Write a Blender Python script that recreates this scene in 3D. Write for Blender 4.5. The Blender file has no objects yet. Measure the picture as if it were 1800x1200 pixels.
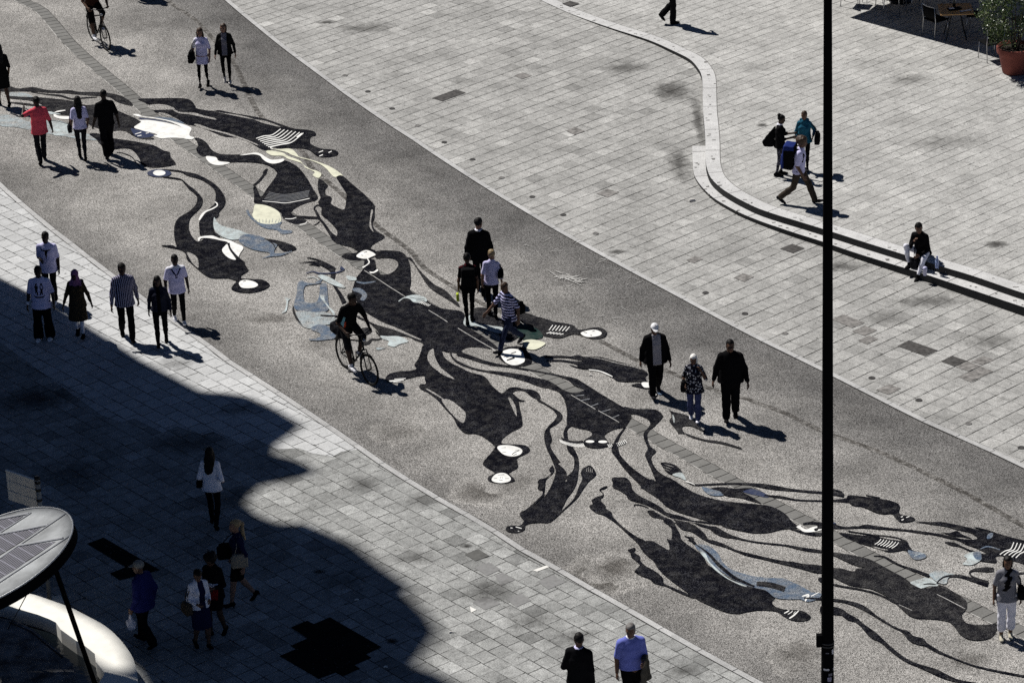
import bpy, bmesh, math, random
import numpy as np
from mathutils import Vector, Matrix
from mathutils.geometry import tessellate_polygon

scene = bpy.context.scene
COL = scene.collection
R = math.radians

# ------------------------------------------------------------------ camera
F_PX, TILT, ROLL, CAM_H = 6092.7, 0.422527, 0.040419, 29.3      # a 122 mm lens high above a square
cr, sr = math.cos(ROLL), math.sin(ROLL)
right = Vector((1, 0, 0))
down = Vector((0, -math.sin(TILT), -math.cos(TILT)))
fwd = Vector((0, math.cos(TILT), -math.sin(TILT)))
cx = right * cr + down * sr
cy = -(right * -sr + down * cr)
cam_data = bpy.data.cameras.new("camera")
cam_data.lens = 36.0 * F_PX / 1800.0
cam_data.sensor_width = 36.0
cam_data.sensor_fit = 'HORIZONTAL'
cam_data.clip_start = 1.0
cam_data.clip_end = 2000.0
cam = bpy.data.objects.new("camera", cam_data)
COL.objects.link(cam)
mw = Matrix.Identity(4)
for i in range(3):
    mw[i][0], mw[i][1], mw[i][2], mw[i][3] = cx[i], cy[i], -fwd[i], (0, 0, CAM_H)[i]
cam.matrix_world = mw
scene.camera = cam

# ------------------------------------------------------------------ sky, sun, exposure
SUN_EL, SUN_AZ = R(51.5), R(134.0)          # sun stands up-left behind the square; shadows fall to azimuth -46
world = bpy.data.worlds.new("World")
scene.world = world
world.use_nodes = True
wn = world.node_tree.nodes
wn.clear()
sky = wn.new("ShaderNodeTexSky")
sky.sky_type = 'NISHITA'
sky.sun_disc = False
sky.sun_elevation = SUN_EL
sky.sun_rotation = math.pi / 2 - SUN_AZ
sky.altitude = 4000.0
sky.air_density = 0.5
sky.dust_density = 0.0
sky.ozone_density = 2.0
bg = wn.new("ShaderNodeBackground")
bg.inputs[1].default_value = 0.05
wo = wn.new("ShaderNodeOutputWorld")
world.node_tree.links.new(sky.outputs[0], bg.inputs[0])
world.node_tree.links.new(bg.outputs[0], wo.inputs[0])

sun_data = bpy.data.lights.new("sun", 'SUN')
sun_data.energy = 5.0
sun_data.angle = R(0.5)
sun_data.color = (1.0, 0.965, 0.91)
sun = bpy.data.objects.new("sun", sun_data)
COL.objects.link(sun)
to_sun = Vector((math.cos(SUN_AZ) * math.cos(SUN_EL), math.sin(SUN_AZ) * math.cos(SUN_EL), math.sin(SUN_EL)))
sun.rotation_euler = to_sun.to_track_quat('Z', 'Y').to_euler()
sun.location = (-30, 90, 60)

scene.view_settings.view_transform = 'Standard'
scene.view_settings.look = 'None'
scene.view_settings.exposure = 0.10
scene.view_settings.gamma = 1.0
scene.cycles.max_bounces = 5
scene.cycles.diffuse_bounces = 2
scene.cycles.use_denoising = False

# ------------------------------------------------------------------ helpers
def G(x, y, z=0.0):
    """ground point (at height z) seen at a point of the 1800x1200 photograph"""
    u, v = x - 900.0, y - 600.0
    u, v = cr * u - sr * v, sr * u + cr * v
    dx, dy, dz = u / F_PX, math.cos(TILT) - v / F_PX * math.sin(TILT), -(math.sin(TILT) + v / F_PX * math.cos(TILT))
    t = (CAM_H - z) / -dz
    return Vector((dx * t, dy * t, z))

def PX(p):
    """where a world point lands in the photograph"""
    q = Vector(p) - Vector((0, 0, CAM_H))
    d = q.dot(fwd)
    u, v = q.dot(right) / d * F_PX, q.dot(down) / d * F_PX
    return (cr * u + sr * v + 900.0, -sr * u + cr * v + 600.0)

def hpx(base, ytop, lo=1.45, hi=2.0):
    """height of an upright thing standing at base whose top is seen at image row ytop"""
    a, b = 0.2, 6.0
    for _ in range(40):
        m = (a + b) / 2
        if PX((base[0], base[1], base[2] + m))[1] > ytop: a = m
        else: b = m
    return min(hi, max(lo, a))

# terrace: 0 high where it leaves the plaza, two steps high at its far end
T0, T1 = G(1000, 20), G(1640, 480)
TDIR = (T1 - T0).xy
TLEN = TDIR.length
TDIR = TDIR.normalized()
T_MAX = 0.31
def terr_h(p):
    t = (Vector((p[0], p[1])) - T0.xy).dot(TDIR) / TLEN
    t = min(1.15, max(0.0, t))
    return T_MAX * t + 0.013
def GT(x, y):
    """point on the raised terrace seen at a point of the photograph"""
    h = 0.15
    for _ in range(8):
        p = G(x, y, h)
        h = terr_h(p)
    return G(x, y, h)

def tag(o, label=None, cat=None, group=None, kind=None):
    if label: o["label"] = label
    if cat: o["category"] = cat
    if group: o["group"] = group
    if kind: o["kind"] = kind
    return o

def mesh_obj(name, verts, faces, mat, parent=None, smooth=False, mats=None, midx=None):
    me = bpy.data.meshes.new(name)
    me.from_pydata([tuple(v) for v in verts], [], [tuple(f) for f in faces])
    if mats:
        for m in mats: me.materials.append(m)
    elif mat: me.materials.append(mat)
    if midx is not None:
        me.polygons.foreach_set("material_index", np.asarray(midx, dtype=np.int32))
    if smooth:
        me.polygons.foreach_set("use_smooth", np.ones(len(me.polygons), dtype=bool))
    me.update()
    o = bpy.data.objects.new(name, me)
    COL.objects.link(o)
    if parent: o.parent = parent
    return o

def np_obj(name, V, Q, mats, parent=None, midx=None, smooth=True):
    """fast mesh from numpy verts and quads"""
    me = bpy.data.meshes.new(name)
    n = len(Q)
    me.vertices.add(len(V)); me.vertices.foreach_set("co", V.astype(np.float32).ravel())
    me.loops.add(n * 4); me.loops.foreach_set("vertex_index", Q.astype(np.int32).ravel())
    me.polygons.add(n)
    me.polygons.foreach_set("loop_start", np.arange(0, n * 4, 4, dtype=np.int32))
    me.polygons.foreach_set("loop_total", np.full(n, 4, dtype=np.int32))
    for m in mats: me.materials.append(m)
    if midx is not None: me.polygons.foreach_set("material_index", midx.astype(np.int32))
    if smooth: me.polygons.foreach_set("use_smooth", np.ones(n, dtype=bool))
    me.update(calc_edges=True)
    o = bpy.data.objects.new(name, me)
    COL.objects.link(o)
    if parent: o.parent = parent
    return o

def empty(name, loc=(0, 0, 0), rz=0.0):
    o = bpy.data.objects.new(name, None)
    COL.objects.link(o)
    o.location = loc
    o.rotation_euler = (0, 0, rz)
    o.empty_display_size = 0.2
    return o

class MB:
    """collects boxes, tubes, lathes and prisms into one mesh"""
    def __init__(s): s.v, s.f, s.m = [], [], []
    def add(s, v, f, m=0):
        b = len(s.v)
        s.v += [tuple(x) for x in v]
        s.f += [tuple(i + b for i in q) for q in f]
        s.m += [m] * len(f)
    def box(s, c, d, rz=0.0, m=0, bev=0.0, rot=None):
        hx, hy, hz = d[0] / 2, d[1] / 2, d[2] / 2
        M = rot if rot is not None else Matrix.Rotation(rz, 3, 'Z')
        if bev <= 0:
            pts = [(x, y, z) for z in (-hz, hz) for x, y in ((-hx, -hy), (hx, -hy), (hx, hy), (-hx, hy))]
            s.add([M @ Vector(p) + Vector(c) for p in pts], [(3, 2, 1, 0), (4, 5, 6, 7), (0, 1, 5, 4), (1, 2, 6, 5), (2, 3, 7, 6), (3, 0, 4, 7)], m)
        else:
            bm = bmesh.new()
            bmesh.ops.create_cube(bm, size=1)
            for v in bm.verts: v.co = Vector((v.co.x * d[0], v.co.y * d[1], v.co.z * d[2]))
            bmesh.ops.bevel(bm, geom=bm.edges[:], offset=bev, segments=2, affect='EDGES', profile=0.5)
            bm.verts.index_update()
            s.add([M @ v.co + Vector(c) for v in bm.verts], [[v.index for v in f.verts] for f in bm.faces], m)
            bm.free()
    def tube(s, pts, r, n=8, m=0, closed=False, cap=True, flat=1.0):
        pts = [Vector(p) for p in pts]
        k = len(pts)
        rr = r if isinstance(r, (list, tuple)) else [r] * k
        vs, fs = [], []
        up = None
        for i, p in enumerate(pts):
            a = pts[(i - 1) % k] if (closed or i > 0) else p
            b = pts[(i + 1) % k] if (closed or i < k - 1) else p
            t = (b - a).normalized()
            if up is None:
                up = t.orthogonal().normalized()
            else:
                up = (up - t * up.dot(t))
                up = up.normalized() if up.length > 1e-6 else t.orthogonal().normalized()
            w = t.cross(up)
            for j in range(n):
                an = 2 * math.pi * j / n
                vs.append(p + up * (math.cos(an) * rr[i]) + w * (math.sin(an) * rr[i] * flat))
        for i in range(k if closed else k - 1):
            for j in range(n):
                i2 = (i + 1) % k
                fs.append((i * n + j, i * n + (j + 1) % n, i2 * n + (j + 1) % n, i2 * n + j))
        if not closed and cap:
            fs.append(tuple(range(n - 1, -1, -1)))
            fs.append(tuple((k - 1) * n + j for j in range(n)))
        s.add(vs, fs, m)
    def lathe(s, prof, c=(0, 0, 0), n=32, m=0, a0=0.0, a1=2 * math.pi):
        full = abs(a1 - a0 - 2 * math.pi) < 1e-6
        k = n if full else n + 1
        vs, fs = [], []
        for j in range(k):
            an = a0 + (a1 - a0) * j / n
            for r_, z in prof: vs.append((c[0] + r_ * math.cos(an), c[1] + r_ * math.sin(an), c[2] + z))
        q = len(prof)
        for j in range(n):
            j2 = (j + 1) % k
            for i in range(q - 1): fs.append((j * q + i, j2 * q + i, j2 * q + i + 1, j * q + i + 1))
        s.add(vs, fs, m)
    def prism(s, poly, z0, z1, m=0, flat_z=None):
        """poly: list of (x,y) ; solid between z0 and z1 (numbers or functions of the point)"""
        n = len(poly)
        tri = tessellate_polygon([[Vector((p[0], p[1], 0)) for p in poly]])
        area = sum(poly[i][0] * poly[(i + 1) % n][1] - poly[(i + 1) % n][0] * poly[i][1] for i in range(n))
        fz0 = z0 if callable(z0) else (lambda p: z0)
        fz1 = z1 if callable(z1) else (lambda p: z1)
        vs = [(p[0], p[1], fz0(p)) for p in poly] + [(p[0], p[1], fz1(p)) for p in poly]
        fs = []
        for t in tri:
            t = list(t)
            a = (poly[t[1]][0] - poly[t[0]][0]) * (poly[t[2]][1] - poly[t[0]][1]) - (poly[t[2]][0] - poly[t[0]][0]) * (poly[t[1]][1] - poly[t[0]][1])
            if a < 0: t.reverse()
            fs.append((t[2], t[1], t[0])); fs.append(tuple(i + n for i in t))
        for i in range(n):
            j = (i + 1) % n
            fs.append((i, j, j + n, i + n) if area > 0 else (j, i, i + n, j + n))
        s.add(vs, fs, m)
    def sheet(s, poly, z, m=0):
        n = len(poly)
        tri = tessellate_polygon([[Vector((p[0], p[1], 0)) for p in poly]])
        fz = z if callable(z) else (lambda p: z)
        fs = []
        for t in tri:
            t = list(t)
            a = (poly[t[1]][0] - poly[t[0]][0]) * (poly[t[2]][1] - poly[t[0]][1]) - (poly[t[2]][0] - poly[t[0]][0]) * (poly[t[1]][1] - poly[t[0]][1])
            if a < 0: t.reverse()
            fs.append(tuple(t))
        s.add([(p[0], p[1], fz(p)) for p in poly], fs, m)
    def obj(s, name, mat, parent=None, smooth=False, mats=None):
        return mesh_obj(name, s.v, s.f, mat, parent, smooth, mats, s.m if mats else None)

def catmull(pts, n=5, closed=True):
    pts = [Vector(p) for p in pts]
    k = len(pts)
    out = []
    for i in range(k if closed else k - 1):
        p0 = pts[(i - 1) % k] if closed or i > 0 else pts[i]
        p1, p2 = pts[i], pts[(i + 1) % k]
        p3 = pts[(i + 2) % k] if closed or i < k - 2 else p2
        # gentler tangents where the outline turns sharply
        for j in range(n):
            t = j / n
            a = 0.5
            out.append(0.5 * ((2 * p1) + (p2 - p0) * t + (2 * p0 - 5 * p1 + 4 * p2 - p3) * t * t + (3 * p1 - p0 - 3 * p2 + p3) * t ** 3))
    if not closed: out.append(pts[-1])
    return out

# ------------------------------------------------------------------ node helper
class NT:
    def __init__(s, name):
        s.mat = bpy.data.materials.new(name)
        s.mat.use_nodes = True
        s.nt = s.mat.node_tree
        s.nt.nodes.clear()
        s.out = s.nt.nodes.new("ShaderNodeOutputMaterial")
    def n(s, t, **kw):
        x = s.nt.nodes.new(t)
        for k, v in kw.items(): setattr(x, k, v)
        return x
    def l(s, a, b): s.nt.links.new(a, b)
    def setin(s, node, i, v):
        if v is None: return
        if hasattr(v, "is_output") or isinstance(v, bpy.types.NodeSocket): s.l(v, node.inputs[i])
        else: node.inputs[i].default_value = v
    def math(s, op, a, b=None, c=None, clamp=False):
        x = s.n("ShaderNodeMath", operation=op)
        x.use_clamp = clamp
        s.setin(x, 0, a); s.setin(x, 1, b); s.setin(x, 2, c)
        return x.outputs[0]
    def pos(s):
        return s.n("ShaderNodeNewGeometry").outputs["Position"]
    def objco(s):
        return s.n("ShaderNodeTexCoord").outputs["Object"]
    def mapping(s, vec, loc=(0, 0, 0), rot=(0, 0, 0), scale=(1, 1, 1)):
        x = s.n("ShaderNodeMapping")
        s.l(vec, x.inputs[0])
        x.inputs["Location"].default_value = loc
        x.inputs["Rotation"].default_value = rot
        x.inputs["Scale"].default_value = scale
        return x.outputs[0]
    def noise(s, vec, scale, detail=2.0, rough=0.5, color=False):
        x = s.n("ShaderNodeTexNoise")
        s.l(vec, x.inputs["Vector"])
        x.inputs["Scale"].default_value = scale
        x.inputs["Detail"].default_value = detail
        x.inputs["Roughness"].default_value = rough
        return x.outputs["Color" if color else "Fac"]
    def voronoi(s, vec, scale, feature='F1', out="Distance"):
        x = s.n("ShaderNodeTexVoronoi", feature=feature)
        s.l(vec, x.inputs["Vector"])
        x.inputs["Scale"].default_value = scale
        return x.outputs[out]
    def white(s, vec, dims='3D', out="Value"):
        x = s.n("ShaderNodeTexWhiteNoise", noise_dimensions=dims)
        if dims == '1D': s.setin(x, "W", vec)
        else: s.l(vec, x.inputs["Vector"])
        return x.outputs[out]
    def ramp(s, fac, stops, interp='LINEAR'):
        x = s.n("ShaderNodeValToRGB")
        x.color_ramp.interpolation = interp
        e = x.color_ramp.elements
        while len(e) < len(stops): e.new(0.5)
        for el, (p, c) in zip(e, stops):
            el.position = p
            el.color = (c, c, c, 1) if isinstance(c, (int, float)) else (*c, 1)
        s.setin(x, 0, fac)
        return x.outputs[0]
    def mapr(s, v, a, b, c, d):
        x = s.n("ShaderNodeMapRange")
        s.setin(x, 0, v)
        for i, q in enumerate((a, b, c, d)): x.inputs[i + 1].default_value = q
        return x.outputs[0]
    def mix(s, fac, a, b, mode='MIX'):
        x = s.n("ShaderNodeMix", data_type='RGBA', blend_type=mode)
        s.setin(x, 0, fac)
        for i, v in ((6, a), (7, b)):
            if isinstance(v, tuple): v = (*v, 1) if len(v) == 3 else v
            s.setin(x, i, v)
        return x.outputs[2]
    def xyz(s, vec):
        x = s.n("ShaderNodeSeparateXYZ"); s.l(vec, x.inputs[0])
        return x.outputs
    def comb(s, a, b, c=0.0):
        x = s.n("ShaderNodeCombineXYZ")
        s.setin(x, 0, a); s.setin(x, 1, b); s.setin(x, 2, c)
        return x.outputs[0]
    def finish(s, color, rough=0.8, metal=0.0, bump=None, bstr=0.3, bdist=0.01, spec=0.3, alpha=None, trans=0.0):
        b = s.n("ShaderNodeBsdfPrincipled")
        if isinstance(color, tuple): color = (*color, 1) if len(color) == 3 else color
        s.setin(b, "Base Color", color)
        s.setin(b, "Roughness", rough)
        s.setin(b, "Metallic", metal)
        b.inputs["Specular IOR Level"].default_value = spec
        if trans: b.inputs["Transmission Weight"].default_value = trans
        if alpha is not None: s.setin(b, "Alpha", alpha)
        if bump is not None:
            x = s.n("ShaderNodeBump")
            x.inputs["Strength"].default_value = bstr
            x.inputs["Distance"].default_value = bdist
            s.l(bump, x.inputs["Height"])
            s.l(x.outputs[0], b.inputs["Normal"])
        s.l(b.outputs[0], s.out.inputs[0])
        return s.mat

def simple(name, c, rough=0.75, metal=0.0, var=0.12, scale=8.0, spec=0.3, bump=0.0):
    t = NT(name)
    p = t.objco()
    n = t.noise(p, scale, 4.0, 0.6)
    k = t.mapr(n, 0.25, 0.75, 1.0 - var, 1.0 + var)
    col = t.mix(1.0, c, t.comb(k, k, k), 'MULTIPLY')
    return t.finish(col, rough, metal, bump=n if bump else None, bstr=bump, spec=spec)

def asphalt_col(t, p):
    """worn exposed-aggregate asphalt: pale and dark grains, broad dirty patches"""
    g1 = t.noise(p, 78.0, 3.0, 0.8)
    g2 = t.voronoi(p, 105.0, 'F1', "Color")
    g2 = t.xyz(g2)[0]
    g = t.math('ADD', t.math('MULTIPLY', g1, 0.62), t.math('MULTIPLY', g2, 0.38))
    col = t.ramp(g, [(0.30, (0.012, 0.012, 0.012)), (0.42, (0.120, 0.116, 0.111)), (0.52, (0.312, 0.302, 0.288)), (0.66, (0.67, 0.65, 0.625))])
    b = t.noise(p, 0.55, 4.0, 0.55)
    b2 = t.noise(p, 2.3, 4.0, 0.6)
    k = t.math('MULTIPLY', t.mapr(b, 0.35, 0.68, 0.72, 1.10), t.mapr(b2, 0.25, 0.75, 0.86, 1.12))
    return t.mix(1.0, col, t.comb(k, k, k), 'MULTIPLY'), g

def tint(t, col, k):
    return t.mix(1.0, col, k, 'MULTIPLY')

# ---- road
t = NT("asphalt")
p = t.pos()
c, g = asphalt_col(t, p)
M_ASPH = t.finish(c, 0.9, bump=g, bstr=0.45, bdist=0.008, spec=0.03)

def slabs(name, az, size_u, size_v, tones, joint=0.008, bond=True, speck=1.0, stain=0.5, warm=(1, 1, 1), gum=True, jdark=0.03, jlight=1.0):
    """stone slabs: rows of length size_u along az, size_v deep"""
    t = NT(name)
    p = t.pos()
    q = t.mapping(p, rot=(0, 0, -az))
    s = t.xyz(q)
    v = t.math('DIVIDE', s[1], size_v)
    row = t.math('FLOOR', v)
    sh = t.white(row, '1D')
    sh = t.math('MULTIPLY', sh, 1.0 if bond else 0.16)
    u = t.math('ADD', t.math('DIVIDE', s[0], size_u), sh)
    colm = t.math('FLOOR', u)
    fu, fv = t.math('FRACT', u), t.math('FRACT', v)
    eu = t.math('MULTIPLY', t.math('MINIMUM', fu, t.math('SUBTRACT', 1.0, fu)), size_u)
    ev = t.math('MULTIPLY', t.math('MINIMUM', fv, t.math('SUBTRACT', 1.0, fv)), size_v)
    idv = t.comb(colm, row)
    tone = t.white(idv, '2D')
    base = t.ramp(tone, tones)
    fine = t.noise(p, 50.0, 3.0, 0.8)
    sp = t.ramp(fine, [(0.30, 0.22), (0.41, 0.74), (0.52, 1.04), (0.68, 1.42)])
    base = t.mix(speck, base, t.mix(1.0, base, sp, 'MULTIPLY'))
    # weathering: broad clouds, slab to slab and across joints
    w1 = t.noise(p, 0.9, 5.0, 0.62)
    w2 = t.noise(p, 6.0, 5.0, 0.7)
    k = t.math('MULTIPLY', t.mapr(w1, 0.3, 0.72, 1.0 - 0.30 * stain, 1.0 + 0.10 * stain), t.mapr(w2, 0.25, 0.75, 1.0 - 0.34 * stain, 1.0 + 0.20 * stain))
    base = tint(t, base, t.comb(k, k, k))
    base = tint(t, base, warm)
    if gum:
        d = t.voronoi(p, 3.6)
        rnd = t.xyz(t.voronoi(p, 3.6, 'F1', "Color"))
        hit = t.math('LESS_THAN', d, t.math('MULTIPLY', rnd[1], 0.10))
        base = t.mix(t.math('MULTIPLY', hit, 0.72), base, (0.055, 0.053, 0.05))
        d2 = t.voronoi(p, 10.0)
        r2 = t.xyz(t.voronoi(p, 10.0, 'F1', "Color"))
        h2 = t.math('LESS_THAN', d2, t.math('MULTIPLY', r2[0], 0.19))
        base = t.mix(t.math('MULTIPLY', h2, 0.75), base, (0.09, 0.088, 0.085))
    wob = t.math('MULTIPLY', t.math('SUBTRACT', t.noise(p, 9.0, 2.0), 0.5), 0.008)
    ju = t.math('LESS_THAN', t.math('ADD', eu, wob), joint * (0.62 if bond is False else 1.0))
    jv = t.math('LESS_THAN', t.math('ADD', ev, wob), joint)
    jt = t.math('MAXIMUM', t.math('MULTIPLY', ju, jlight), jv)
    fade = t.mapr(t.noise(p, 2.2, 4.0, 0.7), 0.36, 0.58, 0.2, 1.0)
    base = t.mix(t.math('MULTIPLY', jt, fade), base, (jdark, jdark * 0.98, jdark * 0.95))
    h = t.math('SUBTRACT', t.math('ADD', t.math('MULTIPLY', fine, 0.25), t.math('MULTIPLY', tone, 0.3)), t.math('MULTIPLY', jt, 0.8))
    return t.finish(base, 0.85, bump=h, bstr=0.35, bdist=0.01, spec=0.03)

AZ_R = 0.7445
M_PLAZA = slabs("plaza_granite", AZ_R, 0.375, 0.367, [(0.0, 0.33), (0.08, 0.40), (0.6, 0.43), (0.94, 0.455), (1.0, 0.55)], bond=False, joint=0.0135, stain=1.0, warm=(1.0, 0.995, 0.97), jdark=0.02, jlight=0.6)
M_TERR = slabs("terrace_granite", AZ_R, 0.66, 0.31, [(0.0, 0.44), (0.5, 0.47), (1.0, 0.51)], bond=True, joint=0.011, stain=0.9, warm=(1.0, 0.995, 0.97), jdark=0.05, jlight=0.55)
AZ_L = R(-51.3)
M_PAVE = slabs("pavement_granite", AZ_L, 0.36, 0.335, [(0.0, 0.25), (0.06, 0.33), (0.5, 0.385), (0.93, 0.42), (1.0, 0.50)], joint=0.0085, stain=1.1, warm=(0.985, 1.0, 0.985), jdark=0.012)
M_SMOOTH = slabs("pavement_smooth", AZ_L, 0.40, 0.335, [(0.0, 0.47), (0.5, 0.53), (1.0, 0.58)], joint=0.010, speck=0.45, stain=0.4, warm=(0.985, 1.0, 1.01), jdark=0.012)
M_KERB = slabs("kerb_granite", AZ_L, 1.0, 3.0, [(0.0, 0.42), (1.0, 0.52)], joint=0.0, speck=0.7, stain=0.5, gum=False)
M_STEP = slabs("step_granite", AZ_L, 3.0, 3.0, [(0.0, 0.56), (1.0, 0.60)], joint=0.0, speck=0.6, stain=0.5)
M_RISER_SHADE = slabs("riser_shaded_granite", AZ_L, 3.0, 3.0, [(0.0, 0.045), (1.0, 0.055)], joint=0.0, speck=0.6, stain=0.5, gum=False)  # step stone darkened: the risers' shade is put into the colour
# ================================================================== the ground
def px_line(s): return [tuple(float(a) for a in q.split(",")) for q in s.split()]
def gl(s, z=0.0): return [G(x, y, z) for x, y in (px_line(s) if isinstance(s, str) else s)]

ROAD_R = gl("250,-150 330,-60 402,7.5 450,47.5 500,88 550,125 596.7,160 640,190.8 680,218.3 726.7,248.3 763.3,273.3 848.3,328.3 936.7,381.7 966.7,400 1080,463 1200,527.2 1320.5,592 1443,652 1579.5,721.4 1640,751 1716,784 1800,824 1950,895 2200,1005")
ROAD_L = gl("-260,60 -150,175 -60,262 10.7,330 30.4,347.9 55.4,368.4 80.4,389.8 111.6,414.8 142.9,438 173.2,463 201.8,483.6 280,542 367,603.6 394.6,625.9 440,655.4 473,676 600,760 676,813.4 768,871 843,913 870.5,930 930,969 986.7,999.5 1040,1031 1100,1064.5 1138,1087 1197,1120 1250,1150 1340,1199 1500,1285 1800,1440")
def smooth_line(L, n=4): return [Vector((p.x, p.y, 0)) for p in catmull(L, n, closed=False)]
ROAD_R, ROAD_L = smooth_line(ROAD_R), smooth_line(ROAD_L)

m = MB(); m.sheet([(-300, -200), (300, -200), (300, 500), (-300, 500)], -0.03)
tag(m.obj("ground", simple("ground_stone", (0.30, 0.29, 0.28), 0.9)), kind="structure")
m = MB(); m.sheet([p.xy for p in ROAD_R] + [p.xy for p in reversed(ROAD_L)], 0.0)
tag(m.obj("road", M_ASPH), kind="structure")

def off(line, d, closed=False):
    """polyline pushed sideways (positive = to its own right-hand side)"""
    out = []
    for i, p in enumerate(line):
        a, b = line[max(0, i - 1)], line[min(len(line) - 1, i + 1)]
        t = (b - a).xy.normalized()
        out.append(Vector((p.x + t.y * d, p.y - t.x * d, p.z)))
    return out

m = MB(); e = off(ROAD_L, 0.0)
m.sheet([p.xy for p in ROAD_L] + [(30, 20), (-80, 20), (-80, 130), (-30, 140)], 0.004)
tag(m.obj("pavement", M_PAVE), kind="structure")
m = MB()
m.sheet([p.xy for p in ROAD_R] + [(60, 20), (90, 60), (90, 170), (-30, 170)], 0.004)
tag(m.obj("plaza", M_PLAZA), kind="structure")

# the smooth pale slabs along the road, stepping off against the coarser granite
SM = gl("640,789 600,794 585,803 549,797 525,788 487,790 451,772 424,783 375,759 353,765 312,750 286,761 236,736 214,743 178,730 0,602 -200,455")
mm = [p for p in ROAD_L if p.x < G(640, 789).x - 0.02]
m = MB(); m.sheet([p.xy for p in mm] + [p.xy for p in SM], 0.008)
tag(m.obj("pavement_border", M_SMOOTH), kind="structure")

def stones(line, width, length, z0, z1, gap=0.006, side=1):
    """a row of kerbstones laid along a line"""
    m = MB()
    cum = [0.0]
    for a, b in zip(line, line[1:]): cum.append(cum[-1] + (b - a).length)
    def at(s):
        for i in range(len(cum) - 1):
            if cum[i + 1] >= s:
                f = (s - cum[i]) / max(1e-6, cum[i + 1] - cum[i])
                return line[i].lerp(line[i + 1], f), (line[i + 1] - line[i]).xy.normalized()
        return line[-1], (line[-1] - line[-2]).xy.normalized()
    s = 0.0
    rnd = random.Random(5)
    while s + length < cum[-1]:
        L = length * rnd.uniform(0.92, 1.08)
        pa, ta = at(s + gap); pb, tb = at(min(cum[-1], s + L - gap))
        dz = rnd.uniform(-0.0015, 0.0015)
        na, nb = Vector((ta.y, -ta.x)) * side, Vector((tb.y, -tb.x)) * side
        poly = [pa.xy + na * 0.004, pb.xy + nb * 0.004, pb.xy + nb * width, pa.xy + na * width]
        m.prism([tuple(q) for q in poly], z0, z1 + dz)
        s += L
    return m
J_DARK = simple("joint_dirt", (0.030, 0.028, 0.026), 0.95)
for nm, ln, sd in (("kerb", ROAD_R, -1), ("kerb", ROAD_L, 1)):
    a = off(ln, -0.012 * sd); b = off(ln, 0.135 * sd)
    jm = MB()
    for i in range(len(a) - 1): jm.add([Vector((*a[i].xy, 0.0105)), Vector((*a[i + 1].xy, 0.0105)), Vector((*b[i + 1].xy, 0.0105)), Vector((*b[i].xy, 0.0105))], [(0, 1, 2, 3) if sd < 0 else (3, 2, 1, 0)])
    tag(jm.obj("kerb_joint", J_DARK), kind="structure")
    tag(stones(ln, 0.125, 0.98, -0.02, 0.016, 0.008, sd).obj(nm, M_KERB), kind="structure")

# ------------------------------------------------------------------ the paver gutter winding through the road
GUT = gl("-40,-62 0,-30 37,0 74,20 122,75 168,117 226,165 262,200 312,243 353,272 402,307 444,336 487,366 531,395 579,428 618,455 655,478 716,517 800,567 880,612 969,665 1010,689 1115,748 1160,774 1205,799 1250,825 1285,844 1330,870 1400,907 1465,942 1525,975 1570,998 1618,1023 1704,1065 1740,1083 1800,1112 1900,1160")
GUT = smooth_line(GUT, 3)
t = NT("gutter_paver")
pp = t.pos()
nn = t.noise(pp, 40.0, 3.0, 0.65); n2 = t.noise(pp, 1.8, 3.0)
kk = t.math('MULTIPLY', t.mapr(nn, 0.25, 0.75, 0.72, 1.25), t.mapr(n2, 0.3, 0.7, 0.8, 1.15))
M_GUT = t.finish(t.mix(1.0, (0.165, 0.163, 0.156), t.comb(kk, kk, kk), 'MULTIPLY'), 0.85, bump=nn, bstr=0.3)
jm = MB(); a, b = off(GUT, -0.17), off(GUT, 0.17)
for i in range(len(a) - 1): jm.add([Vector((*q.xy, 0.0035)) for q in (a[i], a[i + 1], b[i + 1], b[i])], [(3, 2, 1, 0)])
tag(jm.obj("gutter_joint", J_DARK), kind="structure")
tag(stones(off(GUT, -0.155), 0.315, 0.275, -0.02, 0.008, 0.013, 1).obj("gutter", M_GUT), kind="structure")

def ribbon(line, w, z, mat, name, **kw):
    m = MB(); a, b = off(line, -w / 2), off(line, w / 2)
    for i in range(len(a) - 1): m.add([Vector((*q.xy, z)) for q in (a[i], a[i + 1], b[i + 1], b[i])], [(3, 2, 1, 0)])
    return tag(m.obj(name, mat), **kw)
t = NT("mortar_line")
pp = t.pos()
brk = t.mapr(t.noise(pp, 3.5, 4.0, 0.7), 0.42, 0.56, 0.0, 1.0)
ac, _ = asphalt_col(t, pp)
M_MORT = t.finish(t.mix(brk, tint(t, ac, (0.45, 0.45, 0.45)), (0.55, 0.54, 0.52)), 0.9)
ribbon(off(GUT, 0.172), 0.018, 0.0095, M_MORT, "gutter_mortar", kind="structure")

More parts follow.
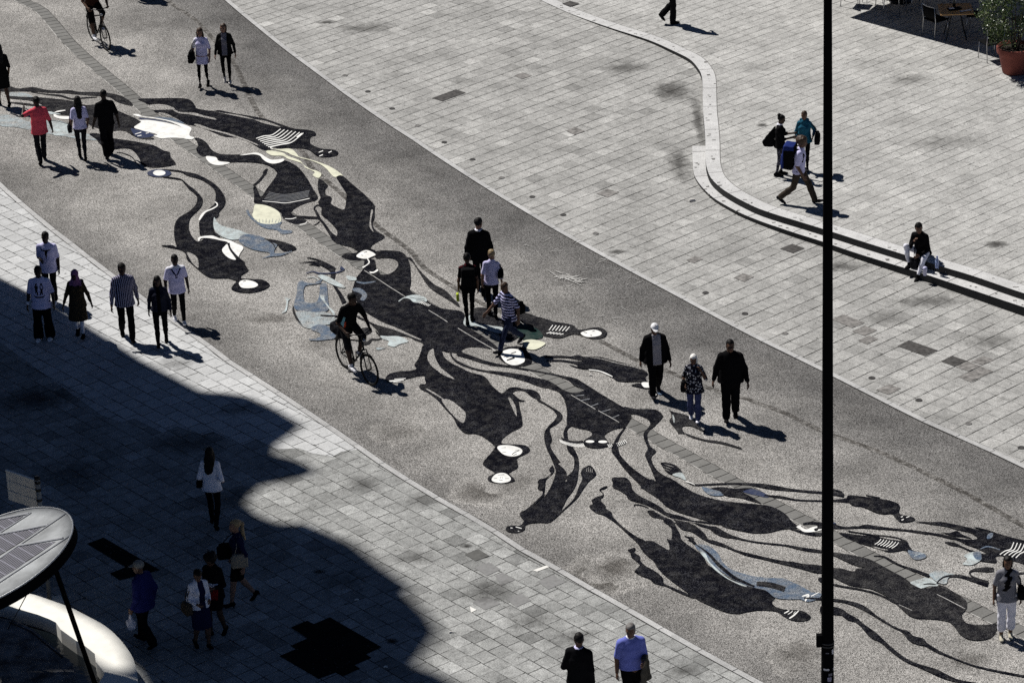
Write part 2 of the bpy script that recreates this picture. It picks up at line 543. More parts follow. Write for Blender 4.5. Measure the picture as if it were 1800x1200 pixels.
# dirt film along both edges of the road, thinning towards its middle
def film(line, width, sgn, k, z, name):
    t = NT(name)
    p_ = t.pos()
    ac, g_ = asphalt_col(t, p_)
    uv = t.n("ShaderNodeUVMap"); uv.uv_map = "across"
    v = t.xyz(uv.outputs[0])[0]
    v = t.math('ADD', v, t.math('MULTIPLY', t.math('SUBTRACT', t.noise(p_, 0.5, 4.0, 0.6), 0.5), 0.9))
    f = t.mapr(v, 0.15, 0.95, k, 0.0)
    mat = t.finish(t.mix(f, ac, tint(t, ac, (0.34, 0.345, 0.36))), 0.9, bump=g_, bstr=0.45, bdist=0.008, spec=0.03)
    m = MB(); n_ = 4
    rows = [off(line, sgn * width * j / n_) for j in range(n_ + 1)]
    uvs = []
    for i in range(len(line) - 1):
        for j in range(n_):
            q = [rows[j][i], rows[j][i + 1], rows[j + 1][i + 1], rows[j + 1][i]]
            u = [j / n_, j / n_, (j + 1) / n_, (j + 1) / n_]
            if sgn < 0: q.reverse(); u.reverse()
            m.add([Vector((*a.xy, z)) for a in q], [(3, 2, 1, 0)])
            uvs += [u[3], u[2], u[1], u[0]]
    o = m.obj(name, mat)
    l = o.data.uv_layers.new(name="across")
    for i, u in enumerate(uvs): l.data[i].uv = (u, 0)
    return tag(o, kind="structure")
film(ROAD_R, 3.6, 1, 0.80, 0.0010, "road_film")
film(ROAD_L, 1.5, -1, 0.45, 0.0012, "road_film")

# tar seam across the asphalt
t = NT("tar_seam")
pp = t.pos()
ac, _ = asphalt_col(t, pp)
k = t.mapr(t.noise(pp, 7.0, 4.0, 0.7), 0.30, 0.55, 0.1, 1.0)
M_TAR = t.finish(t.mix(k, ac, tint(t, ac, (0.20, 0.19, 0.18))), 0.9)
SEAM = smooth_line(gl("270,-40 300,5 330,25 350,42 385,80 412,112 430,150 445,182 461,207 500,238 536,272 546,293 600,340 660,395 720,440 745,470 790,500 850,535 930,565 1000,583 1058,601 1117,632 1170,651 1212,668 1262,688 1310,700 1333,709 1385,728 1443,757 1500,777 1560,800 1620,828 1700,868 1800,925 1900,985"), 3)
ribbon(SEAM, 0.13, 0.003, M_TAR, "tar_seam", kind="structure")

# ------------------------------------------------------------------ raised terrace with its curved steps
def step_line(pxs, dh):
    out = []
    for x, y in px_line(pxs):
        h = 0.1
        for _ in range(8):
            p = G(x, y, h); h = max(0.006, terr_h(p) - dh)
        out.append(G(x, y, h))
    return out
UP = step_line("880,-32 940,-4 975,12 1000,23.3 1038,37.5 1080,51.7 1140,70.8 1180,88.3 1211.7,104.2 1226.7,120 1233.3,133.3 1235,150 1235.3,175 1236.2,200 1238.3,221.7 1240,250 1240.3,278.3 1242.5,295 1250,313.3 1266.7,330 1286.7,343.3 1308.3,355 1333.3,366.7 1366.7,378.3 1400,388.3 1460.5,407 1520,426 1584,446 1657.5,469.2 1710,485 1800,515.7 1950,566 2200,650", 0.0)
LO = step_line("1216.7,256.7 1217.5,280 1219.2,303.3 1225,316.7 1236.7,331.7 1255,348.3 1280,363.3 1306.7,376.7 1341.7,390.5 1368,399.5 1404,411.5 1444,424 1500,443 1560,461.7 1612.5,477.5 1687.5,502.2 1800,539.7 1950,590 2200,676", 0.155)
UP = [p for p in catmull(UP, 4, closed=False)]
LO = [p for p in catmull(LO, 4, closed=False)]
NDIR = Vector((-TDIR.y, TDIR.x))
if NDIR.x < 0: NDIR = -NDIR
m = MB()
for a, b in zip(UP, UP[1:]):
    ha, hb = terr_h(a), terr_h(b)
    fa, fb = a.xy + NDIR * 70, b.xy + NDIR * 70
    m.add([(a.x, a.y, ha), (b.x, b.y, hb), (*fb, hb), (*fa, ha)], [(0, 1, 2, 3)])
tag(m.obj("terrace", M_TERR), kind="structure")
m = MB()
inn = off(UP, -0.33)
cum = 0.0
for i in range(len(UP) - 1):
    a, b, c, d = UP[i], UP[i + 1], inn[i + 1], inn[i]
    za, zb = terr_h(a) + 0.004, terr_h(b) + 0.004
    m.add([(a.x, a.y, za), (b.x, b.y, zb), (c.x, c.y, zb), (d.x, d.y, za)], [(0, 1, 2, 3)])
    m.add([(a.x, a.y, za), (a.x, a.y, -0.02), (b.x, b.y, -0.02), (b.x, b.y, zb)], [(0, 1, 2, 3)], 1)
tag(m.obj("terrace_step", M_STEP, mats=[M_STEP, M_RISER_SHADE]), kind="structure")
m = MB()
inn = off(LO, -0.55)
for i in range(len(LO) - 1):
    a, b, c, d = LO[i], LO[i + 1], inn[i + 1], inn[i]
    za, zb = max(0.006, terr_h(a) - 0.155), max(0.006, terr_h(b) - 0.155)
    m.add([(a.x, a.y, za), (b.x, b.y, zb), (c.x, c.y, zb), (d.x, d.y, za)], [(0, 1, 2, 3)])
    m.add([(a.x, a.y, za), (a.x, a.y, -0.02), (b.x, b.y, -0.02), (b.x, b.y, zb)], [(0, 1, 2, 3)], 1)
tag(m.obj("terrace_step", M_STEP, mats=[M_STEP, M_RISER_SHADE]), kind="structure")
# joints between the step stones and their dark inlaid studs
m = MB()
for ln, dh, wd in ((UP, 0.0, 0.33), (LO, 0.155, 0.30)):
    s = 0.6
    rnd = random.Random(3)
    acc = 0.0
    inner = off(ln, -wd)
    for i in range(len(ln) - 1):
        acc += (ln[i + 1] - ln[i]).length
        if acc > s:
            s += 1.45
            a, d = ln[i], inner[i]
            tt = (ln[i + 1] - ln[i]).xy.normalized() * 0.006
            z = max(0.006, terr_h(a) - dh) + 0.0065
            m.add([(a.x - tt.x, a.y - tt.y, z), (a.x + tt.x, a.y + tt.y, z), (d.x + tt.x, d.y + tt.y, z), (d.x - tt.x, d.y - tt.y, z)], [(0, 1, 2, 3)])
            for k in range(3):
                c = a.lerp(d, rnd.uniform(0.2, 0.6)) + (ln[i + 1] - ln[i]).normalized() * rnd.uniform(0.25, 1.2)
                zz = max(0.006, terr_h(c) - dh) + 0.0065
                w_ = rnd.uniform(0.02, 0.045)
                m.add([(c.x - w_, c.y - .018, zz), (c.x + w_, c.y - .018, zz), (c.x + w_, c.y + .018, zz), (c.x - w_, c.y + .018, zz)], [(0, 1, 2, 3)])
inner = off(UP, -0.336)
for a, b in zip(inner, inner[1:]):
    n_ = (b - a).xy.normalized(); n_ = Vector((n_.y, -n_.x)) * 0.006
    z = terr_h(a) + 0.0062; z2 = terr_h(b) + 0.0062
    m.add([(a.x - n_.x, a.y - n_.y, z), (b.x - n_.x, b.y - n_.y, z2), (b.x + n_.x, b.y + n_.y, z2), (a.x + n_.x, a.y + n_.y, z)], [(3, 2, 1, 0)])
tag(m.obj("step_joint", simple("step_joint", (0.12, 0.115, 0.11), 0.9)), kind="structure")

# ------------------------------------------------------------------ dark slabs, drains and stains set in the paving
DARK = simple("dark_slab", (0.055, 0.052, 0.050), 0.8, var=0.75, scale=11.0)
DARK2 = simple("worn_dark_slab", (0.19, 0.182, 0.175), 0.85, var=0.7, scale=9.0)
BLACK_INLAY = slabs("black_inlay", AZ_L, 0.36, 0.335, [(0.0, 0.007), (1.0, 0.011)], joint=0.006, stain=0.9, jdark=0.003)
def patch(name, pts, mat, z=0.012, terr=False):
    q = [(GT(x, y) if terr else G(x, y)) for x, y in px_line(pts)]
    m = MB(); m.sheet([p.xy for p in q], (lambda p: terr_h(p) + z - 0.004) if terr else z)
    return tag(m.obj(name, mat), kind="structure")
patch("dark_slab", "759.2,173.5 801.6,157.9 818.6,163.9 777.9,178.9", DARK)
patch("dark_slab", "1048,341.1 1067.9,332.6 1088.7,339.3 1067.5,347.8", DARK2)
patch("dark_slab", "1370.9,437.95 1392.8,429.3 1414.2,437.05 1393.7,445.7", DARK)
patch("dark_slab", "1577.4,608.8 1597.5,598.75 1648.4,616.4 1625.6,626.2", DARK)
patch("dark_slab", "1653.7,635.6 1673.8,626.2 1699.95,634.9 1677.2,644.3", DARK)
patch("dark_slab", "1680,645 1701,635.5 1724,644 1702,653", DARK2)
patch("dark_slab", "1707,636 1728,626.5 1748,633 1726,642", DARK2)
patch("dark_slab", "1685,663 1726,645 1746,653 1705,672", DARK2)
patch("dark_slab", "1462,562 1482,553 1520,568 1498,577", DARK2)
patch("dark_slab", "1498,583 1520,573 1542,581 1520,591", DARK2)
patch("dark_slab", "1508,599 1528,590 1544,596 1524,606", DARK2)
patch("dark_slab", "1540,686 1562,676 1584,683 1562,694", DARK2)
patch("dark_slab", "1290,489 1306,481 1326,487 1308,496", DARK2)
patch("dark_slab", "1206,458 1222,451 1236,456 1220,463", DARK2)
patch("dark_slab", "904,134 919,128 935,134 918,140", DARK2)
patch("dark_slab", "995,231 1010,224 1028,231 1010,238", DARK2)
patch("dark_slab", "988,8.5 1002,3.7 1019,8.5 1002,14", DARK, z=0.03)
patch("access_cover", "817,974.5 842,966 860,977 836,986", simple("cover_metal", (0.10, 0.10, 0.095), 0.7, metal=0.2, var=0.3))
patch("black_inlay", "153,956 182,945 281,1002 211,1020 193,1008 221,997", BLACK_INLAY)
patch("black_inlay", "511.5,1103 540,1091 551.5,1097 580,1085 671,1137.5 643,1150 653,1156 623,1169 633,1175 604,1188 590,1182 560,1193 491.5,1153 520,1141 511,1135 541,1122", BLACK_INLAY)
patch("pale_slab", "936.5,1002.5 963,993 968,996 944,1005", simple("pale_marble", (0.72, 0.71, 0.68), 0.6, var=0.08))
patch("pale_slab", "826,1066 828,1077 838,1072", simple("pale_marble_b", (0.72, 0.71, 0.68), 0.6, var=0.08))
GREY_SLAB = simple("grey_slab", (0.21, 0.21, 0.21), 0.85, var=0.2, scale=14)
for s_ in ("834,998 860,988 880,1001 856,1012", "870,1012 884,1006 905,1019 880,1030", "830,1059 857,1048 880,1061 853,1072", "890,1053 915,1043 934,1055 908,1067", "944,1022 972,1010 992,1024 964,1036"):
    patch("grey_slab", s_, GREY_SLAB, z=0.0095)
# round drains beside the road
M_DRAIN = simple("drain_iron", (0.045, 0.043, 0.042), 0.7, var=0.5, scale=20)
M_DRAIN2 = simple("drain_worn", (0.16, 0.155, 0.15), 0.7, var=0.5, scale=20)
for i, (x, y) in enumerate([(606.7, 133.3), (646.7, 161.7), (689.3, 191.7), (734.3, 221.7), (781, 250.7), (830.7, 281), (881.7, 313.3), (935.7, 346.7), (990, 378.3), (1047, 411), (1240.2, 515.2), (1309.4, 551.8), (1380, 586.6), (1532.6, 664.7), (1615.2, 703.6), (1702.2, 744.6), (1795, 787)]):
    c = G(x, y)
    m = MB(); m.lathe([(0.0, 0.010), (0.036, 0.010), (0.042, 0.017), (0.066, 0.017), (0.072, 0.005)], (c.x, c.y, 0), 20)
    d = m.obj("floor_drain", M_DRAIN if i % 3 else M_DRAIN2)
    lab = {0: "iron floor drain farthest along the row beside the road, at the top", 16: "iron floor drain in the plaza paving at the near end of the row"}.get(i, "small round iron drain in the row set beside the road kerb")
    tag(d, lab, "drain", "round drains along the kerb")
# dirt on the road: scuffs, tyre film, stains
t = NT("road_stain")
pp = t.pos()
ac, _ = asphalt_col(t, pp)
M_STAIN = None
def stain(cx_, cy_, rx, ry, k, seed, name="road_stain"):
    c = G(cx_, cy_)
    t = NT("stain")
    p_ = t.pos()
    ac, g_ = asphalt_col(t, p_)
    rnd = random.Random(seed)
    n_ = 22
    pts = []
    for i in range(n_):
        an = 2 * math.pi * i / n_
        r_ = rnd.uniform(0.75, 1.15)
        q = G(cx_ + math.cos(an) * rx * r_, cy_ + math.sin(an) * ry * r_)
        pts.append(q.xy)
    rad = (G(cx_ + rx, cy_) - c).length
    q = t.mapping(p_, loc=(-c.x, -c.y, 0))
    ss = t.xyz(q)
    ey = (G(cx_, cy_ - ry) - c).length
    d = t.math('SQRT', t.math('ADD', t.math('POWER', t.math('DIVIDE', ss[0], rad), 2.0), t.math('POWER', t.math('DIVIDE', ss[1], ey), 2.0)))
    d = t.math('ADD', d, t.math('MULTIPLY', t.math('SUBTRACT', t.noise(p_, 2.4, 4.0, 0.65), 0.5), 1.3))
    f = t.mapr(d, 0.2, 0.85, k, 0.0)
    mat = t.finish(t.mix(f, ac, tint(t, ac, (0.25, 0.24, 0.23))), 0.9, bump=g_, bstr=0.45, bdist=0.008, spec=0.03)
    m = MB(); m.sheet([tuple(v) for v in pts], 0.0015 + seed * 0.00005)
    tag(m.obj(name, mat), kind="structure")
for i, a_ in enumerate([(1060, 1010, 90, 40, 1.0), (850, 865, 70, 26, .8), (480, 560, 60, 14, .6), (1400, 1150, 60, 40, .6), (1080, 1000, 60, 30, .8), (120, 250, 70, 30, .4), (560, 600, 60, 25, .4), (700, 1010 - 250, 60, 24, .4), (900, 850, 60, 24, .5), (1700, 1160, 60, 24, .5)]):
    stain(*a_, seed=i + 1)

# litter on the paving
M_PAPER = simple("litter_paper", (0.75, 0.72, 0.68), 0.8, var=0.1)
for k, (x, y, lab) in enumerate([(1216, 354, "crumpled paper cup lying on the plaza near the curved steps"), (1038, 661, "white scrap of paper on the asphalt beside the long painted figure"), (627, 1055, "white scrap of paper on the shaded pavement"), (678, 1173, "small pale scrap of litter beside the black inlay"), (793, 1112, "torn white paper at the edge of the shadow")]):
    c = G(x, y)
    m = MB()
    m.tube([c + Vector((-0.06, -0.02, 0.035)), c + Vector((0.0, 0.0, 0.035)), c + Vector((0.07, 0.025, 0.03))] if k == 0 else [c + Vector((-0.035, -0.012, 0.02)), c + Vector((0.0, 0.012, 0.022)), c + Vector((0.035, 0.0, 0.018))],
           [0.028, 0.032, 0.036] if k == 0 else [0.012, 0.018, 0.013], 8, flat=0.8)
    tag(m.obj("litter", M_PAPER), lab, "litter")

# soft dirt on the slabs: see-through film with its own shape
def grime(x, y, rx, ry, a, seed, terr=False, col=(0.035, 0.033, 0.031)):
    c = GT(x, y) if terr else G(x, y)
    e_x = (G(x + rx, y) - G(x, y)).length; e_y = (G(x, y - ry) - G(x, y)).length
    t = NT("grime")
    p_ = t.pos()
    q = t.xyz(t.mapping(p_, loc=(-c.x, -c.y, 0)))
    d = t.math('SQRT', t.math('ADD', t.math('POWER', t.math('DIVIDE', q[0], e_x), 2.0), t.math('POWER', t.math('DIVIDE', q[1], e_y), 2.0)))
    d = t.math('ADD', d, t.math('MULTIPLY', t.math('SUBTRACT', t.noise(p_, 5.0, 5.0, 0.7), 0.5), 1.5))
    mat = t.finish(col, 0.9, spec=0.0, alpha=t.mapr(d, 0.1, 0.85, a, 0.0))
    rnd = random.Random(seed); n_ = 20
    pts = [(c.x + e_x * 1.25 * math.cos(i * 2 * math.pi / n_), c.y + e_y * 1.25 * math.sin(i * 2 * math.pi / n_)) for i in range(n_)]
    m = MB(); m.sheet(pts, (lambda p: terr_h(p) + 0.0075 + seed * 1e-5) if terr else 0.0135 + seed * 1e-5)
    tag(m.obj("grime_film", mat), kind="structure")
for i, a_ in enumerate([(1752, 430, 26, 9, .75, True), (1340, 220, 16, 5, .6, True), (1600, 140, 60, 14, .3, True), (1660, 250, 90, 20, .25, True), (1330, 120, 60, 14, .2, True), (640, 50, 70, 12, .35), (575, 40, 22, 5, .6), (1180, 160, 46, 26, .55), (1228, 215, 14, 60, .5), (1100, 120, 60, 12, .4), (1195, 290, 26, 40, .5), (1085, 443, 22, 5, .55), (1300, 350, 60, 22, .35), (1480, 470, 70, 12, .45), (1640, 530, 90, 16, .4), (1560, 560, 60, 20, .3), (1740, 600, 60, 22, .3), (820, 960, 16, 6, .8), (745, 880, 60, 20, .35), (640, 850, 50, 22, .35), (860, 1040, 70, 26, .4), (930, 1090, 60, 22, .35), (1010, 1120, 50, 20, .35), (690, 1127, 14, 7, .9), (562, 1005, 14, 5, .8), (730, 980, 50, 18, .25), (1200, 1180, 40, 16, .4), (310, 640, 60, 18, .25), (420, 720, 70, 16, .3), (120, 830, 90, 30, .35), (380, 880, 90, 26, .3), (60, 700, 120, 30, .5), (330, 780, 90, 24, .4), (600, 1020, 60, 26, .3)]):
    grime(*a_[:5], i + 1, len(a_) > 5)
# ================================================================== the painted road mural: long dark figures
def paint(name, c, cover, speck=0.0, speck_c=(0.3, 0.3, 0.3), rng=(0.50, 0.74)):
    t = NT(name)
    p = t.pos()
    ac, g = asphalt_col(t, p)
    w = t.noise(p, 5.0, 4.0, 0.65)
    k = t.mapr(w, 0.25, 0.75, 0.82, 1.12)
    col = t.mix(1.0, c, t.comb(k, k, k), 'MULTIPLY')
    f = t.math('MULTIPLY', t.mapr(w, 0.32, 0.68, cover - (0.10 if cover > 0.9 else 0.34), cover + (0.06 if cover > 0.9 else 0.26)), 1.0, clamp=True)
    col = t.mix(f, ac, col)
    if speck:
        s = t.mapr(g, rng[0], rng[1], 0.0, speck)
        big = t.mapr(t.noise(p, 1.3, 4.0, 0.65), 0.35, 0.65, 0.25, 1.0)
        col = t.mix(t.math('MULTIPLY', s, big), col, speck_c)
    return t.finish(col, 0.8, bump=g, bstr=0.4, bdist=0.006, spec=0.0)
PAINT = {
    'k': paint("black_paint", (0.0035, 0.0036, 0.0060), 1.0, 0.95, (0.17, 0.175, 0.205), (0.60, 0.78)),
    'g': paint("thin_black_paint", (0.0055, 0.0055, 0.008), 0.97, 0.9, (0.20, 0.20, 0.21), (0.58, 0.78)),
    'w': paint("white_paint", (0.80, 0.80, 0.78), 1.0),
    'c': paint("cream_paint", (0.66, 0.66, 0.53), 1.0),
    'p': paint("pale_blue_wash", (0.50, 0.58, 0.60), 0.62),
    'q': paint("faint_blue_wash", (0.33, 0.42, 0.47), 0.40),
    'b': paint("blue_paint", (0.050, 0.085, 0.145), 0.70, 0.6, (0.34, 0.42, 0.50)),
    'n': paint("navy_paint", (0.030, 0.040, 0.085), 0.96, 0.4, (0.16, 0.18, 0.25)),
    'h': paint("chalk", (0.55, 0.55, 0.54), 0.45),
    'a': M_ASPH,
}
PNAME = {'k': "painted_figure", 'g': "painted_figure", 'w': "white_painted_print", 'c': "cream_painted_shape", 'p': "pale_painted_wash", 'q': "pale_painted_wash",
         'b': "blue_painted_shape", 'n': "navy_painted_shape", 'h': "chalk_mark", 'a': "unpainted_gap"}
MURAL = tag(empty("street_mural", G(900, 650)), "long mural of flowing dark painted figures winding across the asphalt road", "mural")
mural_z = [0.010]
CROP = {'A': (200, 120), 'Z': (0, 130), 'B': (420, 160), 'C': (270, 280), 'E': (420, 300), 'F': (480, 430), 'G': (640, 420), 'H': (660, 570), 'I': (780, 660), 'J': (860, 580),
        'K': (1000, 680), 'L': (880, 760), 'M': (1020, 800), 'N': (1200, 780), 'O': (1080, 900), 'P': (1330, 900), 'Q': (1500, 1000), 'S': (1500, 870), 'X': (340, 400)}
def mpt(cr_, x, y):
    if cr_ == 'W': return (750 + x / 3.75, 360 + y / 3.75)
    if cr_ == 'V': return (900 + x / 5.973, 420 + y / 5.973)
    o = CROP[cr_]
    return (o[0] + x / 6.0, o[1] + y / 6.0)
def put(kind, polys, name=None):
    """one painted shape; all its pieces lie in one sheet a hair above the last"""
    m = MB()
    for poly in polys:
        mural_z[0] += 0.00003
        pts = [G(x, y) for x, y in poly]
        m.sheet([p.xy for p in pts], mural_z[0])
    c = MURAL.location
    m.v = [(v[0] - c.x, v[1] - c.y, v[2] - c.z) for v in m.v]
    return m.obj(name or PNAME[kind], PAINT[kind], MURAL)
def shape(kind, crop, s, n=4, name=None):
    pts = [mpt(crop, *[float(a) for a in q.split(",")]) for q in s.split()]
    pts = [(p.x, p.y) for p in catmull([Vector((x, y, 0)) for x, y in pts], n)]
    return put(kind, [pts], name)
def band(crop, pts, n=5):
    """outline of a brush stroke with its own width at each point"""
    k = (3.75 if crop == 'W' else 5.973 if crop == 'V' else 6.0)
    L = catmull([Vector((*mpt(crop, a, b), w / k)) for a, b, w in pts], n, closed=False)
    l, r = [], []
    for i, p in enumerate(L):
        a, b = L[max(0, i - 1)], L[min(len(L) - 1, i + 1)]
        d = (b - a).xy
        d = d.normalized() if d.length > 1e-6 else Vector((1, 0))
        # widths as seen: the ground is foreshortened upright, so measure along the picture's own normal
        nn = Vector((-d.y, d.x)) * max(0.3, p.z) * 0.5
        l.append((p.x + nn.x, p.y + nn.y)); r.append((p.x - nn.x, p.y - nn.y))
    return l + r[::-1]
def stroke(kind, crop, *lines, name=None):
    if name is None and len(lines) > 1:
        return [put(kind, [band(crop, l)], name) for l in lines]
    return put(kind, [band(crop, l) for l in lines], name)
def oval(kind, crop, cx_, cy_, rx, ry, name=None):
    return put(kind, [[mpt(crop, cx_ + rx * math.cos(a * math.pi / 14), cy_ + ry * math.sin(a * math.pi / 14)) for a in range(28)]], name)
def S(s):
    return [tuple(float(a) for a in q.split(",")) for q in s.split()]

# --- washes first, then figures, gaps and light shapes
shape('q', 'Z', "-10,440 150,450 330,515 560,490 740,540 745,600 940,640 1060,690 1000,702 850,690 600,650 400,620 200,570 -10,545")
shape('p', 'Z', "540,505 740,545 745,620 640,650 560,640")
shape('q', 'Z', "110,200 240,205 330,230 335,270 200,265 110,245")
shape('g', 'Z', "-10,150 60,140 110,136 200,158 350,144 480,170 620,180 720,174 850,194 1000,194 1120,203 1220,220 1300,245 1380,300 1400,340 1300,322 1220,292 1150,248 1020,237 900,228 780,218 650,208 500,202 350,192 220,188 110,190 -10,185")
stroke('g', 'Z', S("330,197,6 500,220,14 640,235,20 760,268,16 900,256,14 1020,250,8"))
shape('g', 'Z', "100,237 250,247 400,250 600,268 760,290 900,332 1000,330 1200,378 1330,430 1440,480 1490,530 1420,580 1500,640 1630,690 1500,690 1400,655 1330,612 1250,600 1150,612 1050,582 950,545 900,500 750,450 600,425 500,392 440,330 330,290 200,272 100,262")
stroke('g', 'Z', S("90,305,6 200,315,20 330,330,20 450,345,10 560,360,6"))
shape('w', 'Z', "565,430 580,425 600,440 640,450 700,452 760,450 780,455 780,475 700,482 640,478 590,465 570,450")
stroke('w', 'Z', S("575,410,4 620,398,14 690,388,8"))
shape('p', 'Z', "450,405 520,400 600,418 640,430 560,430 480,420")
stroke('g', 'Z', S("520,490,5 600,505,5 700,528,6 740,540,8"))
shape('k', 'A', "10,745 150,765 300,790 430,820 520,870 590,890 600,940 650,1000 640,1025 500,1050 380,1050 300,1020 270,960 230,900 180,860 100,850 -60,860 -150,800 -180,760 -260,700 -180,690 -80,720")
stroke('g', 'A', S("30,890,7 100,900,9 190,940,9 230,990,9 285,1050,7"))
shape('n', 'A', "180,640 240,650 330,670 430,710 365,732 280,738 220,712")
shape('k', 'A', "-700,1000 -690,1000 -690,1001 -700,1001")
# great upper body
shape('k', 'A', "270,325 450,322 600,318 760,325 820,350 860,400 880,430 1040,455 1100,446 1180,460 1300,485 1560,530 1750,590 1900,640 2000,650 2050,655 2110,670 2135,700 2120,720 2080,730 2070,780 2090,810 2180,850 2280,860 2340,870 2370,900 2340,930 2240,945 2150,935 2060,870 1960,850 1880,850 1760,850 1660,840 1650,870 1560,860 1440,790 1330,740 1200,730 1120,710 1000,660 880,615 780,600 740,580 640,520 560,500 480,480 420,455 480,440 560,440 480,395 400,395 330,370 270,345")
shape('a', 'A', "350,400 450,385 540,390 610,412 645,438 560,442 470,445 400,440")
shape('a', 'A', "620,440 680,478 800,492 900,512 1070,548 1060,530 950,505 850,475 700,466 650,445")
shape('a', 'A', "1060,462 1160,478 1300,497 1450,532 1560,578 1740,622 1735,610 1600,562 1450,540 1300,512 1150,480")
shape('a', 'A', "850,602 950,642 1150,690 1250,722 1400,772 1500,812 1515,806 1350,738 1200,688 1050,650 930,608 870,592")
shape('a', 'A', "470,472 560,484 625,522 545,508")
rib = []
for i in range(7):
    rib.append(S("%g,%g,8 %g,%g,9 %g,%g,9 %g,%g,8" % (182 + 21 * i, 505 + 15 * i, 262 + 29 * i, 480 + 15 * i, 350 + 34 * i, 468 + 13 * i, 440 + 40 * i, 405 + 7 * i)))
stroke('w', 'B', *rib, name="white_rib_stripe")
stroke('w', 'B', S("560,545,8 450,568,10 350,590,12 335,605,10 360,615,8"), S("610,490,12 665,455,20"))
stroke('w', 'B', S("842,652,8 888,634,9"), S("945,655,9 978,640,8"), S("848,692,8 886,676,9"), name="white_face_stripe")
shape('b', 'A', "430,520 600,528 700,560 745,592 640,572 500,542")
shape('w', 'A', "215,630 240,605 290,570 270,553 350,550 440,560 560,580 640,602 712,622 600,572 480,543 330,522 250,512 200,490 260,490 300,510 420,525 560,550 680,580 760,605 820,640 800,690 805,720 850,737 810,755 700,740 600,737 500,745 420,717 462,710 420,690 330,670 270,652")
shape('n', 'A', "270,528 380,538 520,560 640,592 560,577 420,555 300,546")
stroke('w', 'A', S("225,700,6 290,680,8"), S("250,720,7 292,712,8"), S("340,692,8 372,684,6"), name="white_stripe")
# the bell-shaped body
shape('k', 'E', "-470,-340 -410,-335 -340,-290 -300,-230 -250,-190 -170,-168 -20,-165 100,-170 200,-175 300,-100 400,-85 470,-110 600,-50 680,30 740,120 790,210 830,270 815,315 700,350 600,395 555,440 570,470 640,490 560,510 470,490 440,450 370,400 300,375 170,345 158,315 160,250 150,190 175,165 200,215 235,280 290,200 350,120 400,40 370,-10 300,-50 200,-75 0,-85 -130,-80 -220,-100 -330,-140 -400,-150 -440,-190 -450,-230 -430,-260 -450,-310")
stroke('k', 'E', S("150,165,20 215,110,24 262,50,24 272,30,38 280,10,34 300,-15,14"))
shape('k', 'E', "470,430 600,490 700,520 712,545 640,567 560,562 460,500")
shape('b', 'E', "75,430 100,420 120,470 180,530 250,545 350,530 450,540 430,590 460,630 555,635 550,662 450,672 400,632 280,612 190,562 110,490")
shape('c', 'E', "152,440 140,470 170,520 230,558 330,568 420,555 448,525 440,480 420,440 360,400 280,370 180,360 158,390")
stroke('b', 'E', *[S("%g,%g,7 %g,%g,3" % (190 + 32 * i, 555 + 8 * math.sin(i * 2.1), 180 + 36 * i, 515 + 9 * math.sin(i * 3.3))) for i in range(8)])
stroke('k', 'E', S("620,490,24 740,500,28 830,505,25 880,545,24 920,600,30 960,660,34 1010,720,60 1060,770,40"), S("805,430,16 795,400,16 810,378,14 840,368,14 862,385,12"), S("808,420,22 835,480,30 862,530,22"), S("850,540,12 820,565,9 788,580,4"))
shape('w', 'B', "10,682 100,666 170,655 230,668 280,700 340,730 420,725 470,720 475,738 430,760 360,771 300,757 250,722 220,687 150,672 60,681")
shape('w', 'A', "972,935 1050,938 1085,950 1112,985 1225,1000 1150,1025 1060,1022 1000,992")
fr = [S("%g,%g,4 490,%g,4 %g,%g,4" % (318 - 10 * i, 232 + 14 * i, 258 + 14 * i, 745 - 3 * i, 214 + 13 * i)) for i in range(6)]
PAINT['f'] = paint("faint_line", (0.20, 0.21, 0.23), 0.9); PNAME['f'] = "faint_rib_stripe"
stroke('f', 'E', *fr)
stroke('w', 'E', S("248,325,5 370,335,6 490,346,7 620,325,6 745,298,7"))
stroke('w', 'E', S("485,512,6 560,512,8 605,498,6"), S("640,575,8 700,562,8 715,540,5"))
# cream swooshes
shape('c', 'B', "288,650 310,632 400,642 470,660 520,692 600,720 652,745 690,790 760,830 830,850 870,880 840,922 780,895 800,862 760,840 700,812 668,770 600,745 520,722 460,690 350,685")
shape('c', 'B', "330,608 400,620 520,612 575,630 620,680 640,700 760,730 860,762 960,802 1040,850 1095,897 1050,902 1010,912 970,882 930,832 860,780 760,738 660,714 560,680 500,650 400,628")
shape('k', 'E', "1030,70 1090,58 1200,150 1330,260 1432,370 1432,400 1430,510 1410,560 1440,630 1530,690 1522,722 1420,780 1390,820 1400,852 1260,852 1180,812 1060,782 990,732 970,682 1030,692 1035,640 1000,590 930,520 870,470 870,400 835,340 860,290 840,230 830,160 850,88 930,150 937,170 910,210 920,260 970,280 977,310 970,350 1030,390 1110,412 1130,320 1132,250 1090,180 1040,100")
shape('a', 'E', "1397,420 1384,500 1380,600 1422,652 1400,600 1396,520 1414,430")
shape('k', 'E', "1080,910 1130,880 1240,870 1260,845 1390,830 1450,860 1440,902 1350,942 1200,952 1120,932")
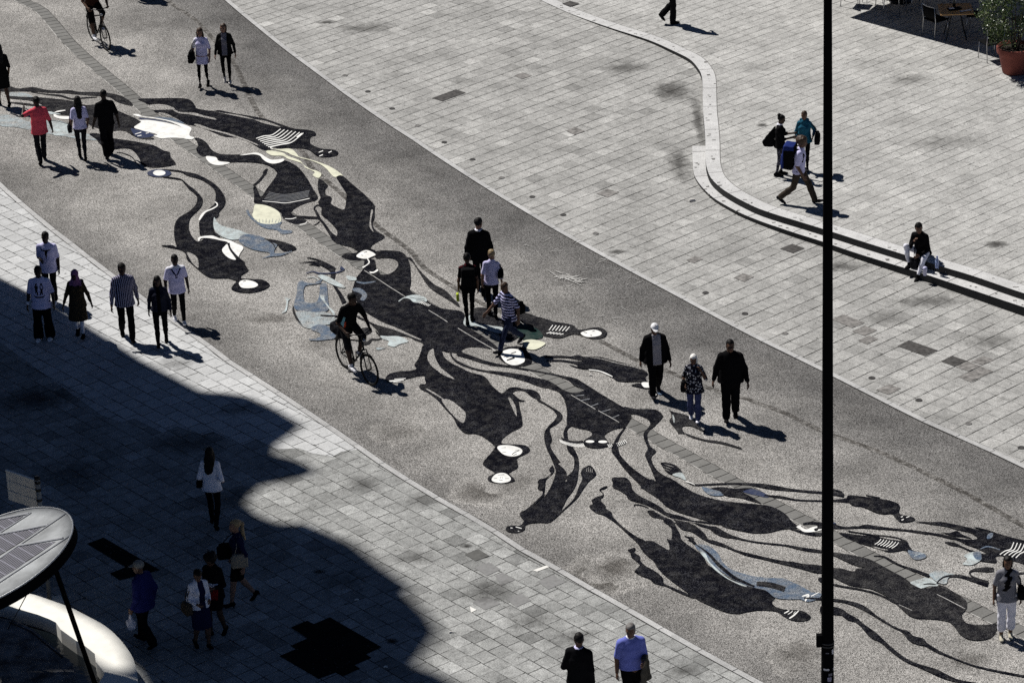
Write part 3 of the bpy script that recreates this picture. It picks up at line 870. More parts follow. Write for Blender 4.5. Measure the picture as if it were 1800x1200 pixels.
# main long body; over the gutter it also paints people's cast shadows
shape('k', 'H', "-110,-670 -20,-680 0,-640 10,-580 40,-550 60,-520 150,-530 210,-570 240,-620 220,-670 160,-690 80,-695 10,-690 -20,-750 70,-775 250,-765 320,-720 360,-640 370,-560 375,-440 365,-360 440,-300 530,-250 680,-170 880,-140 940,-100 930,-20 1000,50 1150,140 1290,250 1230,265 1100,245 980,245 900,280 870,310 810,300 760,300 705,285 640,280 590,260 540,240 510,225 480,190 370,130 220,60 70,-10 -80,-90 -150,-160 -200,-240 -250,-300 -240,-370 -220,-440 -200,-490 -130,-580")
shape('g', 'G', "370,130 440,188 500,208 560,300 650,400 750,490 850,540 950,640 1000,690 1000,722 930,672 830,612 720,542 660,482 600,392 540,292 500,242 440,202 390,160")
shape('w', 'E', "1238,905 1290,860 1340,843 1390,855 1442,890 1400,912 1350,932 1290,930")
stroke('k', 'E', S("1318,868,5 1352,860,8"), S("1290,895,4 1310,900,6"), name="painted_face_pattern")
stroke('w', 'E', S("1350,925,10 1372,960,12 1370,980,12 1340,1005,10 1305,1025,18"))
shape('w', 'F', "1018,290 1060,290 1100,263 1107,280 1070,302 1030,306")
stroke('b', 'F', S("880,395,14 960,410,18 1080,393,10"))
shape('b', 'F', "840,470 900,460 960,490 992,540 960,592 920,582 940,540 900,510 850,495")
shape('p', 'F', "1325,595 1400,552 1500,533 1600,560 1622,600 1560,620 1480,610 1440,577 1380,570 1335,602")
stroke('k', 'F', S("1440,560,5 1520,575,5 1600,580,5"), S("1510,590,5 1590,600,6 1650,640,5"))
stroke('w', 'F', *[S("%g,%g,6 %g,%g,6" % (1545 + 17 * i, 622 + 6 * i, 1575 + 17 * i, 602 + 7 * i)) for i in range(6)])
stroke('h', 'F', S("960,275,6 1080,350,6 1230,450,6 1390,550,6"), name="mortar_stripe")
stroke('h', 'G', S("680,755,6 780,815,6 880,880,6"), S("990,945,7 1180,1060,7 1390,1180,8"), name="mortar_stripe")
shape('g', 'F', "870,740 950,782 1060,820 1200,870 1350,922 1500,987 1582,1042 1500,1012 1400,972 1200,967 1130,962 1090,902 1000,822 900,782")
shape('g', 'F', "890,902 960,880 1030,880 1040,920 1000,950 940,965 900,950")
stroke('g', 'F', S("930,1050,30 1000,1040,34 1040,1005,22 1100,1005,14 1145,985,14 1110,950,16 1080,910,10"))
shape('a', 'F', "930,692 1010,742 1150,822 1300,882 1450,952 1560,1002 1530,1002 1380,942 1250,892 1100,852 1000,802 930,732")
shape('p', 'F', "1130,967 1200,970 1320,970 1400,1000 1422,1030 1340,1052 1280,1082 1210,1062 1222,1022 1160,1000")
shape('q', 'F', "1090,1095 1170,1085 1180,1098 1110,1115")
shape('p', 'F', "770,340 800,333 872,350 872,382 800,377")
# figure with crescents
shape('k', 'H', "640,275 700,290 720,340 780,400 900,460 1000,510 1120,540 1180,580 1230,650 1330,730 1400,680 1480,665 1560,685 1660,695 1720,730 1735,770 1715,795 1650,770 1570,710 1480,705 1440,740 1500,790 1520,880 1545,1000 1540,1080 1430,1140 1350,1200 1330,1230 1340,1260 1480,1270 1580,1280 1630,1320 1600,1360 1500,1410 1490,1430 1500,1510 1440,1550 1410,1580 1460,1630 1460,1660 1330,1682 1200,1660 1190,1610 1250,1580 1240,1555 1150,1500 1135,1460 1200,1380 1255,1310 1250,1280 1150,1200 1060,1160 940,1150 860,1070 820,990 720,880 650,800 560,730 480,690 460,660 480,635 530,630 520,590 500,545 330,580 200,615 130,610 105,575 150,525 250,500 350,495 430,475 410,430 450,370 480,290 500,230 560,240")
shape('a', 'H', "700,800 780,800 870,860 940,922 952,970 930,1040 880,1020 800,942 740,870")
shape('a', 'H', "610,262 560,300 550,370 590,440 650,490 720,540 832,582 760,520 690,460 640,380 620,320")
shape('a', 'H', "1400,772 1440,800 1480,880 1490,972 1460,922 1420,832")
stroke('a', 'H', S("530,680,8 600,720,16 680,770,12 720,800,6"))
stroke('w', 'H', S("145,604,14 220,598,14 300,588,8"), S("200,582,6 320,575,6"), S("190,615,6 270,608,5"))
stroke('k', 'H', S("870,300,70 930,330,45 1000,352,42 1150,402,34 1300,432,22 1450,452,14 1640,492,12 1800,522,10"))
stroke('k', 'H', S("805,280,14 795,320,16 830,375,22 900,420,24 1030,470,18 1180,502,18 1320,527,22 1450,550,34 1600,590,44 1730,632,56 1810,650,58"))
stroke('k', 'H', S("1390,735,10 1440,750,34 1490,790,30 1530,808,20 1575,812,6"))
stroke('k', 'I', S("1000,225,50 1000,262,30 1080,310,18 1165,365,25 1222,430,60 1185,490,48 1110,552,26 1092,610,62 1100,680,80 1098,740,46 1138,830,52 1200,930,66"))
shape('w', 'I', "565,762 600,740 700,740 800,767 830,800 800,840 720,857 640,840 590,802")
shape('w', 'I', "505,1097 540,1050 600,1030 660,1040 707,1085 690,1120 610,1137 530,1125")
stroke('k', 'I', S("608,768,3 655,762,6"), S("618,815,4 655,812,4"), S("570,1052,4 640,1048,5"), S("528,1092,4 562,1086,5"), S("648,1090,5 692,1090,4"), S("585,1110,4 622,1106,5"), S("601,1070,3 597,1090,4"), S("616,1070,3 619,1090,4"), S("720,840,6 740,820,8 795,795,6"), S("735,845,6 770,830,6"), S("752,795,3 800,790,5"), name="painted_face_pattern")
# figure with striped bracelets
shape('k', 'K', "-840,-168 -660,-150 -490,-125 -360,-95 -240,-70 -150,-25 -60,35 40,65 160,40 60,-10 0,-60 -80,-100 60,-85 120,-60 200,-10 310,60 460,150 580,220 640,235 655,300 650,350 590,425 480,450 400,490 375,520 400,560 425,605 400,635 300,652 200,640 150,605 170,560 235,520 240,490 200,460 100,440 30,420 -10,420 -25,380 -20,300 -30,200 -60,120 -110,60 -180,30 -280,0 -390,-40 -490,-80 -690,-130 -840,-155")
stroke('k', 'J', S("0,366,22 200,390,16 440,430,18 600,460,16 760,492,18 860,512,20 930,540,40"))
shape('k', 'K', "580,215 700,235 850,238 930,250 985,295 980,335 920,400 860,455 830,500 830,540 840,590 870,640 920,680 870,740 880,800 930,880 1010,940 1100,985 1000,1020 920,995 890,930 850,840 810,750 805,710 830,660 810,600 790,545 790,490 830,440 858,395 830,345 770,315 700,293 630,285")
shape('k', 'K', "640,280 657,330 600,430 540,520 510,600 500,650 540,720 640,830 740,910 830,970 905,992 840,1060 760,1072 750,1040 640,930 560,830 480,730 450,680 470,600 520,510 590,420 632,340")
stroke('k', 'K', S("5,410,34 -25,440,32 -45,500,28 -30,560,30 0,610,30"))
stroke('k', 'L', S("690,0,28 690,55,36 712,110,30 735,175,66 790,260,46 800,360,52 775,440,62 700,510,80"), S("640,60,14 690,95,30 780,112,34 870,105,30"), S("1130,130,30 1200,142,34 1300,112,24 1322,95,10"))
br = []
for i in range(17):
    u = i / 16
    x, y = 620 + 245 * u, 78 + 45 * math.sin(u * 2.0)
    br.append(S("%g,%g,7 %g,%g,7" % (x, y, x + 22, y + 38)))
for i in range(11):
    u = i / 10
    if 0.22 < u < 0.42: continue
    x, y = 1150 + 180 * u, 158 - 48 * u * u
    br.append(S("%g,%g,7 %g,%g,7" % (x, y + 4, x - 22, y - 30)))
stroke('w', 'L', *br, name="bracelet_stripe")
oval('w', 'L', 942, 100, 46, 14); oval('w', 'L', 1078, 103, 48, 14)
stroke('h', 'J', S("865,690,6 1010,775,6 1120,840,6"), S("1150,855,6 1270,920,6 1370,978,6"), name="mortar_stripe")
stroke('f', 'J', S("910,700,5 1000,690,8"), S("960,750,5 1060,730,8"), S("1070,810,5 1150,780,8"), S("1180,870,5 1280,840,8"), S("1300,930,5 1370,900,8"))
# lower right figures
shape('k', 'M', "520,110 620,190 710,250 785,275 880,275 980,265 1080,330 1230,410 1430,470 1680,505 1910,525 2030,550 2130,600 2190,650 2230,700 2300,750 2320,770 2260,775 2130,785 1980,820 1830,825 1680,800 1530,765 1460,730 1280,680 1080,620 1000,590 900,540 830,470 740,410 650,350 620,310 540,230 440,120 360,0 330,-40 350,-120 390,-110 420,0")
shape('k', 'L', "540,290 600,330 690,415 682,500 677,530 740,480 780,400 800,300 815,330 818,430 800,540 760,620 700,700 660,780 640,830 740,740 790,670 830,560 860,500 845,430 870,380 900,370 930,350 970,370 1005,430 990,470 930,520 870,600 820,680 750,750 640,850 520,950 400,955 300,965 260,985 250,1030 180,1060 90,1055 50,1025 90,990 200,985 240,950 240,930 200,860 290,800 420,680 440,650 440,620 390,600 400,560 390,530 410,500 480,480 530,440 510,400 545,355 565,395 545,440 480,500 470,560 460,640 450,680 340,780 400,740 480,660 540,550 580,430 570,370")
stroke('a', 'L', *[S("%g,%g,5 %g,%g,4" % (905 + 20 * i, 415 + 3 * i, 912 + 18 * i, 372 + 8 * abs(i - 1))) for i in range(4)])
stroke('w', 'L', S("160,1000,8 222,1016,7"), S("104,1010,7 126,1012,7"), S("182,1042,5 196,1048,5"), name="white_face_stripe")
shape('k', 'M', "330,260 345,240 380,235 400,240 480,240 530,290 555,370 640,440 760,500 860,560 900,600 960,620 1080,650 1180,690 1300,700 1450,725 1462,737 1300,717 1180,707 1080,692 1000,682 930,652 700,530 560,490 500,460 480,420 400,370 340,340 345,300")
shape('k', 'M', "270,328 286,338 255,358 215,372 246,410 238,445 215,462 228,500 262,530 272,568 330,605 345,650 440,750 590,860 690,915 650,1000 600,930 480,820 370,720 250,640 170,615 100,560 100,535 130,520 120,480 180,440 225,430 235,405 200,375 215,355")
shape('k', 'O', "320,310 400,310 480,350 560,400 580,390 575,340 550,285 600,290 605,200 580,150 520,110 510,80 450,65 390,50 360,20 350,-10 420,-10 480,30 560,70 620,100 650,160 690,230 700,280 750,330 850,400 930,460 980,550 1050,600 1200,690 1300,740 1400,780 1520,810 1600,830 1680,860 1695,900 1660,950 1700,1000 1800,1030 1900,1035 1980,1045 2040,1075 2070,1105 2040,1140 1950,1155 1860,1140 1780,1100 1730,1060 1630,1040 1500,1040 1400,1055 1300,1075 1180,1060 1050,1010 900,940 820,890 740,830 640,760 540,680 460,600 410,520 350,470 300,420 270,350")
stroke('k', 'M', S("570,540,14 575,525,10 640,530,10 720,560,8"))
shape('k', 'O', "140,405 200,380 222,390 210,430 270,470 270,510 330,570 400,610 460,650 512,700 517,750 600,790 740,850 830,888 830,910 700,862 540,787 480,772 410,750 370,710 290,680 220,640 215,620 265,570 250,540 180,480 165,430")
shape('b', 'O', "870,345 960,350 1040,390 1100,450 1140,530 1220,600 1350,650 1500,685 1700,700 1800,705 1850,730 1960,780 2030,820 2070,850 2040,900 1990,920 1900,922 1800,922 1690,902 1600,832 1480,802 1350,762 1220,690 1080,602 980,522 930,452 880,402 850,360")
stroke('k', 'O', S("820,325,10 890,365,12 1000,450,26 1100,560,36 1250,685,36 1380,750,30 1480,790,20"))
shape('p', 'O', "900,422 960,440 1000,520 1080,600 1200,702 1390,782 1350,782 1200,712 1060,612 980,522")
stroke('g', 'O', S("1500,760,50 1650,775,60 1800,820,60"))
shape('b', 'P', "470,920 530,860 560,850 670,860 682,882 640,922 560,947 510,942")
stroke('w', 'P', S("478,892,8 545,878,24 525,915,20 512,945,10"), S("655,850,6 575,890,10"))
stroke('w', 'P', S("290,1072,8 330,1050,12 345,1040,6"), S("330,1082,5 365,1060,8 380,1042,5"), S("345,1125,12 395,1090,16 445,1042,8"), S("390,1075,5 410,1050,5"))
shape('k', 'O', "728,250 780,262 832,270 835,300 865,332 820,320 770,300 790,290")
shape('k', 'O', "630,90 760,110 870,160 960,240 990,290 1080,310 1180,350 1280,400 1430,440 1640,490 1800,520 1900,530 2000,550 2180,570 2180,645 2100,640 1980,605 1800,560 1600,510 1400,465 1280,420 1150,370 1040,340 930,290 820,215 720,190 660,140")
shape('k', 'O', "850,115 1000,150 1080,160 1180,220 1280,260 1420,300 1600,325 1800,345 1980,375 2180,405 2180,432 2000,410 1800,362 1600,340 1400,310 1250,280 1160,270 1060,230 1000,180 900,150")
stroke('a', 'O', S("425,-5,8 520,48,10 600,78,10 640,115,14"), S("600,75,4 760,102,6 900,122,4"))
# limbs crossing the gutter
stroke('k', 'N', S("30,395,8 120,435,14 300,430,16 480,425,18 700,430,24 830,445,42 960,465,46 1150,490,25 1300,505,22 1460,518,24 1580,527,36 1700,548,40"))
shape('b', 'N', "200,460 290,478 400,498 432,545 330,552 250,522")
shape('k', 'N', "290,478 400,460 560,478 660,470 740,475 640,510 560,505 620,515 720,560 830,632 780,622 600,572 500,562 430,542 390,505")
shape('n', 'N', "640,505 740,480 850,520 910,555 880,570 760,545 660,520")
stroke('k', 'N', S("860,550,16 1050,568,24 1200,595,14 1460,605,14 1600,603,20 1750,600,50"))
shape('k', 'M', "850,83 950,90 1020,120 1067,170 1060,192 960,207 900,172 870,130")
stroke('a', 'M', S("870,120,3 960,150,5"), S("875,145,3 940,170,5"), S("890,100,3 985,130,5"))
shape('p', 'M', "970,210 1060,187 1100,230 1112,270 1050,242")
stroke('w', 'M', S("1110,280,10 1160,295,8 1210,318,5"))
stroke('k', 'N', S("1110,890,10 1250,932,26 1370,955,34 1480,958,28"))
stroke('k', 'N', S("1270,850,22 1360,840,30 1480,855,36"))
shape('w', 'N', "1200,880 1240,862 1252,880 1300,907 1370,882 1440,872 1480,875 1480,905 1400,930 1290,935 1230,902")
shape('k', 'N', "1385,908 1400,895 1432,893 1425,918 1400,925")
# right of the pole
stroke('k', 'P', S("640,165,40 800,155,46 920,167,22 1050,165,18 1150,153,34 1250,165,34 1400,180,22 1600,200,18 1800,232,18"))
stroke('n', 'P', S("800,120,20 835,122,10"))
shape('k', 'P', "870,222 1000,235 1100,248 1270,255 1400,262 1500,280 1580,305 1605,350 1650,410 1720,430 1660,470 1600,440 1560,405 1480,417 1390,424 1320,402 1220,372 1100,337 1000,302 930,270")
shape('b', 'P', "1600,405 1650,415 1730,430 1787,460 1772,490 1700,507 1645,492 1600,440")
stroke('p', 'P', S("1660,470,5 1720,445,7 1770,440,4"))
stroke('k', 'P', S("965,205,14 1100,225,12 1260,250,14 1400,262,16 1530,290,14"))
shape('a', 'P', "1290,264 1400,276 1500,294 1512,306 1380,288")
shape('a', 'P', "1230,368 1320,388 1390,405 1330,402 1240,378")
stroke('w', 'P', *[S("%g,%g,7 %g,%g,8 %g,%g,7" % (1245 + 30 * i, 345 + 7 * i, 1285 + 31 * i, 320 + 6 * i, 1312 + 31 * i, 288 + 6 * i)) for i in range(7)], name="white_rib_stripe")
shape('g', 'Q', "-340,-195 -220,-175 -120,-160 30,-135 180,-95 310,-25 430,40 540,100 640,170 740,200 800,205 880,175 960,185 1050,240 1130,290 1190,340 1200,400 1190,430 1150,470 1145,510 1190,570 1280,590 1400,592 1510,585 1505,650 1470,710 1400,745 1300,757 1200,740 1120,690 1070,620 1020,570 940,545 800,530 670,525 580,490 500,420 420,350 330,280 200,220 100,200 -20,180 -120,140 -220,90 -340,45 -340,-30 -220,-10 -120,0 0,30 40,0 130,-10 30,-30 -90,-80 -220,-140 -340,-170", name="painted_figure")
stroke('k', 'Q', S("-220,165,20 -100,190,18 50,215,18 200,250,16 330,300,16 430,355,16 600,432,8"))
stroke('h', 'Q', S("480,380,4 560,415,5 620,442,4"), S("650,180,5 720,210,6"), S("880,270,5 1010,335,6 1180,425,6"), name="mortar_stripe")
stroke('k', 'Q', S("215,-132,10 320,-125,20 400,-80,25 500,-30,22 650,20,30 800,78,34"))
shape('p', 'Q', "598,145 700,112 780,98 870,140 892,182 800,187 720,207 655,182")
shape('q', 'Q', "800,60 850,30 920,20 1000,50 1060,60 1000,100 980,160 900,150 840,110")
stroke('k', 'Q', S("880,165,14 900,130,16 960,90,20 1050,75,24 1150,85,30 1280,125,40 1420,165,55"), S("740,168,10 800,162,16 870,168,10"))
stroke('g', 'S', S("1420,925,30 1290,882,18 1232,842,16 1232,812,16 1290,792,30 1400,790,50 1480,790,40"), S("1680,832,20 1800,825,14"), S("1740,1000,14 1800,1000,10"))
shape('k', 'S', "-60,10 20,10 100,20 250,40 380,60 470,95 490,130 480,180 510,215 580,225 640,245 640,270 560,292 490,287 440,242 400,202 330,207 240,192 150,152 80,127 0,118 -60,70")
stroke('k', 'S', S("-330,-60,24 -220,-52,20 -120,-30,10"), S("130,5,10 280,35,10"))
stroke('w', 'S', S("502,238,8 522,230,8"), S("558,242,8 592,230,8"), S("508,270,10 532,260,8"), name="white_face_stripe")
shape('k', 'S', "640,283 800,290 920,288 1050,310 1180,338 1280,362 1400,388 1560,440 1700,475 1830,505 1830,720 1700,700 1640,692 1560,642 1500,652 1400,692 1340,692 1300,642 1400,622 1330,582 1290,562 1200,532 1100,482 1000,462 880,432 700,402 500,377 300,362 0,347 0,332 200,343 500,363 700,383 900,413 1000,433 1150,468 1280,473 1302,450 1230,402 1100,372 980,337 850,317")
shape('k', 'S', "930,398 1010,405 1090,383 1140,415 1200,440 1250,465 1160,447 1080,442 1020,427")
shape('k', 'S', "958,498 1060,505 1130,535 1200,570 1290,600 1350,620 1440,640 1500,665 1500,717 1380,707 1330,692 1280,622 1200,587 1120,552 1020,532")
stroke('w', 'S', *[S("%g,%g,9 %g,%g,9 %g,%g,10 %g,%g,9" % (1545 + 42 * i, 632 + 9 * i, 1600 + 40 * i, 595 + 7 * i, 1660 + 36 * i, 574 + 6 * i, 1692 + 38 * i, 503 + 6 * i)) for i in range(5)], name="white_rib_stripe")
shape('p', 'S', "1168,640 1280,603 1342,640 1342,692 1250,742 1150,732 1202,682")
shape('b', 'S', "1260,615 1340,605 1345,690 1290,680")
shape('b', 'S', "1420,420 1472,400 1462,452 1410,467")
stroke('b', 'S', S("1340,575,10 1400,550,14 1460,555,12 1545,582,8"))
stroke('k', 'S', S("1280,345,10 1400,375,14 1560,430,16 1830,500,16"))
stroke('k', 'Q', S("-520,310,14 -210,330,26 -70,352,30 60,392,45 150,440,40 250,510,22 400,602,18 500,650,22 560,682,60 620,740,70 720,772,76 770,802,40 870,862,35 930,892,25 1100,962,14 1300,1032,18 1600,1097,20 1830,1140,22"))
shape('k', 'Q', "-340,400 -220,400 -120,425 -60,470 30,520 80,580 120,605 60,590 20,562 -60,542 -110,505 -130,490 -220,485 -340,480")
stroke('k', 'Q', S("30,540,50 90,595,40 200,692,76 300,762,45 400,852,40 550,962,35 700,1027,35 850,1082,60 960,1132,55 1100,1182,30 1300,1215,22"))
shape('k', 'P', "645,710 670,695 700,700 700,745 660,735")
# middle right figures
shape('k', 'J', "600,280 760,276 860,284 940,268 1000,288 1150,290 1300,325 1430,360 1560,400 1650,440 1672,470 1645,500 1655,552 1550,550 1430,552 1350,542 1300,512 1230,472 1150,432 1050,422 960,412 900,362 760,337 640,337 600,322 760,320 880,335 1000,337 900,312 800,297 600,297")
stroke('a', 'J', S("1060,293,4 1200,315,8 1330,350,8 1500,388,8 1600,420,4"))
stroke('w', 'J', S("1050,425,8 1150,437,10 1230,465,12 1300,498,8"))
stroke('k', 'J', S("840,372,5 900,392,10 980,412,10"))
shape('k', 'J', "1495,590 1560,570 1610,568 1640,560 1700,570 1745,612 1690,625 1630,622 1560,607")
shape('w', 'J', "1605,566 1650,556 1700,571 1738,610 1690,614 1632,610")
shape('k', 'J', "1675,650 1715,635 1765,655 1770,700 1720,712 1690,690")
shape('w', 'J', "1710,662 1740,655 1765,690 1725,695")
shape('b', 'J', "1770,640 1810,635 1850,660 1820,690 1780,680")
shape('g', 'W', "600,742 640,715 700,730 760,755 830,775 900,790 960,795 1000,825 1040,825 1100,812 1150,815 1188,842 1170,877 1100,887 1020,862 960,857 880,882 820,877 760,862 680,802 620,770")
shape('w', 'W', "1015,850 1050,835 1110,828 1152,845 1140,866 1080,876 1040,870")
stroke('k', 'W', S("1035,843,4 1058,850,4"), S("1092,838,4 1108,834,4"), S("1080,864,5 1090,866,5"), name="painted_face_pattern")
stroke('w', 'W', *[S("%g,%g,5 %g,%g,5 %g,%g,5" % (806 + 22 * i, 832 + i, 820 + 22 * i, 812 + 2 * i, 832 + 22 * i, 797 + 2 * i)) for i in range(6)], *[S("%g,%g,4 %g,%g,5" % (790 + 22 * i, 852 + 2 * i, 822 + 20 * i, 842 + 3 * i)) for i in range(5)], name="white_rib_stripe")
stroke('k', 'W', S("740,745,4 800,765,8 850,780,8 940,792,5"))
shape('g', 'W', "300,690 420,690 480,760 600,742 640,790 700,820 640,850 560,900 500,880 440,830 330,800 280,770")
shape('p', 'W', "243,775 262,735 300,740 330,782 420,800 505,815 490,852 400,832 330,803 280,807 250,797")
PAINT['d'] = paint("dark_green_paint", (0.016, 0.035, 0.032), 0.97); PNAME['d'] = "dark_green_painted_shape"
shape('d', 'W', "590,795 680,802 750,840 757,882 640,892 590,860")
shape('c', 'W', "635,905 690,892 760,905 782,922 720,957 660,952")
shape('k', 'W', "468,1000 520,945 640,945 695,1040 620,1068 540,1057")
shape('w', 'W', "488,985 540,955 620,962 642,1000 642,1040 580,1062 520,1042")
stroke('k', 'W', S("528,1030,8 580,1012,12"), S("555,985,5 590,975,7"), name="painted_face_pattern")
shape('g', 'K', "1000,230 1060,258 1082,320 1060,370 1130,460 1160,502 1220,492 1300,520 1440,560 1600,580 1800,640 1800,657 1600,602 1440,577 1250,517 1190,440 1220,415 1300,423 1400,468 1480,500 1400,448 1330,378 1250,308 1100,268")
stroke('p', 'K', S("1095,300,5 1105,340,18 1110,385,6"))
# left middle figures
oval('n', 'C', 60, 155, 128, 40); oval('w', 'C', 60, 152, 66, 29)
shape('k', 'C', "110,112 260,123 330,138 450,163 570,220 670,290 740,380 757,450 737,510 692,560 682,605 645,640 630,710 650,775 700,820 640,825 500,820 485,740 480,680 510,600 560,550 640,480 650,440 655,390 640,330 580,270 480,215 350,177 280,142 110,122")
shape('k', 'C', "110,188 250,203 310,228 370,280 430,325 495,390 517,440 497,510 440,570 385,630 370,700 380,770 430,850 480,875 560,830 640,820 760,870 790,920 850,1000 950,1100 997,1170 987,1190 925,1230 920,1255 890,1290 850,1280 770,1260 620,1260 530,1220 470,1170 400,1110 350,1060 340,1010 300,970 230,950 100,925 90,912 200,915 240,930 225,870 215,780 225,690 270,620 370,560 440,490 460,430 440,380 370,320 320,260 280,225 110,200")
shape('a', 'C', "350,990 420,1010 467,1060 472,1152 420,1112 390,1070")
shape('p', 'C', "638,622 655,640 690,690 760,720 900,755 1000,795 1102,815 1000,812 900,852 800,852 700,812 650,762 630,700")
shape('b', 'C', "900,852 950,800 1080,808 1200,850 1290,890 1302,920 1272,970 1290,1000 1400,990 1460,975 1350,1022 1230,1035 1130,1057 1222,1020 1212,990 1100,972 1000,942 920,892")
shape('k', 'C', "1160,845 1280,858 1400,888 1480,920 1505,950 1460,972 1370,972 1320,932 1290,900")
stroke('b', 'C', *[S("%g,%g,5 %g,%g,3" % (1330 + 17 * i, 1008 - 6 * i, 1340 + 17 * i, 1030 - 6 * i)) for i in range(8)])
shape('w', 'C', "468,852 490,825 600,812 650,822 700,843 790,858 860,890 947,935 912,1000 890,1042 850,1000 800,932 780,882 700,862 640,848 560,837 500,842 480,872")
stroke('k', 'C', S("792,890,24 800,950,34 860,1030,40 950,1110,40"))
shape('w', 'C', "723,960 750,925 778,903 800,962 850,1032 866,1067 800,1052 740,1002")
stroke('w', 'C', S("645,455,6 670,475,12 668,500,12 620,530,12 550,560,16 510,600,24 480,650,16"))
stroke('g', 'C', S("1200,858,14 1260,900,12 1290,960,8"))
shape('k', 'X', "400,642 450,580 480,545 600,550 720,555 790,590 802,620 740,662 620,692 500,690 420,670")
shape('w', 'X', "480,600 500,570 560,560 640,578 682,610 650,637 580,647 510,640")
stroke('k', 'X', S("520,578,5 552,570,9"), S("495,608,3 520,606,4"), name="painted_face_pattern")
# thin blue dancer by the cyclist
shape('q', 'X', "1080,900 1200,880 1400,900 1500,960 1520,1010 1350,1042 1230,1072 1140,1042 1090,980")
shape('b', 'X', "1100,600 1140,568 1200,588 1290,595 1330,580 1342,595 1200,617 1170,640 1160,700 1170,780 1210,802 1300,790 1330,700 1340,612 1400,595 1412,650 1422,780 1432,850 1400,890 1300,900 1200,890 1100,880 1070,860 1060,820 1090,700")
shape('b', 'X', "1240,1082 1270,1045 1350,1030 1440,1060 1500,1120 1480,1180 1350,1190 1220,1197 1330,1160 1332,1120")
stroke('g', 'X', S("1050,830,6 1060,900,24 1100,980,22 1150,1040,6"))
stroke('b', 'X', S("1340,500,10 1350,560,16 1290,590,14"), S("1220,1180,8 1300,1195,10 1400,1185,10"))
stroke('p', 'X', S("990,745,14 990,800,18 975,880,18 945,910,24 1020,960,24 1100,1030,26 1190,1082,18"), S("965,742,10 990,775,12 1022,752,10"), S("1360,720,46 1362,745,40 1385,790,14 1430,850,16 1480,912,24 1472,970,14"), S("1200,535,8 1270,532,8 1320,560,8"))
stroke('k', 'X', S("1195,322,8 1300,345,14 1400,390,24 1490,450,44"), S("1118,380,6 1250,370,14 1380,402,44 1470,470,48 1465,560,42 1500,640,32 1550,720,42 1590,800,52"), S("1215,400,6 1260,395,14 1330,410,14"), S("1340,935,16 1420,940,20 1520,940,14"))
stroke('n', 'X', S("1190,490,8 1260,470,10 1330,490,12 1480,485,10 1540,470,14 1590,448,10 1548,430,34"))
shape('p', 'X', "1310,520 1350,503 1430,530 1520,580 1602,635 1560,642 1450,602 1370,562")
# chalk scribbles
rnd = random.Random(11)
ch = []
for i in range(34):
    a_, r_ = rnd.uniform(0, 6.28), rnd.uniform(0, 1) ** .7
    x, y = 580 + 170 * r_ * math.cos(a_) + 60 * r_ * math.sin(a_), 410 + 62 * r_ * math.sin(a_) + 30 * r_ * math.cos(a_)
    an = rnd.choice([0.3, 0.45, -0.2]) + rnd.uniform(-.15, .15); L = rnd.uniform(50, 130)
    ch.append(S('%g,%g,3 %g,%g,8 %g,%g,3' % (x - L * .5 * math.cos(an), y - L * .5 * math.sin(an), x, y + rnd.uniform(-5, 5), x + L * .5 * math.cos(an), y + L * .5 * math.sin(an))))
stroke('h', 'V', *ch, name='chalk_stripe')
ch = []
for i in range(46):
    x, y = rnd.uniform(0, 1314), rnd.uniform(20, 890)
    if y < 0.5 * (x - 600): continue
    an = rnd.choice([0.6, 0.75, -0.3, 0.0, -0.45]) + rnd.uniform(-0.2, 0.2)
    L = rnd.uniform(20, 120)
    ch.append(S("%g,%g,2.2 %g,%g,3.5 %g,%g,2.2" % (x, y, x + L * .5 * math.cos(an), y + L * .5 * math.sin(an) + rnd.uniform(-6, 6), x + L * math.cos(an), y + L * math.sin(an))))
stroke('h', 'V', *ch, name="chalk_stripe")
# ================================================================== the building that shades the pavement (it stands outside the picture)
A_W = Vector((math.cos(SUN_AZ - math.pi / 2), math.sin(SUN_AZ - math.pi / 2)))      # along its front
S_W = Vector((math.cos(SUN_AZ), math.sin(SUN_AZ)))                                  # towards the sun
W0 = G(0, 489).xy + S_W * 13.0
def wall_pt(x, y):
    g = G(x, y).xy - W0
    return (g.dot(A_W), g.dot(-S_W) * math.tan(SUN_EL))
SIL = px_line("-40,470 0,489 103,541 250,634 357,690 402,693 440,699 491,722 533,748 518,762 488,782 484,800 520,808 552,822 556,831 540,838 500,846 464,853 446,868 434,886 458,907 495,921 543,921 587,940 624,957 668,992 728,1034 716,1044 757,1083 774,1112 756,1139 734,1170 777,1184 805,1202 900,1290 700,1420 620,1500 300,1620 -200,1800")
sil = [wall_pt(x, y) for x, y in SIL]
poly = [(sil[0][0] + 0.3, -1.0)] + sil + [(sil[-1][0], -1.0)]
def wall3(l, h, d): 
    q = W0 + A_W * l + S_W * d
    return (q.x, q.y, h)
def wall_solid(poly, d0, d1, m=None):
    m = m or MB()
    n = len(poly)
    tri = tessellate_polygon([[Vector((p[0], p[1], 0)) for p in poly]])
    vs = [wall3(p[0], p[1], d0) for p in poly] + [wall3(p[0], p[1], d1) for p in poly]
    fs = [tuple(t) for t in tri] + [tuple(i + n for i in reversed(t)) for t in tri]
    for i in range(n):
        j = (i + 1) % n
        fs.append((i, j, j + n, i + n))
    m.add(vs, fs)
    return m
B_ROOT = tag(empty("office_building", (*W0, 0)), "tall dark office block outside the picture that shades the pavement", "building")
M_WALL = simple("facade_stone", (0.10, 0.095, 0.09), 0.85, var=0.2, scale=2.0)
M_GLASSD = simple("facade_glass", (0.012, 0.014, 0.017), 0.25, spec=0.5)
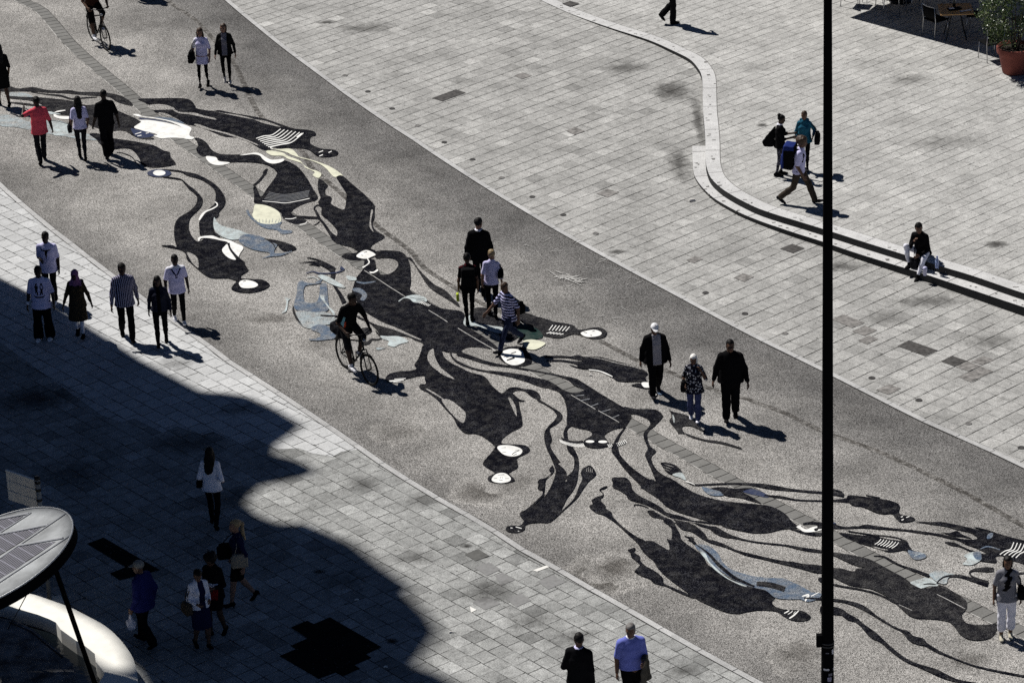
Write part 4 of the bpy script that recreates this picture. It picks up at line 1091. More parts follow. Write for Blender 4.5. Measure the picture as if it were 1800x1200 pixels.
def under(o, root):
    """hang a mesh built in world coordinates under a root standing elsewhere"""
    o.parent = root
    o.matrix_parent_inverse = Matrix.Translation(root.location).inverted() if root.rotation_euler.z == 0 else (Matrix.Translation(root.location) @ Matrix.Rotation(root.rotation_euler.z, 4, 'Z')).inverted()
    return o
BEAM_HOLES = ["-9.10,32.4 -8.98,32.7 -8.93,33.5 -8.90,34.6 -8.93,35.4 -9.04,36.1 -9.28,36.75 -9.50,37.2 -9.70,37.25 -9.80,36.8 -9.75,36.0 -9.66,35.2 -9.55,34.2 -9.62,33.6 -9.62,32.7",
         "-10.03,39.31 -9.86,38.54 -9.86,37.67 -10.08,36.83 -10.47,36.10 -11.01,35.62 -11.59,35.50 -12.13,35.80 -12.60,36.42 -12.85,37.19 -12.85,38.06 -12.60,38.91 -12.09,39.65 -11.55,40.06 -10.97,40.15 -10.44,39.9"]
BEAM_HOLES = [px_line(h) for h in BEAM_HOLES]  # openings added so that sunbeams reach the bench and the canopy
loops = [poly] + BEAM_HOLES
flat = [p for L in loops for p in L]
tri = tessellate_polygon([[Vector((p[0], p[1], 0)) for p in L] for L in loops])
m = MB(); n_ = len(flat); TH = 0.05
vs = [wall3(p[0], p[1], 0.0) for p in flat] + [wall3(p[0], p[1], TH) for p in flat]
fs = [tuple(t_) for t_ in tri] + [tuple(i + n_ for i in reversed(t_)) for t_ in tri]
k0 = 0
for L in loops:
    for i in range(len(L)):
        a, b = k0 + i, k0 + (i + 1) % len(L)
        fs.append((a, b, b + n_, a + n_))
    k0 += len(L)
m.add(vs, fs)
under(m.obj("pierced_shade_screen", M_WALL), B_ROOT)  # unseen thin sheet cut to the shadow outline, pierced to shape the light
under(wall_solid([(-45, -1), (-1.2, -1), (-1.2, 26), (-45, 26)], 0.06, 14.0).obj("wall", M_WALL), B_ROOT)
under(wall_solid([(-45, 26), (-19, 26), (-19, 42), (-45, 42)], 0.3, 12.0).obj("tower_slab", M_WALL), B_ROOT)
# ================================================================== bodies and clothes as smooth implicit surfaces
def V3(*a): return np.array(a, dtype=np.float64)
def nrm(v):
    l = np.linalg.norm(v)
    return v / l if l > 1e-9 else v

class Field:
    """smooth union of tapered, flattened limbs and lumps, turned into one closed mesh"""
    def __init__(s, k=0.025): s.p, s.k, s.post = [], k, []
    def cone(s, a, b, ra, rb, k=None, side=None, fa=1.0, fb=1.0, cut=False):
        """tapered limb from a to b; fa/fb flatten it across 'side' (thickness / width)"""
        s.p.append(('c', V3(*a), V3(*b), ra, rb, s.k if k is None else k, None if side is None else nrm(V3(*side)), fa, fb, cut)); return s
    def ball(s, c, r, k=None, M=None, cut=False):
        """ellipsoid with radii r; M: columns are its axes"""
        r = V3(*r) if hasattr(r, '__len__') else V3(r, r, r)
        s.p.append(('b', V3(*c), r, s.k if k is None else k, np.eye(3) if M is None else M, cut)); return s
    def chain(s, pts, rs, **kw):
        for i in range(len(pts) - 1): s.cone(pts[i], pts[i + 1], rs[i], rs[i + 1], **kw)
        return s
    def box(s, c, h, r, M=None, k=None, cut=False):
        s.p.append(('x', V3(*c), V3(*h), r, s.k if k is None else k, np.eye(3) if M is None else M, cut)); return s
    def bounds(s):
        lo, hi = np.full(3, 1e9), np.full(3, -1e9)
        for q in s.p:
            if q[-1]: continue
            if q[0] == 'c':
                r = max(q[3], q[4])
                lo = np.minimum(lo, np.minimum(q[1], q[2]) - r); hi = np.maximum(hi, np.maximum(q[1], q[2]) + r)
            elif q[0] == 'b':
                r = q[2].max(); lo = np.minimum(lo, q[1] - r); hi = np.maximum(hi, q[1] + r)
            else:
                r = np.linalg.norm(q[2]) + q[3]; lo = np.minimum(lo, q[1] - r); hi = np.maximum(hi, q[1] + r)
        return lo - 0.03, hi + 0.03
    def mesh(s, h=0.012, wrinkle=0.0, wscale=(22, 22, 30), seed=0):
        lo, hi = s.bounds()
        n = np.ceil((hi - lo) / h).astype(int) + 1
        D = np.full(n, 1.0, dtype=np.float32)
        ax = [lo[i] + h * np.arange(n[i]) for i in range(3)]
        for q in s.p:
            k = q[5] if q[0] == 'c' else (q[3] if q[0] == 'b' else q[4])
            if q[0] == 'c':
                r = max(q[3], q[4]); a = np.minimum(q[1], q[2]) - r; b = np.maximum(q[1], q[2]) + r
            elif q[0] == 'b':
                a = q[1] - q[2].max(); b = q[1] + q[2].max()
            else:
                r = np.linalg.norm(q[2]) + q[3]; a = q[1] - r; b = q[1] + r
            mg = k + 2.5 * h
            i0 = np.maximum(0, np.floor((a - mg - lo) / h).astype(int)); i1 = np.minimum(n, np.ceil((b + mg - lo) / h).astype(int) + 1)
            if (i1 <= i0).any(): continue
            X = ax[0][i0[0]:i1[0], None, None]; Y = ax[1][None, i0[1]:i1[1], None]; Z = ax[2][None, None, i0[2]:i1[2]]
            if q[0] == 'c':
                A, B, ra, rb, sd, fa, fb = q[1], q[2], q[3], q[4], q[6], q[7], q[8]
                ab = B - A; L2 = max(1e-9, ab @ ab)
                px, py, pz = X - A[0], Y - A[1], Z - A[2]
                t = np.clip((px * ab[0] + py * ab[1] + pz * ab[2]) / L2, 0, 1)
                dx, dy, dz = px - t * ab[0], py - t * ab[1], pz - t * ab[2]
                r = ra + (rb - ra) * t
                if sd is None:
                    d = np.sqrt(dx * dx + dy * dy + dz * dz) - r
                else:
                    f = fa + (fb - fa) * t
                    u = nrm(ab) if L2 > 1e-8 else V3(0, 0, 1)
                    sv = nrm(sd - u * (sd @ u)); w = np.cross(u, sv)
                    dw = dx * w[0] + dy * w[1] + dz * w[2]
                    d2 = dx * dx + dy * dy + dz * dz - dw * dw
                    d = (np.sqrt(np.maximum(d2, 0) + (dw / f) ** 2) - r) * np.minimum(1.0, 0.25 + 0.75 * f)
            elif q[0] == 'b':
                M = q[4]; c = q[1]; r = q[2]
                px, py, pz = X - c[0], Y - c[1], Z - c[2]
                e = [(px * M[0, i] + py * M[1, i] + pz * M[2, i]) / r[i] for i in range(3)]
                d = (np.sqrt(e[0] ** 2 + e[1] ** 2 + e[2] ** 2) - 1.0) * r.min()
            else:
                M = q[5]; c = q[1]; hh = q[2]
                px, py, pz = X - c[0], Y - c[1], Z - c[2]
                e = [np.abs(px * M[0, i] + py * M[1, i] + pz * M[2, i]) - hh[i] for i in range(3)]
                d = np.sqrt(np.maximum(e[0], 0) ** 2 + np.maximum(e[1], 0) ** 2 + np.maximum(e[2], 0) ** 2) + np.minimum(np.maximum(np.maximum(e[0], e[1]), e[2]), 0) - q[3]
            sl = tuple(slice(i0[i], i1[i]) for i in range(3))
            cur = D[sl]
            d = np.broadcast_to(d, cur.shape).astype(np.float32)
            if q[-1]:
                d = -d
                hh_ = np.clip(0.5 - 0.5 * (cur - d) / k, 0, 1)
                D[sl] = cur + (d - cur) * hh_ + k * hh_ * (1 - hh_)
            else:
                hh_ = np.clip(0.5 + 0.5 * (d - cur) / k, 0, 1)
                D[sl] = d + (cur - d) * hh_ - k * hh_ * (1 - hh_)
        if wrinkle:
            X, Y, Z = ax[0][:, None, None], ax[1][None, :, None], ax[2][None, None, :]
            ph = seed * 1.7
            w = np.sin(X * wscale[0] + 9 * Z + 2.0 * np.sin(Y * 13 + ph) + ph) * np.sin(Z * wscale[2] + 8 * X + 1.7 * np.sin(X * 17 + Y * 11 + ph)) + 0.6 * np.sin(Y * wscale[1] * 1.7 + Z * 17 + X * 21 + ph * 2)
            D = D + (w * wrinkle).astype(np.float32)
        for cut in s.post:
            X, Y, Z = ax[0][:, None, None], ax[1][None, :, None], ax[2][None, None, :]
            D = np.maximum(D, cut(X, Y, Z).astype(np.float32) + 0 * D)
        return surface_nets(D, lo, h)

def surface_nets(D, lo, h):
    D = np.pad(D, 1, constant_values=1.0); lo = lo - h
    S = D < 0
    n = np.array(D.shape)
    c = np.zeros(n - 1, dtype=np.int8)
    for i in (0, 1):
        for j in (0, 1):
            for k in (0, 1): c += S[i:n[0] - 1 + i, j:n[1] - 1 + j, k:n[2] - 1 + k]
    act = (c > 0) & (c < 8)
    idx = np.argwhere(act)
    vid = np.full(n - 1, -1, dtype=np.int64)
    vid[act] = np.arange(len(idx))
    acc = np.zeros((len(idx), 3)); cnt = np.zeros(len(idx))
    i_, j_, k_ = idx.T
    cs = [(a, b, d) for a in (0, 1) for b in (0, 1) for d in (0, 1)]
    for a in cs:
        for x in range(3):
            if a[x]: continue
            b = list(a); b[x] = 1
            va = D[i_ + a[0], j_ + a[1], k_ + a[2]].astype(float); vb = D[i_ + b[0], j_ + b[1], k_ + b[2]].astype(float)
            cr_ = (va < 0) != (vb < 0)
            t_ = np.where(cr_, va / np.where(cr_, va - vb, 1), 0)
            p = np.tile(np.array(a, float), (len(idx), 1)); p[:, x] += t_
            acc[cr_] += p[cr_]; cnt[cr_] += 1
    P = lo + (idx + acc / np.maximum(cnt, 1)[:, None]) * h
    Q = []
    for x in range(3):
        y, z = (x + 1) % 3, (x + 2) % 3
        sl0 = [slice(None)] * 3; sl1 = [slice(None)] * 3
        sl0[x] = slice(0, -1); sl1[x] = slice(1, None)
        e = S[tuple(sl0)] != S[tuple(sl1)]
        e[tuple(slice(None) if a == x else slice(0, 1) for a in range(3))] = False
        e = np.argwhere(e)
        e = e[(e[:, y] > 0) & (e[:, z] > 0) & (e[:, y] < n[y] - 1) & (e[:, z] < n[z] - 1)]
        if not len(e): continue
        def g(dy, dz):
            q = e.copy(); q[:, y] -= dy; q[:, z] -= dz
            return vid[q[:, 0], q[:, 1], q[:, 2]]
        q = np.stack([g(1, 1), g(0, 1), g(0, 0), g(1, 0)], 1)
        ins = S[e[:, 0], e[:, 1], e[:, 2]]
        q[~ins] = q[~ins][:, ::-1]
        Q.append(q)
    Q = np.concatenate(Q) if Q else np.zeros((0, 4), int)
    Q = Q[(Q >= 0).all(1)]
    return P, Q

def relax(P, Q, n=1, f=0.5):
    for _ in range(n):
        acc = np.zeros_like(P); c = np.zeros(len(P))
        for a, b in ((0, 1), (1, 2), (2, 3), (3, 0)):
            np.add.at(acc, Q[:, a], P[Q[:, b]]); np.add.at(acc, Q[:, b], P[Q[:, a]])
            np.add.at(c, Q[:, a], 1); np.add.at(c, Q[:, b], 1)
        P = P + f * (acc / np.maximum(c, 1)[:, None] - P)
    return P

CLOTH = {}
def cloth(name, c, rough=0.9, var=0.18, spec=0.08, sc=30.0):
    if name not in CLOTH:
        t = NT(name)
        p = t.objco()
        n = t.noise(p, sc, 3.0, 0.6); n2 = t.noise(p, 5.0, 3.0, 0.6)
        k = t.math('MULTIPLY', t.mapr(n, 0.25, 0.75, 1 - var, 1 + var), t.mapr(n2, 0.3, 0.7, 0.88, 1.1))
        CLOTH[name] = t.finish(t.mix(1.0, c, t.comb(k, k, k), 'MULTIPLY'), rough, spec=spec)
    return CLOTH[name]
def skin(name, c): return cloth("skin_" + name, c, 0.55, 0.08, 0.25, 14)
SK = {'dark': skin("dark", (0.022, 0.012, 0.009)), 'brown': skin("brown", (0.055, 0.030, 0.020)), 'fair': skin("fair", (0.24, 0.135, 0.095)), 'tan': skin("tan", (0.12, 0.065, 0.042))}
M_EYE = simple("eye_dark", (0.02, 0.015, 0.012), 0.4)
M_LIP = simple("lip", (0.16, 0.055, 0.05), 0.6)
BLK = cloth("black_cloth", (0.0075, 0.0072, 0.008), 0.95, spec=0.02)
BLK2 = cloth("charcoal_cloth", (0.014, 0.014, 0.017), 0.95, spec=0.03)
WHT = cloth("white_cotton", (0.78, 0.78, 0.86), 0.9, 0.05)
LAV_SHADE = cloth("lavender_shade_cotton", (0.60, 0.58, 0.84), 0.9, 0.06)  # lavender tees, and the painted shade tone of white ones
NAVY = cloth("navy_cloth", (0.010, 0.013, 0.045), 0.92, spec=0.03)
DENIM = cloth("dark_denim", (0.022, 0.028, 0.060), 0.9, 0.3)
DENIM2 = cloth("blue_denim", (0.060, 0.072, 0.16), 0.9, 0.3)
HAIRM = {'black': cloth("hair_black", (0.006, 0.005, 0.005), 0.6, 0.4, 0.15, 60), 'brown': cloth("hair_brown", (0.045, 0.024, 0.013), 0.55, 0.4, 0.3, 60), 'blond': cloth("hair_blond", (0.26, 0.19, 0.105), 0.5, 0.3, 0.3, 60),
         'white': cloth("hair_white", (0.80, 0.78, 0.75), 0.6, 0.15, 0.2, 60), 'grey': cloth("hair_grey", (0.16, 0.15, 0.145), 0.6, 0.3, 0.2, 60)}

def ik(a, b, l1, l2, pole):
    """joint between a and b for two bones, bent towards pole"""
    d = b - a; L = np.linalg.norm(d)
    if L > (l1 + l2) * 0.9985:
        b = a + d * ((l1 + l2) * 0.9985 / L); d = b - a; L = np.linalg.norm(d)
    u = d / L
    x = (l1 * l1 - l2 * l2 + L * L) / (2 * L)
    h = math.sqrt(max(0.0, l1 * l1 - x * x))
    p = nrm(pole - u * (pole @ u))
    return a + u * x + p * h, b

class Body:
    """joints of one posed figure in its own frame: x to its right hand, y ahead, z up; 1.75 tall before scaling"""
    def __init__(s, sex='m', lean=0.0, feet=((0, 0, 0), (0, 0, 0)), hands=(None, None), yaw=0.0, nod=0.0, build=1.0, seat=None, twist=0.0, sway=0.0, stance=0.09, poles=(None, None), tiltx=0.0, kneeout=0.0, shoulder_drop=0.0):
        m = sex == 'm'
        s.sex, s.build = sex, build
        s.sh, s.hipw = (0.172 if m else 0.150) * (0.6 + 0.4 * build), (0.092 if m else 0.095)
        s.l1, s.l2 = 0.425, 0.415
        ank = []
        for i, (f, lift, pitch) in enumerate(feet):
            sx = -1 if i == 0 else 1
            ank.append(V3(sx * stance, f - 0.02, 0.085 + lift))
        if seat is None:
            z = 9
            for a in ank:
                dx = a[1] - sway
                z = min(z, a[2] + math.sqrt(max(0.2, (0.836) ** 2 - dx * dx)))
            z = min(z, 0.928)
            s.pel = V3(0, sway, z)
        else:
            s.pel = V3(*seat)
        s.feetp = [f[2] for f in feet]
        ct, st = math.cos(twist), math.sin(twist)
        s.hip = [s.pel + V3(sx * s.hipw, 0, 0.0) for sx in (-1, 1)]
        s.knee, s.ank = [], []
        for i in range(2):
            ko = (-1, 1)[i] * kneeout
            k, a = ik(s.hip[i], ank[i], s.l1, s.l2, V3(ko, 1.0, 0.15))
            s.knee.append(k); s.ank.append(a)
        cl, sl = math.cos(lean), math.sin(lean)
        up = V3(math.sin(tiltx), sl, cl); up = nrm(up)
        fw = nrm(V3(-st, ct * cl, -sl))
        rt = np.cross(fw, up); rt = nrm(rt); fw = np.cross(up, rt)
        s.up, s.fw, s.rt = up, fw, rt
        s.waist = s.pel + up * 0.14
        s.chest = s.pel + up * 0.36
        s.neck = s.pel + up * 0.555
        s.shou = [s.pel + up * (0.462 - shoulder_drop) + rt * (sx * s.sh) for sx in (-1, 1)]
        hup = nrm(up * 0.75 + V3(0, 0, 0.25) + fw * 0.06 * 0)
        s.hup = nrm(hup)
        # head frame
        cyw, syw = math.cos(yaw), math.sin(yaw)
        hf = fw * cyw + rt * (-syw)
        hf = nrm(hf - s.hup * (hf @ s.hup))
        hr = nrm(np.cross(hf, s.hup))
        cn, sn = math.cos(nod), math.sin(nod)
        hf2 = hf * cn - s.hup * sn; hu2 = s.hup * cn + hf * sn
        s.hf, s.hr, s.hu = hf2, hr, hu2
        s.head = s.neck + s.hup * 0.075 + hu2 * 0.075 + fw * 0.018 + hf2 * 0.012
        s.elb, s.wri, s.hdir = [], [], []
        for i in range(2):
            sx = (-1, 1)[i]
            tgt = hands[i] or (0.07, 0.03, -0.545)
            w = s.shou[i] + rt * (sx * tgt[0]) + V3(0, 1, 0) * tgt[1] + V3(0, 0, 1) * tgt[2]
            pl = poles[i] or (0.35, -1.0, -0.25)
            e, w = ik(s.shou[i], w, 0.295, 0.262, rt * (sx * pl[0]) + V3(0, pl[1], pl[2]))
            s.elb.append(e); s.wri.append(w); s.hdir.append(nrm(w - e))

    def frame(s): return np.stack([s.hr, s.hf, s.hu], 1)
    def hand(s, F, i, curl=0.5, splay=0.12):
        """palm, four unequal bent fingers and a thumb from the side of the palm"""
        w, d = s.wri[i], s.hdir[i]
        sx = (-1, 1)[i]
        side = s.rt * sx                           # back of hand looks outward
        back = nrm(side - d * (side @ d))
        acr = np.cross(d, back) * sx               # from little finger side to thumb side
        if acr @ s.fw < 0: acr = -acr
        b = s.build ** 0.5 * (1.0 if s.sex == 'm' else 0.9)
        kn = w + d * 0.092 * b
        F.cone(w - d * 0.02, kn, 0.030 * b, 0.040 * b, k=0.012, side=acr, fa=0.72, fb=0.42)
        for j, (o, L) in enumerate(((0.030, 0.074), (0.010, 0.084), (-0.011, 0.078), (-0.031, 0.060))):
            base = w + d * (0.088 - 0.004 * abs(j - 1)) * b + acr * o * b
            a1 = curl * (0.55 + 0.12 * j)
            d1 = nrm(d * math.cos(a1) - back * math.sin(a1) + acr * (0.018 - 0.012 * j) * splay * 8)
            p1 = base + d1 * L * 0.5 * b
            d2 = nrm(d1 * math.cos(curl * 0.9) - back * math.sin(curl * 0.9))
            p2 = p1 + d2 * L * 0.48 * b
            F.cone(base, p1, 0.0098 * b, 0.0092 * b, k=0.004); F.cone(p1, p2, 0.0092 * b, 0.0080 * b, k=0.004)
        tb = w + d * 0.030 * b + acr * 0.032 * b
        t1 = tb + nrm(d * 0.75 + acr * 0.62 - back * 0.25) * 0.042 * b
        t2 = t1 + nrm(d * 0.95 + acr * 0.22 - back * (0.25 + curl * 0.4)) * 0.036 * b
        F.cone(tb, t1, 0.0135 * b, 0.011 * b, k=0.008); F.cone(t1, t2, 0.0108 * b, 0.0092 * b, k=0.004)
    def headfield(s, F):
        M = s.frame()
        c = s.head
        P = lambda x, y, z: c + M @ V3(x, y, z)
        F.ball(P(0, -0.012, 0.032), (0.077, 0.096, 0.088), k=0.02, M=M)            # skull
        F.ball(P(0, 0.022, -0.030), (0.062, 0.072, 0.082), k=0.03, M=M)            # face
        F.ball(P(0, 0.052, -0.088), (0.034, 0.034, 0.026), k=0.03, M=M)            # chin
        F.cone(P(-0.052, 0.0, -0.055), P(0, 0.05, -0.095), 0.020, 0.018, k=0.025)
        F.cone(P(0.052, 0.0, -0.055), P(0, 0.05, -0.095), 0.020, 0.018, k=0.025)
        F.cone(P(-0.04, 0.078, 0.018), P(0.04, 0.078, 0.018), 0.012, 0.012, k=0.015)  # brow
        F.cone(P(0, 0.088, 0.008), P(0, 0.110, -0.030), 0.0085, 0.0125, k=0.010)   # nose
        for sx in (-1, 1):
            F.ball(P(sx * 0.032, 0.092, -0.002), (0.014, 0.010, 0.008), k=0.008, M=M, cut=True)   # eye hollows
            F.ball(P(sx * 0.078, -0.008, -0.012), (0.010, 0.020, 0.030), k=0.008, M=M)  # ears
        F.cone(P(-0.022, 0.088, -0.062), P(0.022, 0.088, -0.062), 0.007, 0.007, k=0.010)   # lips
        nb = s.neck - s.up * 0.045
        F.cone(nb, c + M @ V3(0, -0.015, -0.06), 0.058 if s.sex == 'm' else 0.050, 0.052 if s.sex == 'm' else 0.045, k=0.03)
        F.cone(nb, s.shou[0] + s.rt * 0.05, 0.042, 0.036, k=0.04); F.cone(nb, s.shou[1] - s.rt * 0.05, 0.042, 0.036, k=0.04)
    def armfield(s, F, i, grow=0.0, upto=1.0, k=0.03):
        b = s.build * (1.0 if s.sex == 'm' else 0.82)
        a, e, w = s.shou[i], s.elb[i], s.wri[i]
        F.cone(a, a + (e - a) * min(1, upto * 2), 0.054 * b + grow, (0.056 - 0.014 * min(1, upto * 2)) * b + grow, k=k)
        if upto > 0.5: F.cone(e, e + (w - e) * (upto - 0.5) * 2, 0.041 * b + grow, (0.041 - 0.012 * (upto - 0.5) * 2) * b + grow, k=k)
    def legfield(s, F, i, grow=0.0, upto=1.0, k=0.03, flare=0.0):
        b = s.build * (1.0 if s.sex == 'm' else 0.96)
        h, kn, a = s.hip[i], s.knee[i], s.ank[i]
        F.cone(h, h + (kn - h) * min(1, upto * 2), 0.086 * b + grow, (0.086 - 0.030 * min(1, upto * 2)) * b + grow, k=k)
        if upto > 0.5:
            f = (upto - 0.5) * 2
            mid = kn + (a - kn) * min(f, 0.35)
            F.cone(kn, mid, 0.056 * b + grow, 0.055 * b + grow + flare * 0.3, k=k)
            if f > 0.35: F.cone(mid, kn + (a - kn) * f, 0.055 * b + grow + flare * 0.3, (0.055 - 0.019 * (f - 0.35) / 0.65) * b + grow + flare, k=k)
    def torsofield(s, F, grow=0.0, low=0.0, k=0.06, waist=1.0, drape=0.0):
        m = s.sex == 'm'
        b = s.build; g = grow
        rt = s.rt
        hipR = (0.176 if m else 0.176) * b + g + drape
        F.cone(s.pel + s.up * (0.02 - low), s.waist, hipR, (0.146 if m else 0.124) * b * waist + g + drape * 0.6, k=k, side=rt, fa=0.74, fb=0.72)
        F.cone(s.waist, s.chest, (0.146 if m else 0.124) * b * waist + g + drape * 0.6, (0.160 if m else 0.140) * b + g, k=k, side=rt, fa=0.72, fb=0.72)
        F.cone(s.chest, s.pel + s.up * 0.405, (0.160 if m else 0.140) * b + g, (0.142 if m else 0.118) * b + g, k=k, side=rt, fa=0.72, fb=0.58)
        F.cone(s.shou[0] + rt * 0.02, s.shou[1] - rt * 0.02, 0.044 * b + g, 0.044 * b + g, k=0.03)
        F.cone(s.shou[0] + rt * 0.05 + s.up * 0.008, s.neck - s.up * 0.03, 0.042 + g, 0.055 + g, k=0.03); F.cone(s.shou[1] - rt * 0.05 + s.up * 0.008, s.neck - s.up * 0.03, 0.042 + g, 0.055 + g, k=0.03)
        if not m:
            for sx in (-1, 1): F.ball(s.chest + s.fw * 0.085 + rt * (sx * 0.065) - s.up * 0.01, (0.058 + g, 0.055 + g, 0.055 + g), k=0.05)
        else:
            F.ball(s.waist + s.fw * 0.05 * b, (0.11 * b + g, 0.06 * b + g, 0.10), k=0.06)
    def shoe(s, i, grow=0.0, heel=0.0, size=1.0):
        F = Field(0.015)
        a = s.ank[i]; p = s.feetp[i]
        cp, sp = math.cos(p), math.sin(p)
        f = V3(0, cp, -sp); u = V3(0, sp, cp); r = V3(1, 0, 0)
        hb = a - u * (0.040 - heel * 0.2) - f * 0.035
        toe = hb + f * 0.195 * size - u * (0.012 + heel)
        F.cone(hb, toe - f * 0.06 * size, 0.043 * size + grow, 0.046 * size + grow, side=r, fa=0.95, fb=0.80)
        F.cone(toe - f * 0.06 * size, toe, 0.046 * size + grow, 0.040 * size + grow, side=r, fa=0.80, fb=0.62)
        F.cone(hb, a + u * 0.01, 0.040 + grow, 0.040 + grow)
        if heel: F.cone(hb - f * 0.012, hb - f * 0.018 - u * (0.035 + heel * 0.8), 0.024, 0.012)
        zmin = -1.0
        return F

def near(P, c, r): return ((P - c) ** 2).sum(1) < r * r
# ================================================================== people
class Person:
    def __init__(s, x, y, top, az, label, sex='m', skin='dark', terr=False, h=None, body=None, bare=0.0, arms=1.0, curl=0.5, group=None, base=None, face=True):
        s.base = base if base is not None else (GT(x, y) if terr else G(x, y, 0.0))
        if base is None and not terr: s.base.z = 0.009
        s.az, s.skin = az, SK[skin]
        s.b = Body(sex=sex, **(body or {}))
        b = s.b
        F = Field(0.03)
        b.headfield(F)
        for i in range(2):
            b.armfield(F, i); b.hand(F, i, curl if not isinstance(curl, tuple) else curl[i])
        b.torsofield(F, grow=-0.012)
        if bare:
            for i in range(2): b.legfield(F, i, upto=bare)
        P, Q = F.mesh(0.0115)
        C = P[Q].mean(1)
        idx = np.zeros(len(Q), int)
        M = b.frame()
        L = (C - b.head) @ M
        for sx in (-1, 1): idx[((L - V3(sx * 0.032, 0.088, -0.002)) ** 2).sum(1) < 0.0125 ** 2] = 1
        idx[(np.abs(L[:, 0]) < 0.022) & (np.abs(L[:, 2] + 0.062) < 0.0065) & (L[:, 1] > 0.07)] = 2
        zt = P[:, 2].max() + 0.018
        H = h if h is not None else hpx(s.base, top)
        s.sc = H / zt
        s.root = empty("person", s.base, R(az - 90))
        s.root.scale = (s.sc,) * 3
        tag(s.root, label, "person", group)
        np_obj("body", P, Q, [s.skin, M_EYE, M_LIP], s.root, idx)
        s.seed = int(abs(x) + abs(y)) % 17
    def add(s, name, F, mats, paint=(), h=0.0125, wr=0.0028, hem=None, cut=None, smooth_n=1, label=None, **kw):
        """one garment"""
        if not isinstance(mats, (list, tuple)): mats = [mats]
        mats = list(mats)
        if hem is not None: F.post.append(lambda X, Y, Z: hem - Z)
        if cut is not None: F.post.append(cut)
        P, Q = F.mesh(h, wr, seed=s.seed, **kw)
        if smooth_n: P = relax(P, Q, smooth_n + 1, 0.5)
        idx = np.zeros(len(Q), int)
        if paint:
            C = P[Q].mean(1)
            for mt, fn in paint:
                if mt not in mats: mats.append(mt)
                idx[fn(C)] = mats.index(mt)
        o = np_obj(name, P, Q, mats, s.root, idx)
        if label: o["label"] = label
        return o
    # ---- clothes
    def shirt(s, mat, sleeve=0.42, low=0.10, grow=0.012, hem=None, paint=(), name="shirt", drape=0.012, wr=0.003, neck=True, sg=0.012):
        b = s.b; F = Field(0.03)
        b.torsofield(F, grow=grow, low=low, drape=drape)
        if sleeve:
            for i in range(2): b.armfield(F, i, grow=sg, upto=sleeve)
        hz = (b.pel[2] - low) if hem is None else hem
        s.hem = hz
        nb = b.neck + b.up * 0.030
        def cut(X, Y, Z): return (X - nb[0]) * b.up[0] + (Y - nb[1]) * b.up[1] + (Z - nb[2]) * b.up[2]
        return s.add(name, F, mat, paint, hem=hz, cut=cut, wr=wr)
    def trousers(s, mat, flare=0.012, grow=0.010, upto=0.97, name="trousers", paint=(), wr=0.004):
        b = s.b; F = Field(0.025)
        hipR = (0.140 if b.sex == 'm' else 0.150) * b.build + grow
        F.cone(b.pel + b.up * 0.10, b.pel, (0.128 if b.sex == 'm' else 0.118) * b.build + grow, hipR, side=b.rt, fa=0.74, fb=0.74)
        F.cone(b.pel, b.pel - b.up * 0.04, hipR, hipR * 0.9, side=b.rt, fa=0.74, fb=0.74)
        for i in range(2): b.legfield(F, i, grow=grow, upto=upto, flare=flare, k=0.02)
        return s.add(name, F, mat, paint, wr=wr)
    def skirt(s, mat, hem, flare=0.04, name="skirt", top=0.12, paint=(), grow=0.012):
        b = s.b; F = Field(0.04)
        hipR = (0.160) * b.build + grow
        F.cone(b.pel + b.up * top, b.pel, 0.122 * b.build + grow, hipR, side=b.rt, fa=0.74, fb=0.76)
        km = (b.knee[0] + b.knee[1]) / 2
        low = b.pel + (km - b.pel) * ((b.pel[2] - hem + 0.04) / max(0.1, b.pel[2] - km[2]))
        F.cone(b.pel, low, hipR, hipR + flare, side=b.rt, fa=0.76, fb=0.80)
        for i in range(2): F.cone(b.hip[i], b.hip[i] + (b.knee[i] - b.hip[i]) * min(1, (b.pel[2] - hem + .05) / .43), 0.09, 0.075 + flare * 0.5)
        return s.add(name, F, mat, paint, hem=hem, wr=0.004)
    def shoes(s, mat, heel=0.0, grow=0.0, size=1.0, name="shoe", paint=()):
        for i in range(2):
            F = s.b.shoe(i, grow, heel, size)
            s.add(name, F, mat, paint, h=0.011, wr=0, smooth_n=0)
    def hair(s, style, color, **kw):
        b = s.b; M = b.frame(); c = b.head; mat = HAIRM[color]
        P = lambda x, y, z: c + M @ V3(x, y, z)
        F = Field(0.02)
        def loc(X, Y, Z):
            return [(X - c[0]) * M[0, i] + (Y - c[1]) * M[1, i] + (Z - c[2]) * M[2, i] for i in range(3)]
        low, fr, ft = -0.045, 0.030, 0.060
        F.ball(P(0, -0.016, 0.036), (0.085, 0.103, 0.094), M=M)
        if style == 'bald': low, fr = -0.02, -0.055
        if style in ('long', 'longwide'):
            w = 0.085 if style == 'long' else 0.11
            nb = b.neck - b.fw * 0.055
            F.cone(P(0, -0.045, -0.02), nb, 0.080, w * 0.95, side=M[:, 0], fa=0.8, fb=0.55)
            F.cone(nb, b.chest - b.fw * (0.115 * b.build) + b.up * kw.get('up', 0.02), w, w * 0.8, side=b.rt, fa=0.5, fb=0.36)
            for sx in (-1, 1): F.cone(P(sx * 0.072, 0.0, 0.0), b.neck + b.rt * (sx * 0.075) + b.up * -0.03, 0.030, 0.034)
            low = -9
        if style == 'bob':
            F.cone(P(0, -0.04, 0.0), P(0, -0.04, -0.085), 0.088, 0.080, side=M[:, 0], fa=0.85, fb=0.8)
            for sx in (-1, 1): F.cone(P(sx * 0.074, -0.01, 0.0), P(sx * 0.072, 0.0, -0.085), 0.026, 0.024)
            low = -0.115
        if style == 'bun': F.ball(P(0, -0.10, 0.095), 0.048)
